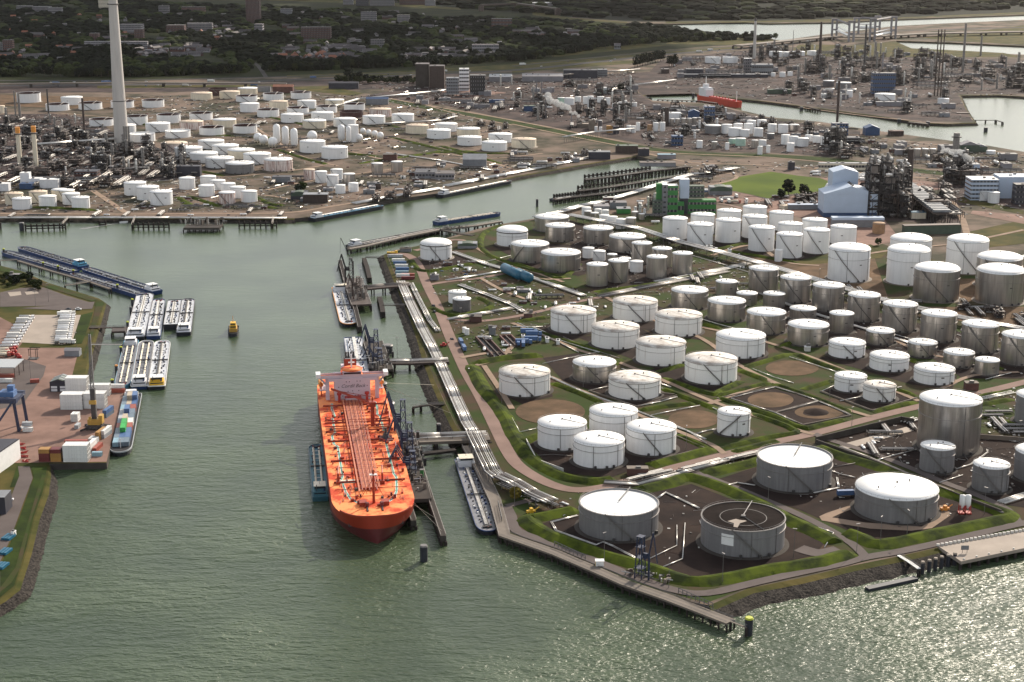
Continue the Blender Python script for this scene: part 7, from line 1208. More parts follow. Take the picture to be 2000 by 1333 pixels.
DN = {'c1': 'tall grey column', 'c2': 'slim silvery column', 'c3': 'tall brown column', 'c4': 'short white column', 'f1': 'dark steel frame', 'f2': 'wide brown steel frame', 'f3': 'tall narrow dark steel frame', 'f4': 'low brown steel frame', 'r1': 'long pipe rack', 'r2': 'short pipe rack', 'd1': 'lying silvery vessel', 'd2': 'small lying white vessel', 'a1': 'air cooler deck',
      's1': 'grey shed', 's2': 'small brick hut', 's3': 'white site cabin', 's4': 'wide pale shed', 'k1': 'white parked car', 'k2': 'dark parked car', 'k3': 'blue parked car', 't1': 'white tank lorry', 't2': 'silvery tank lorry', 't3': 'white box lorry', 't4': 'red-cabbed tank lorry', 't5': 'blue box lorry'}
def clear_of(x, y, pad=3):
    for cx_, cy_, r_, h_ in TINFO:
        if abs(x - cx_) < r_ + pad and abs(y - cy_) < r_ + pad: return False
    return True
def fill(poly, n_, kinds, where, seed, rots=(0, 1.57), zs=(.8, 1.2), pad=6, jit=.05):
    rr = random.Random(seed); P_ = GL(poly); xs = [p[0] for p in P_]; ys = [p[1] for p in P_]; c_ = 0; tr = 0; placed = []; ls = {}
    while c_ < n_ and tr < n_ * 40:
        tr += 1; x = rr.uniform(min(xs), max(xs)); y = rr.uniform(min(ys), max(ys))
        if not inpoly(x, y, P_) or not clear_of(x, y, pad): continue
        if any(abs(x - a) < pad and abs(y - b_) < pad for a, b_ in placed): continue
        k = rr.choice(kinds); placed.append((x, y)); s_ = rr.uniform(*zs)
        ls.setdefault(k, []).append(PR[k].place((x, y, 0), rr.choice(rots) + rr.uniform(-jit, jit), DN[k], PR[k].cat + 's ' + where, (s_ ** .5, s_ ** .5, s_))); c_ += 1
    for k in ls: relabel(ls[k], DN[k] + ' ' + where)
F_ = ['f1', 'f2', 'f4', 'f4', 'f4', 'c1', 'c2', 'r1', 'r1', 'r2', 'd1', 'a1', 'f1', 'f2', 's1']
fill([(-50, 230), (150, 240), (225, 262), (225, 290), (330, 300), (380, 330), (340, 345), (200, 335), (120, 345), (-50, 350)], 210, F_, 'left of the tall chimney', 1, pad=8, zs=(.35, .8))
fill([(200, 300), (330, 300), (385, 330), (385, 350), (250, 345), (190, 350)], 70, ['f1', 'f2', 'c1', 'c2', 'f3', 'a1', 'f4', 'r1'], 'right of the tall chimney foot', 2, pad=6, zs=(.4, .9))
fill([(20, 355), (250, 352), (250, 372), (180, 378), (120, 365), (20, 362)], 22, ['r2', 'f4', 'd1', 's1', 's2', 'r1'], 'in front of the left refinery', 3)
fill([(1000, 190), (1230, 195), (1240, 235), (1180, 262), (1060, 240), (1000, 225)], 60, ['c1', 'c2', 'f1', 'f3', 'f4', 'r2', 'd2', 'f2', 's1'], 'by the steam plume', 4, pad=8, zs=(.5, 1))
fill([(880, 165), (1100, 160), (1240, 165), (1240, 185), (1000, 185), (890, 195)], 30, ['s1', 's4', 'r1', 'f4', 'c2', 's2'], 'below the navy warehouse', 5)
fill([(1240, 220), (1400, 215), (1500, 240), (1640, 262), (1640, 285), (1500, 262), (1400, 290), (1250, 275)], 75, ['f1', 'f4', 'c2', 'r1', 'r2', 'd1', 'f4', 'c4', 's2', 's1'], 'in the chemical plant', 6, pad=8, zs=(.4, .9))
fill([(1240, 205), (1400, 212), (1500, 240), (1480, 246), (1300, 225)], 22, ['r1', 's1', 's2', 'f4', 's4'], 'below the far basin', 7)
fill([(1450, 100), (1680, 100), (1900, 118), (2050, 130), (2050, 180), (1880, 176), (1750, 172), (1600, 160), (1440, 152)], 230, ['f1', 'f3', 'f2', 'c1', 'f2', 'c2', 'r1', 'f4', 'a1', 'r1', 'f4', 's4', 's1'], 'in the far right refinery', 8, pad=10, zs=(.6, 1.2))
fill([(1300, 120), (1450, 105), (1460, 150), (1330, 155)], 24, ['r1', 's4', 's1', 'f4', 't1'], 'left of the far refinery', 9)
fill([(1500, 172), (1800, 182), (1880, 215), (1880, 232), (1700, 218), (1560, 200), (1500, 192)], 45, ['f4', 's1', 's2', 'r2', 'd1', 's4', 'c2', 'f1'], 'on the far peninsula', 10)
fill([(1660, 275), (1900, 298), (2000, 315), (2000, 350), (1850, 335), (1700, 318), (1640, 300)], 40, ['s1', 's2', 'f4', 'r1', 's4', 'd1', 'r2'], 'below the right basin', 11)
fill([(1600, 285), (1660, 285), (1660, 312), (1600, 305)], 12, ['f3', 'f1', 'c2', 'f4'], 'in the dark unit beside the dyke', 12, pad=6)
fill([(1700, 400), (1770, 400), (1765, 425), (1700, 425)], 30, ['f3', 'f3', 'f1', 'f3', 'c1', 'f2'], 'in the tall block', 13, pad=6, zs=(1.1, 1.9))
fill([(1845, 345), (1905, 345), (1905, 362), (1850, 362)], 24, ['f3', 'f1', 'c2', 'f2'], 'in the steaming block', 14, pad=6, zs=(.8, 1.15))
fill([(1800, 380), (1865, 380), (1865, 440), (1810, 440)], 14, ['a1', 'f2', 'r1', 'f4'], 'beside the cooler bank', 15, pad=9)
fill([(1500, 385), (1600, 385), (1600, 402), (1500, 405)], 14, ['f4', 'r2', 'd1', 'd2', 's2'], 'left of the plant hall', 16, pad=6, zs=(.5, .8))
fill([(1240, 395), (1295, 400), (1290, 440), (1240, 430)], 12, ['f4', 'c4', 'd2', 'r2', 'c2'], 'beside the green buildings', 17, pad=7, zs=(.5, .8))
fill([(1020, 560), (1100, 580), (1190, 595), (1190, 610), (1090, 605), (1010, 600)], 16, ['d2', 'r2', 's2', 'd1'], 'behind the stained tanks', 18, pad=7, zs=(.3, .5))
fill([(1130, 480), (1240, 500), (1310, 545), (1150, 500)], 8, ['d2', 'r2'], 'among the slender tanks', 19, pad=4, zs=(.3, .5))
fill([(1630, 560), (1800, 600), (1790, 618), (1640, 580)], 12, ['r2', 'f4', 'd2'], 'at the foot of the domed tanks', 20, pad=7, zs=(.35, .6))
fill([(1860, 590), (2010, 620), (2010, 640), (1870, 615)], 10, ['r2', 'f4'], 'in front of the silvery domed tanks', 21, pad=7, zs=(.35, .6))
fill([(1340, 530), (1500, 520), (1490, 560), (1400, 580), (1350, 560)], 14, ['r2', 'd2', 's3'], 'right of the slender tanks', 22, pad=5, zs=(.3, .5))
fill([(1640, 850), (1790, 830), (1790, 880), (1700, 890)], 8, ['r2', 'd2'], 'left of the tallest tank', 23, pad=5, zs=(.3, .45))
fill([(1915, 810), (1990, 800), (2010, 850), (1930, 840)], 10, ['r2', 'd2', 'r2'], 'right of the tallest tank', 24, pad=5, zs=(.25, .4))
fill([(940, 560), (1000, 555), (1060, 580), (1040, 595), (960, 575)], 10, ['s2', 'd2', 's1', 'd1'], 'below the two blue vessels', 25, pad=5, zs=(.4, .6))
fill([(930, 635), (1010, 640), (1000, 690), (940, 690)], 9, ['s2', 'd2', 's3', 'd1'], 'right of the jetty road', 26, pad=6, zs=(.4, .6))
fill([(850, 505), (960, 520), (960, 535), (850, 540)], 14, ['s3', 'd2', 's2', 'k3'], 'below the black-ringed tank', 27, pad=4, zs=(.4, .8))
fill([(1000, 635), (1080, 655), (1110, 680), (1010, 680)], 9, ['s3', 't5', 's3', 't5'], 'left of the stained tanks', 28, pad=4)
fill([(520, 345), (620, 345), (740, 365), (700, 392), (560, 395), (520, 370)], 18, ['s2', 's1', 'r2', 'd1', 't1'], 'behind the blue barge berth', 29, zs=(.5, .9))
fill([(760, 320), (1000, 325), (1000, 335), (860, 362), (760, 380), (700, 380)], 36, ['k1', 'k2', 's2', 'r2', 's1', 'k1', 't1', 's3'], 'right of the blue barge', 30, zs=(.6, 1))
fill([(690, 398), (750, 385), (860, 368), (1000, 338), (1150, 305), (1160, 310), (1000, 343), (860, 373), (700, 403)], 16, ['f4', 'r2', 'd2'], 'at the opposite quay edge', 31, pad=10, zs=(.5, .9))
fill([(1000, 300), (1240, 300), (1200, 305), (1050, 335), (1000, 335)], 26, ['s2', 'r2', 's1', 'k1', 'd1', 's3'], 'near the channel head', 32, zs=(.5, 1))
fill([(250, 395), (360, 375), (400, 395), (545, 405), (540, 415), (250, 415)], 20, ['r2', 'd2', 's2'], 'in front of the white quay tanks', 33, pad=5, zs=(.35, .6))
fill([(700, 190), (1000, 200), (1000, 225), (850, 208)], 26, ['s1', 's2', 'r1', 'f4', 's4'], 'behind the green dyke', 34, zs=(.6, 1))
fill([(780, 205), (1000, 248), (960, 262), (820, 235)], 18, ['r1', 'f4', 'd1', 's2'], 'beside the green dyke', 35, zs=(.4, .8))
fill([(1380, 325), (1460, 335), (1400, 352), (1340, 360)], 16, ['r2', 't1', 's1', 'f4'], 'behind the old piers', 36, zs=(.5, .9))
fill([(1540, 330), (1720, 345), (1720, 360), (1600, 350)], 26, ['t1', 't2', 't3', 't1'], 'beyond the bright field', 37, pad=5, rots=(-.15, .1))
fill([(1430, 385), (1500, 390), (1480, 400), (1380, 395)], 12, ['t3', 'k1', 's3', 't4', 'k2'], 'beside the bright field', 38, pad=5)
fill([(430, 200), (520, 240), (520, 265), (640, 225), (800, 250), (980, 300), (760, 310), (620, 320), (560, 300), (440, 260), (300, 260)], 40, ['r2', 'd2', 's2', 'r1', 's3'], 'in the far tank farm', 39, pad=8, zs=(.3, .6))
fill([(-20, 171), (560, 168), (560, 158), (-20, 162)], 26, ['k1', 'k2', 't3', 't5', 'k3', 'k1'], 'on the dark motorway at the left', 40, rots=(0, 0), zs=(1, 1.4))
fill([(600, 160), (1160, 125), (1440, 100), (1440, 94), (1160, 118), (600, 151)], 26, ['k1', 'k2', 't3', 't5', 'k3', 'k1'], 'on the motorway in the middle', 41, rots=(.2,), zs=(1, 1.4))
fill([(790, 500), (810, 520), (870, 640), (960, 800), (950, 790), (860, 640), (800, 530)], 6, ['k1', 'k2'], 'on the jetty road', 42, rots=(1.9,))
fill([(1395, 475), (1480, 492), (1420, 505), (1380, 490)], 5, ['k1', 'k2', 's3'], 'near the slender white tank', 43)
# ribbed cooler bank
x_, y_ = G(1840, 442); o = root('cooler_bank', (x_, y_, 0), 'long ribbed cooler bank running back between the process blocks', 'cooler', None, -.02); q = MB()
for k in range(24): q.box(-9, 9, 4 + k * 10, 10 + k * 10, 14, 16.5, 'shed_grey'); q.bar((-9, 4 + k * 10, 0), (-9, 4 + k * 10, 14), .8, 'steel_dark'); q.bar((9, 4 + k * 10, 0), (9, 4 + k * 10, 14), .8, 'steel_dark')
q.box(-10, 10, 0, 245, 12.5, 13.2, 'steel_brown'); ob('frame', q, o)
x_, y_ = G(1825, 458); o = root('retaining_wall', (x_, y_, 0), 'dark long wall in front of the cooler bank', 'wall', None, .12); q = MB(); q.box(-32, 28, 0, 8, 0, 9, 'green_dull'); q.box(-32.2, 28.2, -.2, 8.2, 9.003, 9.6, 'steel_brown'); ob('wall', q, o)
# conveyor tower frames in the far refinery sky line: lift bridge
def pylon(px, py, pt, label):
    x, y = G(px, py); h = HT(pt, y); o = root('bridge_tower', (x, y, 0), label, 'bridge tower', 'towers of the lift bridges'); q = MB()
    for a in (-6, 6): q.box(a - 2.2, a + 2.2, -3, 3, 0, h, 'town_pale')
    ob('legs', q, o); q = MB(); q.box(-8.5, 8.5, -3.2, 3.2, h - 5, h - .01, 'town_pale'); q.box(-5, 5, -2, 2, h * .35, h * .35 + 4, 'town_pale'); ob('crossbeam', q, o); return x, y, h
tw = [pylon(a, b_, c_, lb) for a, b_, c_, lb in ((1629, 72, 37, 'pale lift bridge tower, front left'), (1662, 82, 41, 'pale lift bridge tower, second from the left'), (1672, 66, 34, 'pale lift bridge tower, third from the left'), (1703, 82, 37, 'pale lift bridge tower in the middle'), (1713, 66, 31, 'pale lift bridge tower, tallest at the back'), (1744, 76, 32, 'pale lift bridge tower at the right end'))]
for (i, j), lb in (((0, 1), 'left lift bridge top beam'), ((2, 4), 'rear lift bridge top beam'), ((3, 5), 'right lift bridge top beam')):
    A, Bb = tw[i], tw[j]; o = root('bridge_beam', (A[0], A[1], 0), 'pale ' + lb, 'bridge', 'beams of the lift bridges'); q = MB(); h_ = min(A[2], Bb[2]); q.bar((8, 0, h_ - 3), (Bb[0] - A[0] - 8, Bb[1] - A[1], h_ - 3), 4.2, 'town_pale'); q.bar((8, 0, 16), (Bb[0] - A[0] - 8, Bb[1] - A[1], 16), 5, 'white_paint'); q.bar((8, 0, 25), (Bb[0] - A[0] - 8, Bb[1] - A[1], 25), 2, 'white_paint'); ob('beam', q, o)
jetty([(1440, 96), (1520, 88), (1620, 78), (1700, 78), (1800, 72), (2000, 68)], 26, 9, 'long dark viaduct leading to the lift bridges', piles=60, pr=3, th=3, deckm='concrete', pilem='concrete_dark', name='viaduct', cat='bridge', pile_z=-5, rail=False)
jetty([(-30, 172), (240, 169), (560, 171)], 8, 8, 'long pale viaduct in front of the left motorway', piles=70, pr=2, th=2, deckm='concrete', pilem='concrete_dark', name='viaduct', cat='bridge', pile_z=0, rail=False)
jetty([(940, 22), (1010, 19), (1090, 30)], 14, 22, 'low red-brown bridge over the far river', piles=150, pr=5, th=5, deckm='steel_brown', pilem='steel_brown', name='bridge', cat='bridge', rail=False)
jetty([(1905, 236), (1945, 236), (1958, 240)], 3, 1, 'thin jetty off the point of the far peninsula', piles=16, pr=1, th=.8, deckm='timber_dark', rail=False)
jetty([(1868, 222), (1893, 222)], 8, 1.5, 'brown jetty platform on the far peninsula', piles=10, pr=1, th=2, deckm='steel_brown', rail=False); jetty([(1575, 210), (1600, 216)], 5, 1.5, 'dark fender jetty at the far basin', piles=8, pr=1, th=2, deckm='timber_dark', rail=False); jetty([(1775, 240), (1812, 244)], 5, 1.5, 'reddish fender jetty at the far basin', piles=8, pr=1, th=2, deckm='steel_brown', rail=False)
jetty([(1655, 252), (1676, 253)], 5, 1.5, 'dark fender jetty at the near shore of the basin', piles=7, pr=1, th=2, deckm='timber_dark', rail=False); jetty([(1285, 196), (1370, 199), (1400, 203)], 5, 1.5, 'long row of piles below the left end of the far basin', piles=8, pr=1, th=1, deckm='steel_brown', rail=False)
fill([(-40, 425), (570, 425), (570, 419), (-40, 420)], 12, ['d2', 'k2', 'r2'], 'on the edge of the opposite quay', 44, pad=6, zs=(.4, .7))
fill([(985, 940), (1090, 975), (1120, 990), (1060, 985), (990, 965)], 10, ['r2', 'd2'], 'under the raised quay pipe rack', 45, pad=4, zs=(.25, .4), rots=(-.89,))
fill([(1240, 930), (1340, 915), (1460, 890), (1470, 895), (1340, 922), (1250, 940)], 12, ['d2', 'r2'], 'beside the front dyke', 46, pad=4, zs=(.25, .4), rots=(.57,))

FIELD = GL([(1400, 358), (1450, 343), (1505, 334), (1560, 342), (1650, 352), (1625, 372), (1580, 382), (1500, 390), (1425, 376)])
def clutter(polys, n_, size, seed, name='pipework_litter', mats=('pipe_silver', 'steel', 'stone_white', 'steel_brown', 'steel_dark', 'trim_grey', 'concrete', 'steel_dark', 'brick'), label=None):
    label = 'countless small pipes, valves and crates strewn over the %s' % ('near terminal' if seed == 3 else 'far works and yards')
    q = MB(); rr = random.Random(seed)
    for poly, n1 in polys:
        P_ = GL(poly); xs = [p[0] for p in P_]; ys = [p[1] for p in P_]; c_ = 0; tr = 0
        while c_ < n1 and tr < n1 * 8:
            tr += 1; x = rr.uniform(min(xs), max(xs)); y = rr.uniform(min(ys), max(ys))
            if not inpoly(x, y, P_) or not clear_of(x, y, 1.5) or inpoly(x, y, FIELD) or any(inpoly(x, y, h_) for h_ in holes[:3]): continue
            c_ += 1; s_ = size * (y / 1000) ** .6; m_ = rr.choice(mats); t = rr.random(); w = s_ * rr.uniform(.3, 1.0); d = s_ * rr.uniform(.3, 1.0); h_ = s_ * rr.uniform(.2, .8)
            if t < .5: L = s_ * rr.uniform(2, 9); a = rr.choice((0, 1.57, -.5, 1.07, .25)) ; q.bar((x, y, h_ * .5 + .2), (x + L * math.cos(a), y + L * math.sin(a), h_ * .5 + .2), .16 * s_, m_)
            else: q.box(x - w, x + w, y - d, y + d, 0, h_ + .1, m_, top=rr.choice(mats) if t > .85 else m_)
    return ob(name, q, None, label, 'clutter', kind='stuff')
clutter([([(840, 560), (1000, 545), (1190, 575), (1200, 610), (1020, 650), (1000, 700), (930, 720), (880, 640)], 420), ([(1080, 440), (1260, 450), (1700, 590), (2050, 680), (2050, 745), (1780, 690), (1500, 620), (1160, 575)], 900), ([(1640, 860), (1790, 830), (2050, 860), (2050, 990), (1900, 960)], 200),
         ([(1900, 770), (2000, 755), (2000, 860), (1910, 840)], 120), ([(1230, 935), (1480, 880), (1480, 895), (1240, 952)], 90), ([(985, 945), (1090, 980), (1120, 1000), (1040, 1000)], 60), ([(840, 500), (960, 515), (960, 560), (850, 545)], 110), ([(1060, 960), (1350, 960), (1500, 1050), (1420, 1110), (1180, 1070)], 40), ([(1450, 930), (1600, 890), (1900, 1000), (1750, 1040)], 70)], 0, .9, 3)
clutter([([(-50, 225), (150, 225), (225, 262), (385, 325), (385, 352), (-50, 352)], 1500), ([(-50, 352), (560, 345), (700, 340), (1000, 320), (1160, 300), (1000, 335), (700, 392), (560, 415), (-50, 415)], 1300), ([(200, 190), (760, 185), (1000, 250), (1060, 300), (700, 335), (400, 345), (380, 320)], 1500),
         ([(700, 165), (1240, 140), (1240, 262), (860, 205)], 1300), ([(1240, 205), (1660, 250), (1640, 305), (1260, 288)], 900), ([(1300, 120), (1450, 100), (2050, 125), (2050, 180), (1880, 235), (1560, 205), (1300, 175)], 1900), ([(1330, 310), (1900, 335), (2050, 350), (2050, 430), (1760, 420), (1700, 400), (1460, 400), (1300, 400), (1340, 350)], 700), ([(1680, 265), (2000, 305), (2000, 350), (1660, 310)], 500)], 0, 1.15, 4)
# ---------------------------------------------------------------- trees
def blob(rr, cx, cy, cz, r, hz, k=9):
    v = [(cx, cy, cz + hz * rr.uniform(.85, 1.1))]
    for zf, rf in ((.55, .8), (-.1, 1.0)):
        for i in range(k): a = 2 * math.pi * i / k + rr.uniform(-.2, .2); e = rf * r * rr.uniform(.72, 1.18); v.append((cx + e * math.cos(a), cy + e * math.sin(a), cz + hz * zf * rr.uniform(.8, 1.2)))
    f = [(0, 1 + i, 1 + (i + 1) % k) for i in range(k)] + [(1 + i, 1 + k + i, 1 + k + (i + 1) % k, 1 + (i + 1) % k) for i in range(k)]
    return v, f
def tree_meshes(seed, h, r, leaf):
    rr = random.Random(seed); q = MB()
    for k in range(34):                      # lumps of foliage through the crown
        a = rr.uniform(0, 6.28); t = rr.random() ** .6; z = rr.uniform(.24, .92) * h; e = r * math.sqrt(max(.05, 1 - ((z / h - .6) / .45) ** 2)) * t
        v, f = blob(rr, e * math.cos(a), e * math.sin(a), z, r * rr.uniform(.26, .46), r * rr.uniform(.26, .42), 7); q.add(v, f, leaf)
    for k in range(420):                     # loose leaf clusters that break the outline
        a = rr.uniform(0, 6.28); z = rr.uniform(.25, 1.02) * h; e = r * math.sqrt(max(.04, 1 - ((z / h - .6) / .46) ** 2)) * rr.uniform(.75, 1.12); s_ = rr.uniform(.25, .6)
        c_ = Vector((e * math.cos(a), e * math.sin(a), z)); u = Vector((rr.uniform(-1, 1), rr.uniform(-1, 1), rr.uniform(-1, 1))).normalized() * s_; w = Vector((rr.uniform(-1, 1), rr.uniform(-1, 1), rr.uniform(-1, 1))).normalized() * s_
        q.add([c_ - u, c_ + w, c_ + u, c_ - w], [(0, 1, 2, 3)], leaf)
    t_ = MB(); t_.cyl(0, 0, 0, h * .6, r * .09, 'bark', r1=r * .04, n=7)
    for k in range(5): a = k * 1.3; t_.bar((0, 0, h * .3 + k * .4), (r * .55 * math.cos(a), r * .55 * math.sin(a), h * .6 + k * .4), r * .05, 'bark')
    return q.mesh('crown'), t_.mesh('trunk')
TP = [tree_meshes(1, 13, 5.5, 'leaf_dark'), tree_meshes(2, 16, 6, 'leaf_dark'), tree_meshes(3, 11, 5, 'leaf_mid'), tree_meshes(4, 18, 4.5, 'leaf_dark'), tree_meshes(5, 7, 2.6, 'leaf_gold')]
def tree(x, y, k, label, group, s=1.0):
    o = root('broadleaf_tree', (x, y, 0), label, 'tree', group, random.uniform(0, 6)); o.scale = (s, s, s * random.uniform(.85, 1.15)); ob('crown', TP[k][0], o); ob('trunk', TP[k][1], o)
x_, y_ = G(1007, 978); tree(x_, y_, 4, 'small golden-yellow tree beside the raised quay pipe rack', 'single trees', 1.15)
for px, py, k, s_, lb in ((1540, 384, 1, 1.1, 'tallest dark tree at the edge of the bright field'), (1526, 388, 0, .8, 'small round dark tree left of the tallest one by the bright field'), (1570, 385, 0, 1, 'dark tree right of the tallest one by the bright field'), (1578, 388, 2, .8, 'lighter tree beside the plant hall'), (1700, 372, 2, .8, 'lone tree behind the plant hall'), (590, 374, 2, 1, 'dark tree by the brown quay building'), (583, 377, 0, .8, 'smaller dark tree by the brown quay building'), (682, 160, 1, 1.6, 'big dark tree left of the grain silos'), (700, 162, 0, 1.5, 'second dark tree left of the grain silos'), (1212, 178, 0, 1.2, 'lone dark tree left of the far basin'), (1715, 480, 2, .6, 'small bush behind the domed tanks')):
    x_, y_ = G(px, py); tree(x_, y_, k, lb, 'single trees', s_)
rr = random.Random(12)
for k in range(30):
    px = rr.uniform(-20, 78); py = 542 + px * .12 + rr.uniform(-3, 17)
    x_, y_ = G(px, py); tree(x_, y_, rr.choice((0, 2, 2)), '*left', 'bushy trees at the left edge', rr.uniform(.35, .6))
for k in range(12): x_, y_ = G(1240 + k * 5, 133 - k * 1.2); tree(x_, y_, 3, '*row', 'row of dark trees beside the motorway', 1.35)
for k in range(4): x_, y_ = G(1307 + k * 4, 130); tree(x_, y_, 3, '*clump', 'dark clump beside the motorway', 1.45)
for k in range(26): x_, y_ = G(660 + k * 6 + rr.uniform(-2, 2), 163 + rr.uniform(-2, 2)); tree(x_, y_, rr.choice((0, 2)), '*belt', 'tree belt left of the grain silos', rr.uniform(.9, 1.3))
wood_near = [(-60, 151), (0, 150), (200, 152), (350, 149), (480, 143), (530, 141), (700, 134), (840, 131), (1000, 121), (1080, 112), (1180, 96), (1300, 84), (1420, 80), (1518, 80)]
def wy(px):
    for (a, b_), (c_, d_) in zip(wood_near, wood_near[1:]):
        if a <= px <= c_: return b_ + (d_ - b_) * (px - a) / (c_ - a)
    return 80
for k in range(190):                      # the front edge of the wood: trees one can tell apart
    px = -20 + 1540 * (k + rr.uniform(-.4, .4)) / 190; py = wy(px) - rr.uniform(0, 3)
    if 485 < px < 515: continue
    x_, y_ = G(px, py); tree(x_, y_, rr.choice((0, 1, 2, 2)), '*edge', 'trees along the front edge of the wood', rr.uniform(1.0, 1.5))
for a, b_ in (('*edge', 'tree on the front edge of the long wood'), ('*left', 'low bushy tree in the thicket at the left edge'), ('*row', 'dark tree in the straight row by the motorway'), ('*clump', 'dark tree in the clump right of the straight row'), ('*belt', 'round tree in the belt left of the silos')): relabel([o for o in COL.objects if o.get('label') == a], b_)
# houses of the town
hp = []
for m_, rf in (('brick', 'town_roof'), ('brick', 'town_roof_red'), ('town_pale', 'town_roof'), ('town_pale', 'town_pale')):
    L_ = 34 if rf == 'town_roof' else 16
    w_ = MB(); w_.box(-L_ / 2, L_ / 2, -4.5, 4.5, 0, 7, m_); r_ = MB(); 
    if rf == 'town_pale': r_.box(-L_ / 2 - .2, L_ / 2 + .2, -4.7, 4.7, 7.003, 7.5, rf)
    else: r_.add([(-L_ / 2 - .3, -5, 6.8), (L_ / 2 + .3, -5, 6.8), (L_ / 2 + .3, 0, 11), (-L_ / 2 - .3, 0, 11), (L_ / 2 + .3, 5, 6.8), (-L_ / 2 - .3, 5, 6.8)], [(0, 1, 2, 3), (3, 2, 4, 5), (1, 4, 2), (0, 3, 5)], rf)
    g_ = MB(); g_.box(-L_ / 2 + .6, L_ / 2 - .6, -4.56, -4.51, 4.3, 5.8, 'window_strip')
    hp.append((w_.mesh('wall'), r_.mesh('roof'), g_.mesh('window_band'), m_, rf))
hl = {0: 'long brick terrace with dark roof', 1: 'brick house with red roof', 2: 'long pale terrace with dark roof', 3: 'pale flat-roofed house'}
tree_holes = []
def house(px, py, k, where):
    x, y = G(px, py); o = root('house', (x, y, 0), hl[k] + ' ' + where, 'house', hl[k] + 's ' + where, rr.uniform(-.4, .4) + rr.choice((0, 1.57))); ob('wall', hp[k][0], o); ob('roof', hp[k][1], o); ob('window_band', hp[k][2], o); tree_holes.append((x, y, 22))
for (x0, x1, y0, y1, n_, ks, wh) in ((540, 700, 108, 120, 34, (1, 1, 2, 0), 'in the estate of red roofs'), (270, 420, 92, 112, 36, (0, 0, 2, 3), 'right of the chimney'), (0, 170, 95, 120, 22, (1, 2, 3), 'left of the chimney'), (560, 730, 92, 106, 28, (2, 3, 0), 'behind the estate of red roofs'), (780, 960, 98, 118, 34, (0, 2, 3), 'in the grey estate'),
                                 (0, 460, 30, 85, 44, (0, 2, 3, 1), 'in the left wood'), (520, 1000, 25, 90, 50, (0, 2, 3), 'in the middle wood'), (1010, 1130, 58, 76, 18, (0, 3), 'in the wood near the river'), (420, 480, 60, 80, 10, (3, 2), 'left of the brown tower')):
    for k in range(n_): house(rr.uniform(x0, x1), rr.uniform(y0, y1), rr.choice(ks), wh)
hs_ = {}
for o in COL.objects:
    if o.get('category') == 'house': hs_.setdefault(o['label'], []).append(o)
for a in hs_: relabel(hs_[a], a)
# the wood itself: one mass of crowns, thinner over clearings
def forest(name, poly, space0, seed, hmin, hmax, leafs, label, skip=.1, clear=True):
    rg = random.Random(seed); P_ = GL(poly); ys = [p[1] for p in P_]; xs = [p[0] for p in P_]; q = {l: MB() for l in leafs}; y = min(ys); cnt = 0
    while y < max(ys):
        sp = space0 * (y / 3200) ** 1.35; x = min(xs)
        while x < max(xs):
            a = x + rg.uniform(-.45, .45) * sp; b_ = y + rg.uniform(-.5, .5) * sp * 1.6; x += sp
            if not inpoly(a, b_, P_): continue
            px, py = PX(a, b_)
            if px < -40 or px > 2040: continue
            nz = math.sin(a * .011 + seed) * math.cos(b_ * .006 + a * .004) + .6 * math.sin(a * .031 + b_ * .013)
            if nz > 1.02 - skip or rg.random() < .05: continue
            if clear and any(abs(a - h_[0]) < h_[2] * .75 and h_[1] - 55 < b_ < h_[1] + 12 for h_ in tree_holes if abs(a - h_[0]) < 30): continue
            h_ = rg.uniform(hmin, hmax) * (1.15 if nz < 0 else .9); r_ = sp * rg.uniform(.5, .8); l = leafs[min(len(leafs) - 1, int((nz * .35 + .5 + rg.uniform(-.3, .3)) * len(leafs)))] if nz > -1.5 else leafs[0]
            v, f = blob(rg, a, b_, h_ * .45, r_, h_ * .55, 7)
            v2 = v + [(a + r_ * .9 * math.cos(t), b_ + r_ * .9 * math.sin(t), 0) for t in [i * 2 * math.pi / 7 for i in range(7)]]
            f2 = f + [(8 + i, 15 + i, 15 + (i + 1) % 7, 8 + (i + 1) % 7) for i in range(7)]
            q[l].add(v2, f2, l); cnt += 1
        y += sp * 1.7
    big = MB()
    for l in leafs:
        k = len(big.v); mi_ = big.mi(l); big.v += q[l].v; big.f += [tuple(i + k for i in f) for f in q[l].f]; big.m += [mi_] * len(q[l].f); big.smooth += [False] * len(q[l].f)
    print(name, cnt); return ob(name, big, None, label, 'wood', kind='stuff')
LF = ['leaf_dark', 'leaf_dark', 'leaf_mid']
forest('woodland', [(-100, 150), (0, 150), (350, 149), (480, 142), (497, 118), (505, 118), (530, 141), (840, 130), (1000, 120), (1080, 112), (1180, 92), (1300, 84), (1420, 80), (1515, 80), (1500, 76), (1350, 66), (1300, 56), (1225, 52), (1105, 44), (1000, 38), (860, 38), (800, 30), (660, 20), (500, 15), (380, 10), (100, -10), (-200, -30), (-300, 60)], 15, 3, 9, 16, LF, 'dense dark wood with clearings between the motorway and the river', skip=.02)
forest('woodland', [(1000, 24), (1120, 33), (1300, 42), (1480, 40), (1640, 35), (1760, 30), (2000, 18), (2300, 8), (2300, -60), (-200, -80), (-200, -32), (100, -12), (380, -2), (520, 0), (700, 2), (860, 12)], 22, 4, 9, 18, LF, 'hazy dark woods beyond the river', skip=.05, clear=False)
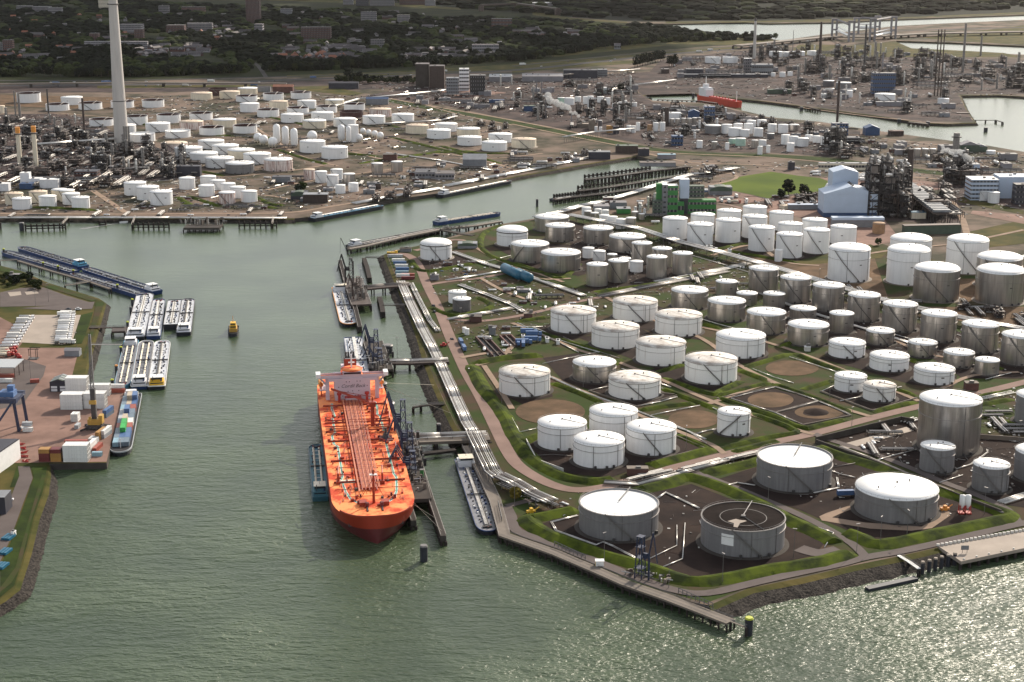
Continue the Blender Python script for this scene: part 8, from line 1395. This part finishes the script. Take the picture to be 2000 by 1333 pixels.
# ---------------------------------------------------------------- container yard on the left
def cstack(px0, py0, nx, nd, nz, m, where, Lc=12.2, rot=0.0, sx=1, grp='containers on the container quay', mats=None):
    x0, y0 = G(px0, py0); k_ = 0
    for i in range(nx):
        for j in range(nd):
            for l in range(nz):
                mm = mats[(i + j + l) % len(mats)] if mats else m
                a = Vector((i * (Lc + .35) + Lc / 2, 1.25 + j * 2.65)); a = Matrix.Rotation(rot, 2) @ a
                pos = ('bottom', 'second', 'third', 'top')[l] if l < nz - 1 or nz == 1 else 'top'
                container(x0 + a.x, y0 + a.y, .12 + 2.62 * l, rot, mm, '%s container, %s layer, %s row, %s' % (cn[mm], pos, ('front', 'middle', 'back')[j], where), Lc, grp); k_ += 1
cstack(128.5, 768, 1, 3, 4, 'c_white', 'white block beside the shed', 14.6)
cstack(174, 774, 1, 2, 3, 'c_white', 'low white block beside the crane', 14.0)
cstack(118.5, 801, 1, 3, 4, 'c_white', 'white block left of the crane', 14.6)
cstack(164, 799, 1, 3, 4, 'c_white', 'white block behind the crane', 14.0)
cstack(124, 903.5, 1, 3, 4, 'c_white', 'white block at the quay front', 14.6)
for k in range(1): cstack(128, 893, 1, 1, 4, 'c_red', 'behind the quay front block', 13.6)
for px, mats, lb in ((75, ['c_maroon', 'c_maroon', 'c_orange'], 'left'), (97.5, ['c_orange', 'c_orange', 'c_maroon'], 'right')):
    x0, y0 = G(px, 903)
    for l, mm in enumerate([mats[0], mats[1], mats[2]][:3]): container(x0 + 3.6, y0 + 1.5, .12 + 2.62 * l, 0, mm, '%s container, %s layer of the %s short stack at the quay front' % (cn[mm], ('bottom', 'middle', 'top')[l], lb), 6.4, 'containers on the container quay')
    for l, mm in enumerate([mats[1], mats[0], mats[2]][:3]): container(x0 + 3.6, y0 + 4.2, .12 + 2.62 * l, 0, mm, '%s container, %s layer, second row of the %s short stack at the quay front' % (cn[mm], ('bottom', 'middle', 'top')[l], lb), 6.4, 'containers on the container quay')
def c1(px, py, l, rot, m_, Lc, lb): x0, y0 = G(px, py); container(x0, y0, .12 + 2.62 * l, R(rot), m_, lb, Lc, 'containers on the container quay')
c1(227, 767, 0, 0, 'c_red', 12.2, 'reddish white container alone near the quay corner'); c1(227, 765, 1, 0, 'c_white', 11.8, 'white container on the reddish one near the quay corner')
c1(145, 822, 0, 88, 'c_white', 6, 'white container, bottom left of the small stack beside the crane'); c1(151, 822, 0, 88, 'c_white', 6, 'white container, bottom right of the small stack beside the crane'); c1(145, 822, 1, 88, 'c_white', 6, 'white container, top left of the small stack beside the crane'); c1(151, 822, 1, 88, 'c_white', 6, 'white container, top right of the small stack beside the crane'); c1(152, 836, 0, 88, 'c_grey', 6, 'pale container alone in front of the small stack')
c1(198, 855, 0, 80, 'c_orange', 12, 'ochre container, lower of two beside the quay edge'); c1(198, 855, 1, 80, 'c_orange', 12, 'ochre container, upper of two beside the quay edge'); c1(208, 852, 0, 80, 'c_grey', 12, 'grey container, lower of two at the quay edge'); c1(208, 852, 1, 80, 'c_white', 12, 'white container, upper of two at the quay edge'); c1(212, 812, 0, 80, 'c_slate', 12, 'slate container, lower of two behind the crane at the quay edge'); c1(212, 812, 1, 80, 'c_blue', 12, 'blue container on a slate one behind the crane')
c1(180, 878, 0, 85, 'c_white', 12, 'white container, lower of two near the front quay corner'); c1(180, 878, 1, 85, 'c_white', 12, 'white container, upper of two near the front quay corner'); c1(191, 878, 0, 85, 'c_red', 12, 'brick red container near the front quay corner'); c1(190, 891, 0, 0, 'c_sky', 6, 'pale blue container lying near the front quay corner'); c1(180, 862, 0, 85, 'c_white', 6, 'short white container behind the front corner pair'); c1(190, 861, 0, 85, 'c_white', 6, 'short white container behind the brick red one')
c1(55, 843, 0, 0, 'c_white', 6, 'white tank container, lower of two beside the blue crane'); c1(54, 840, 1, 0, 'c_grey', 6, 'grey tank container on the lower one beside the blue crane')
# sheds
x_, y_ = G(115, 766); o = root('gabled_shed', (x_, y_, 0), 'green-grey gabled shed with striped roof beside the white containers', 'shed'); q = MB(); q.box(-6, 6, 0, 14, 0, 7, 'shed_dark'); q.add([(-6, -.02, 7), (6, -.02, 7), (0, -.02, 9)], [(0, 1, 2)], 'shed_dark'); ob('wall', q, o); q = MB()
for k in range(6): a, b_ = k * 14 / 6, (k + 1) * 14 / 6; mm = 'shed_grey' if k % 2 else 'green_dull'; q.add([(-6.3, a, 6.9), (0, a, 9.15), (0, b_, 9.15), (-6.3, b_, 6.9), (6.3, a, 6.9), (6.3, b_, 6.9)], [(0, 1, 2, 3), (1, 4, 5, 2)], mm)
ob('roof', q, o); q = MB(); [q.box(a, a + 4.2, -.1, -.03, z_, z_ + 1.6, 'cabin_white') for a in (-5.2, 1) for z_ in (.5, 2.6)]; ob('door', q, o)
block(126, 155, 680, 697, 7, 'shed_grey', 'town_pale', 'pale grey shed beside the grass bank', h=4.5, roof='gablex')
x_, y_ = G(0, 742); o = root('open_canopy', (x_, y_, 0), 'pale flat canopy on posts at the left edge', 'canopy'); q = MB(); q.box(-14, 11, 0, 22, 8.5, 9.2, 'c_grey'); ob('roof', q, o); q = MB(); [q.bar((a, b_, 0), (a, b_, 8.5), .4, 'steel_brown') for a in (-13, 10.5) for b_ in (.5, 11, 21.5)]; ob('post', q, o); c1(8, 747, 0, 0, 'c_white', 12, 'white container under the pale canopy'); c1(12, 738, 0, 0, 'c_red', 12, 'red container under the pale canopy')
x_, y_ = G(-58, 935); o = root('warehouse', (x_, y_, 0), 'long dark-roofed warehouse with white wall cut by the left edge', 'building'); q = MB(); q.add([(-40, -40, 0), (7.5, -32, 0), (19, 36, 0), (-40, 36, 0), (-40, -40, 12), (7.5, -32, 12), (19, 36, 12), (-40, 36, 12)], [(0, 1, 5, 4), (1, 2, 6, 5), (2, 3, 7, 6)], 'white_paint'); ob('wall', q, o); q = MB(); q.prism([(-40, -40), (7.2, -32), (18.6, 35.7), (-40, 35.7)], 12.003, 12.6, 'shed_dark'); ob('roof', q, o)
x_, y_ = G(-2, 1003); q = MB(); q.box(-14, 4.5, -2, 10, 0, 10, 'shed_dark', top='shed_grey'); ob('entrance_block', q, None, 'dark entrance block at the end of the warehouse', 'building', loc=(x_, y_, 0))
for k in range(3):
    x_, y_ = G(4 + k * 6.5, 1108 - k * 28); q = MB(); [q.box(-2.4 + j * 1.7, -1.1 + j * 1.7, -3.6, 3.6, .1, 1.5, 'blue_tank') for j in range(3)]; ob('blue_rack', q, None, 'blue rack, %s of three beside the left bank' % ('nearest', 'middle', 'farthest')[k], 'rack', 'blue racks by the left bank', loc=(x_, y_, 0), rot=-.2)
x_, y_ = G(27, 1047); PR['s3'].place((x_, y_, 0), 1.4, 'small white cabin beside the blue racks', 'cabins', (.5, .6, .9)); x_, y_ = G(19, 978); PR['k1'].place((x_, y_, 0), 0, 'white van beside the warehouse', 'cars', (1, 1, 1.3))
# lorry trailers in two rows
for r_, (a, b_, n_) in enumerate((((52, 624), (16, 682), 11), ((132, 622), (122, 672), 13))):
    for k in range(n_):
        t = k / (n_ - 1); px = a[0] + (b_[0] - a[0]) * t; py = a[1] + (b_[1] - a[1]) * t if 0 else a[1] + (b_[1] - a[1]) * t
        x_, y_ = G(px, py); kk = ('t2', 't1', 't3', 't1', 't2')[(k * 2 + r_) % 5]; PR[kk].place((x_, y_, 0), .02 + math.pi * 0, '%s, %s from the back in the %s row of the lorry park' % (DN[kk], ORD[k], ('left', 'right')[r_]), 'lorries in the %s row of the lorry park' % ('left', 'right')[r_], (1.05, 1, 1))
for k, (px, py) in enumerate(((127, 618), (133, 616), (9, 688), (12, 693), (5, 698))): x_, y_ = G(px, py); PR['t4' if k > 1 else 't3'].place((x_, y_, 0), .1, '%s parked %s' % ('red-cabbed tank lorry' if k > 1 else 'white box lorry', 'by the pale canopy, number %s from the back' % ORD[k - 2] if k > 1 else ('at the back corner of the lorry park, ' + ('left', 'right')[k])), 'stray lorries')
x_, y_ = G(132, 672); PR['t3'].place((x_, y_, 0), 0, 'white box lorry at the front of the right row', 'stray lorries')
for k, (px, py) in enumerate(((14, 690), (19, 694), (26, 686), (30, 683), (24, 696), (34, 698), (38, 702), (29, 691))):
    x_, y_ = G(px, py); o = root('tank_trailer', (x_, y_, 0), 'short red tank trailer, %s from the left in the red cluster' % ORD[sorted(range(8), key=lambda i: (14, 19, 26, 30, 24, 34, 38, 29)[i]).index(k)], 'trailer', 'red tank trailers'); q = MB(); q.hcap((-1.2, 0, 1.9), (1.2, 0, 1.9), 1.3, 'red', 12); ob('shell', q, o); q = MB(); q.box(-1.8, 1.8, -.8, .8, .3, .7, 'trim_dark'); ob('frame', q, o)
x_, y_ = G(153, 606); PR['k1'].place((x_, y_, 0), 0, 'white van on the asphalt road above the lorry park', 'cars', (1.1, 1.1, 1.5)); x_, y_ = G(134, 605); PR['k2'].place((x_, y_, 0), 0, 'dark car left of the white van above the lorry park', 'cars')
block(10, 41, 538, 545, 6, 'shed_grey', 'town_pale', 'pale long hut in the thicket at the left edge', h=3.5)
# harbour crane
x_, y_ = G(186, 838); o = root('harbour_crane', (x_, y_, 0), 'tall mobile harbour crane with yellow cab and grey lattice boom', 'crane'); q = MB(); q.box(-5, 5, -3.5, 3.5, 1, 3.2, 'trim_dark'); [q.tube([(a, b_, 1), (a, b_ + .9, 1)], 1, 'trim_dark', 12) for a in (-4, -2, 0, 2, 4) for b_ in (-3.8, 2.9)]; [q.bar((a * 3, b_ * 3, 2), (a * 8, b_ * 6, .6), .9, 'steel_dark') for a in (-1, 1) for b_ in (-1, 1)]; ob('chassis', q, o)
q = MB(); q.box(-4, 4, -2.6, 2.6, 3.3, 7, 'crane_yellow'); q.box(3, 5.5, -2.4, 2.4, 4, 9.5, 'crane_yellow'); q.box(-3, -1.5, -3, -2.4, 6, 9, 'crane_yellow'); ob('cab', q, o); q = MB(); q.box(-1.5, 1.5, -1.4, 1.4, 7, 27, 'trim_dark'); q.box(-2.3, 2.3, -2.3, -1.4, 17, 19.6, 'crane_yellow'); ob('mast', q, o)
q = MB(); A = Vector((-.5, 1, 20)); Bb = Vector((-6, 24, 56)); d = (Bb - A); 
for sx_ in (-1.2, 1.2):
    for sz_ in (-1.1, 1.1): q.bar(A + Vector((sx_, 0, sz_)), Bb + Vector((sx_ * .4, 0, sz_ * .4)), .5, 'trim_grey')
for j in range(16):
    f0, f1 = j / 16, (j + 1) / 16; s0, s1 = 1.2 - .75 * f0, 1.2 - .75 * f1; q.bar(A + d * f0 + Vector((-s0, 0, s0)), A + d * f1 + Vector((s1, 0, s1)), .32, 'trim_grey'); q.bar(A + d * f0 + Vector((s0, 0, -s0)), A + d * f1 + Vector((s1, 0, s1)), .32, 'trim_grey'); q.bar(A + d * f0 + Vector((-s0, 0, -s0)), A + d * f1 + Vector((-s1, 0, s1)), .32, 'trim_grey')
q.bar((0, 0, 27), Bb, .14, 'trim_dark'); q.bar(Bb, Bb - Vector((0, 0, 38)), .12, 'trim_dark'); q.box(Bb.x - .7, Bb.x + .7, Bb.y - .7, Bb.y + .7, Bb.z - 40, Bb.z - 38, 'red'); ob('boom', q, o)
# blue portal crane cut by the left edge
x_, y_ = G(6, 838); o = root('portal_crane', (x_, y_, 0), 'dark blue portal crane cut by the left edge', 'crane'); q = MB()
for a in (-26, 12):
    for b_ in (-6, 12): q.bar((a, b_, 0), (a - (2 if a > 0 else 0), b_, 21), 1.5, 'crane_blue')
    q.bar((a, -6, 1), (a, 12, 1), 1.6, 'crane_blue')
ob('leg', q, o); q = MB(); q.box(-26, 12, -7, -4, 19, 22, 'crane_blue'); q.box(-26, 12, 10, 13, 19, 22, 'crane_blue'); q.box(8, 12, -4, 10, 19.5, 21.5, 'crane_blue'); [q.bar((-24 + k * 4, -4, 20), (-20 + k * 4, 10, 20), .4, 'crane_blue') for k in range(9)]; q.bar((10, -6, 21), (-2, -16, 3), 1.1, 'crane_blue'); ob('girder', q, o); q = MB(); q.box(0, 9, -2, 6, 21.6, 25, 'c_blue'); q.box(4, 8, 2, 6, 25, 28, 'c_blue'); q.box(-18, -6, -3, 8, 21.6, 24, 'steel_dark'); ob('trolley', q, o)
x_, y_ = G(32, 892); 
for k in range(5): a, b_ = G(39 + k * 3, 870 + k * 8); q = MB(); [q.bar((random.uniform(-3, 3), random.uniform(-1.5, 1.5), random.uniform(.3, 1.4)), (random.uniform(-3, 3), random.uniform(-1.5, 1.5), random.uniform(.3, 1.4)), .4, 'red') for j in range(9)]; ob('spreader_frame', q, None, 'red steel spreader, %s from the back beside the warehouse' % ORD[k], 'steel frame', 'red steel frames beside the warehouse', loc=(a, b_, 0))
x_, y_ = G(64, 703); o = root('steel_gantry', (x_, y_, 0), 'small brown steel gantry on the red yard', 'gantry'); q = MB(); [q.bar((a, b_, 0), (a, b_, 8), .35, 'steel_brown') for a in (-2.5, 2.5) for b_ in (0, 4)]; q.bar((-3, 0, 8), (5, 0, 8), .4, 'steel_brown'); q.bar((-3, 4, 8), (5, 4, 8), .4, 'steel_brown'); q.box(-3.5, 3.5, -1, 5, 0, .6, 'trim_dark'); ob('frame', q, o)
c1(68, 748, 0, 10, 'c_red', 6, 'red open skip on the asphalt bend')
# containers and lorries at the top of the jetty road
for k, (px, py, mm) in enumerate(((772, 503, 'c_grey'), (778, 511, 'c_white'), (781, 516, 'c_blue'), (784, 522, 'c_white'), (786, 528, 'c_blue'), (785, 535, 'c_sky'), (787, 541, 'c_white'), (797, 540, 'c_red'), (797, 546, 'c_maroon'))): c1(px, py, 0, 0, mm, 12 if k else 14, '%s site container, %s from the water corner beside the jetty road' % (cn[mm], ORD[k]))
x_, y_ = G(766, 495); q = MB(); q.box(-5, 5, -1.2, 1.2, .2, 1.3, 'yellow'); q.box(3, 5, -1.2, 1.2, 1.3, 2.6, 'yellow'); ob('yellow_skip', q, None, 'yellow loader at the land corner', 'machine', loc=(x_, y_, 0), rot=-.1)
for k, (px, py, r_, kk, lb) in enumerate(((900, 672, 1.75, 't5', 'blue lorry parked in the bay by the jetty road, rear'), (906, 684, 1.75, 't5', 'blue lorry parked in the bay by the jetty road, front'), (1655, 970, .1, 't5', 'blue lorry between the two front right tanks'))): x_, y_ = G(px, py); PR[kk].place((x_, y_, 0), r_, lb, 'blue lorries')
for px, py, m_, lb in ((1037, 1003, 'yellow', 'yellow forklift at the bend of the quay road'), (1845, 998, 'orange_rim', 'orange digger beside the lower right tank'), (866, 677, 'red', 'red valve cabin beside the jetty pipes')):
    x_, y_ = G(px, py); o = root('small_machine', (x_, y_, 0), lb, 'machine', None, .4); q = MB(); q.box(-2.4, 2.4, -1.2, 1.2, .5, 1.8, m_); q.box(-.6, 1, -1, 1, 1.8, 3.1, m_); q.bar((2, 0, 1.5), (5, 0, 3), .5, m_); ob('body', q, o); q = MB(); [q.tube([(a, b_, .5), (a, b_ + .4, .5)], .5, 'trim_dark', 10) for a in (-1.6, 1.6) for b_ in (-1.3, .9)]; ob('wheels', q, o)
# brick basins by the jetty road
for k, (a, b_) in enumerate((((928, 662), (945, 700)), ((975, 660), (985, 680)))):
    A = Vector(G(*a)); Bb = Vector(G(*b_)); q = MB(); q.box(0, 1, -abs(A.y - Bb.y), 0, 0, 2.2, 'brick'); q.box(9, 10, -abs(A.y - Bb.y), 0, 0, 2.2, 'brick'); q.box(1, 9, -1, 0, 0, 2.2, 'brick'); q.box(4.6, 5.4, -abs(A.y - Bb.y), -1, 0, 2, 'steel_brown'); q.box(1, 4.6, -abs(A.y - Bb.y), -1, 0, .3, 'trim_dark'); q.box(5.4, 9, -abs(A.y - Bb.y), -1, 0, .3, 'concrete_dark'); ob('separator_basin', q, None, '%s walled separator basin by the jetty road' % ('long left', 'short right')[k], 'basin', loc=(A.x, A.y, 0), rot=.25)
# low walls of pits
def wall(pts, h, label, m='concrete', w=.5):
    pl = [Vector((*G(*p), 0)) for p in pts]; c0 = pl[0]; q = MB()
    for a, b_ in zip(pl, pl[1:]):
        d = (b_ - a).normalized(); nn = Vector((-d.y, d.x, 0)) * w / 2; a, b_ = a - c0, b_ - c0
        v = [a - nn, b_ - nn, b_ + nn, a + nn]; q.add([(p.x, p.y, 0) for p in v] + [(p.x, p.y, h) for p in v], [(0, 1, 5, 4), (1, 2, 6, 5), (2, 3, 7, 6), (3, 0, 4, 7), (4, 5, 6, 7)], m)
    return ob('pit_wall', q, None, label, 'wall', loc=c0)
wall([(1593, 866), (1760, 825), (1785, 830)], 4, 'dark back wall of the walled yard', 'concrete_dark', 1); wall([(1593, 867), (1700, 905), (1800, 946), (1900, 985), (1955, 1006)], 3, 'long dark front wall of the walled yard', 'concrete_dark', 1); wall([(1905, 857), (1980, 862), (2050, 870)], 3, 'pale wall right of the tallest tank', 'concrete')
wall([(1602, 766), (1700, 803), (1705, 804), (1792, 779)], 1.2, 'low wall around the pit of the two small white tanks'); wall([(1400, 780), (1515, 757), (1598, 784), (1515, 807), (1400, 780)], 1, 'low wall around the upper bare tank site'); wall([(1516, 808), (1602, 786), (1662, 813), (1568, 832), (1516, 808)], 1, 'low wall around the bare site with the dark heap')
wall([(1027, 862), (1048, 903), (1100, 922)], 2.2, 'pale concrete wall left of the group of four', 'stone_white'); wall([(1272, 903), (1376, 877), (1320, 853)], 1, 'low wall right of the group of four'); wall([(1152, 765), (1190, 757), (1325, 773), (1245, 796), (1152, 765)], 1, 'low wall around the ringed white tank')
x_, y_ = G(1594, 806); q = MB(); q.lathe(0, 0, [(9, 0), (6, 1.2), (2, 2.4), (.1, 2.6)], 'earth_dark', 16); ob('earth_heap', q, None, 'dark heap of earth on a bare tank site', 'heap', loc=(x_, y_, 0))
# lamp masts
lamp = [('mast', lambda q: q.cyl(0, 0, 0, 16, .16, 'trim_grey', r1=.09, n=6)), ('lamp_head', lambda q: q.box(-1.1, 1.1, -.25, .25, 15.8, 16.1, 'rail'))]
LP = Proto('lamp_mast', 'lamp mast', lamp)
for k, (px, py) in enumerate(((1005, 992), (1180, 1098), (1306, 1150), (1411, 1140), (1550, 1090), (1673, 1080), (1719, 1065), (1771, 1052), (1922, 1006), (1139, 757), (1663, 842), (1340, 880), (1500, 985), (980, 790), (900, 640), (840, 545), (760, 520), (705, 560), (776, 700), (1240, 620), (1480, 700), (1620, 780), (1745, 880), (1990, 870), (1600, 560), (1090, 650), (70, 600), (95, 590), (150, 690), (60, 740))):
    x_, y_ = G(px, py); LP.place((x_, y_, 0), k * .7, '*', 'thin lamp masts')
relabel([o for o in COL.objects if o.get('label') == '*'], 'thin grey lamp mast')
# rubble and small things in the terminal: stones on the bank top, white fence posts
# ---------------------------------------------------------------- an unseen cloud added high beyond the town to shade it and the wood
mat('cloud', (0.85, 0.85, 0.86), 1.0, 0, .05, .001, spec=0); q = MB(); rr = random.Random(9); CZ = 2700.0; co = CZ / math.tan(R(SUN_EL))
for k in range(230):
    gx, gy = rr.uniform(-3000, 750), rr.uniform(3090, 6100)
    if gx > 150 + (gy - 3190) * .22 or rr.random() < .12: continue
    r_ = rr.uniform(110, 260); q.sphere(gx + co * math.sin(R(SUN_AZ)), gy + r_ * .6 + co * math.cos(R(SUN_AZ)), CZ + rr.uniform(-40, 60), r_, 'cloud', 12, .4)
ob('cloud', q, None, 'unseen bank of cloud added to shade the town and its wood', 'cloud', kind='stuff')
# ---------------------------------------------------------------- haze: the air between here and the far bank
hz = MB(); mh = bpy.data.materials.new('haze'); mh.use_nodes = True; n = mh.node_tree; n.nodes.clear(); MATS['haze'] = mh
ho = n.nodes.new('ShaderNodeOutputMaterial'); hv = n.nodes.new('ShaderNodeVolumePrincipled'); hv.inputs['Density'].default_value = HAZE; hv.inputs['Color'].default_value = (0.95, 0.90, 0.88, 1); hv.inputs['Anisotropy'].default_value = 0.75; n.links.new(hv.outputs[0], ho.inputs[1])
hz.box(-9200, 9200, -300, 9200, -11, 345, 'haze')
hz.add([(-9200, -300, -11), (9200, -300, -11), (9200, 9200, -11), (-9200, 9200, -11)], [(3, 2, 1, 0)], 'haze')
if HAZE > 0: ob('haze', hz, None, kind='stuff')
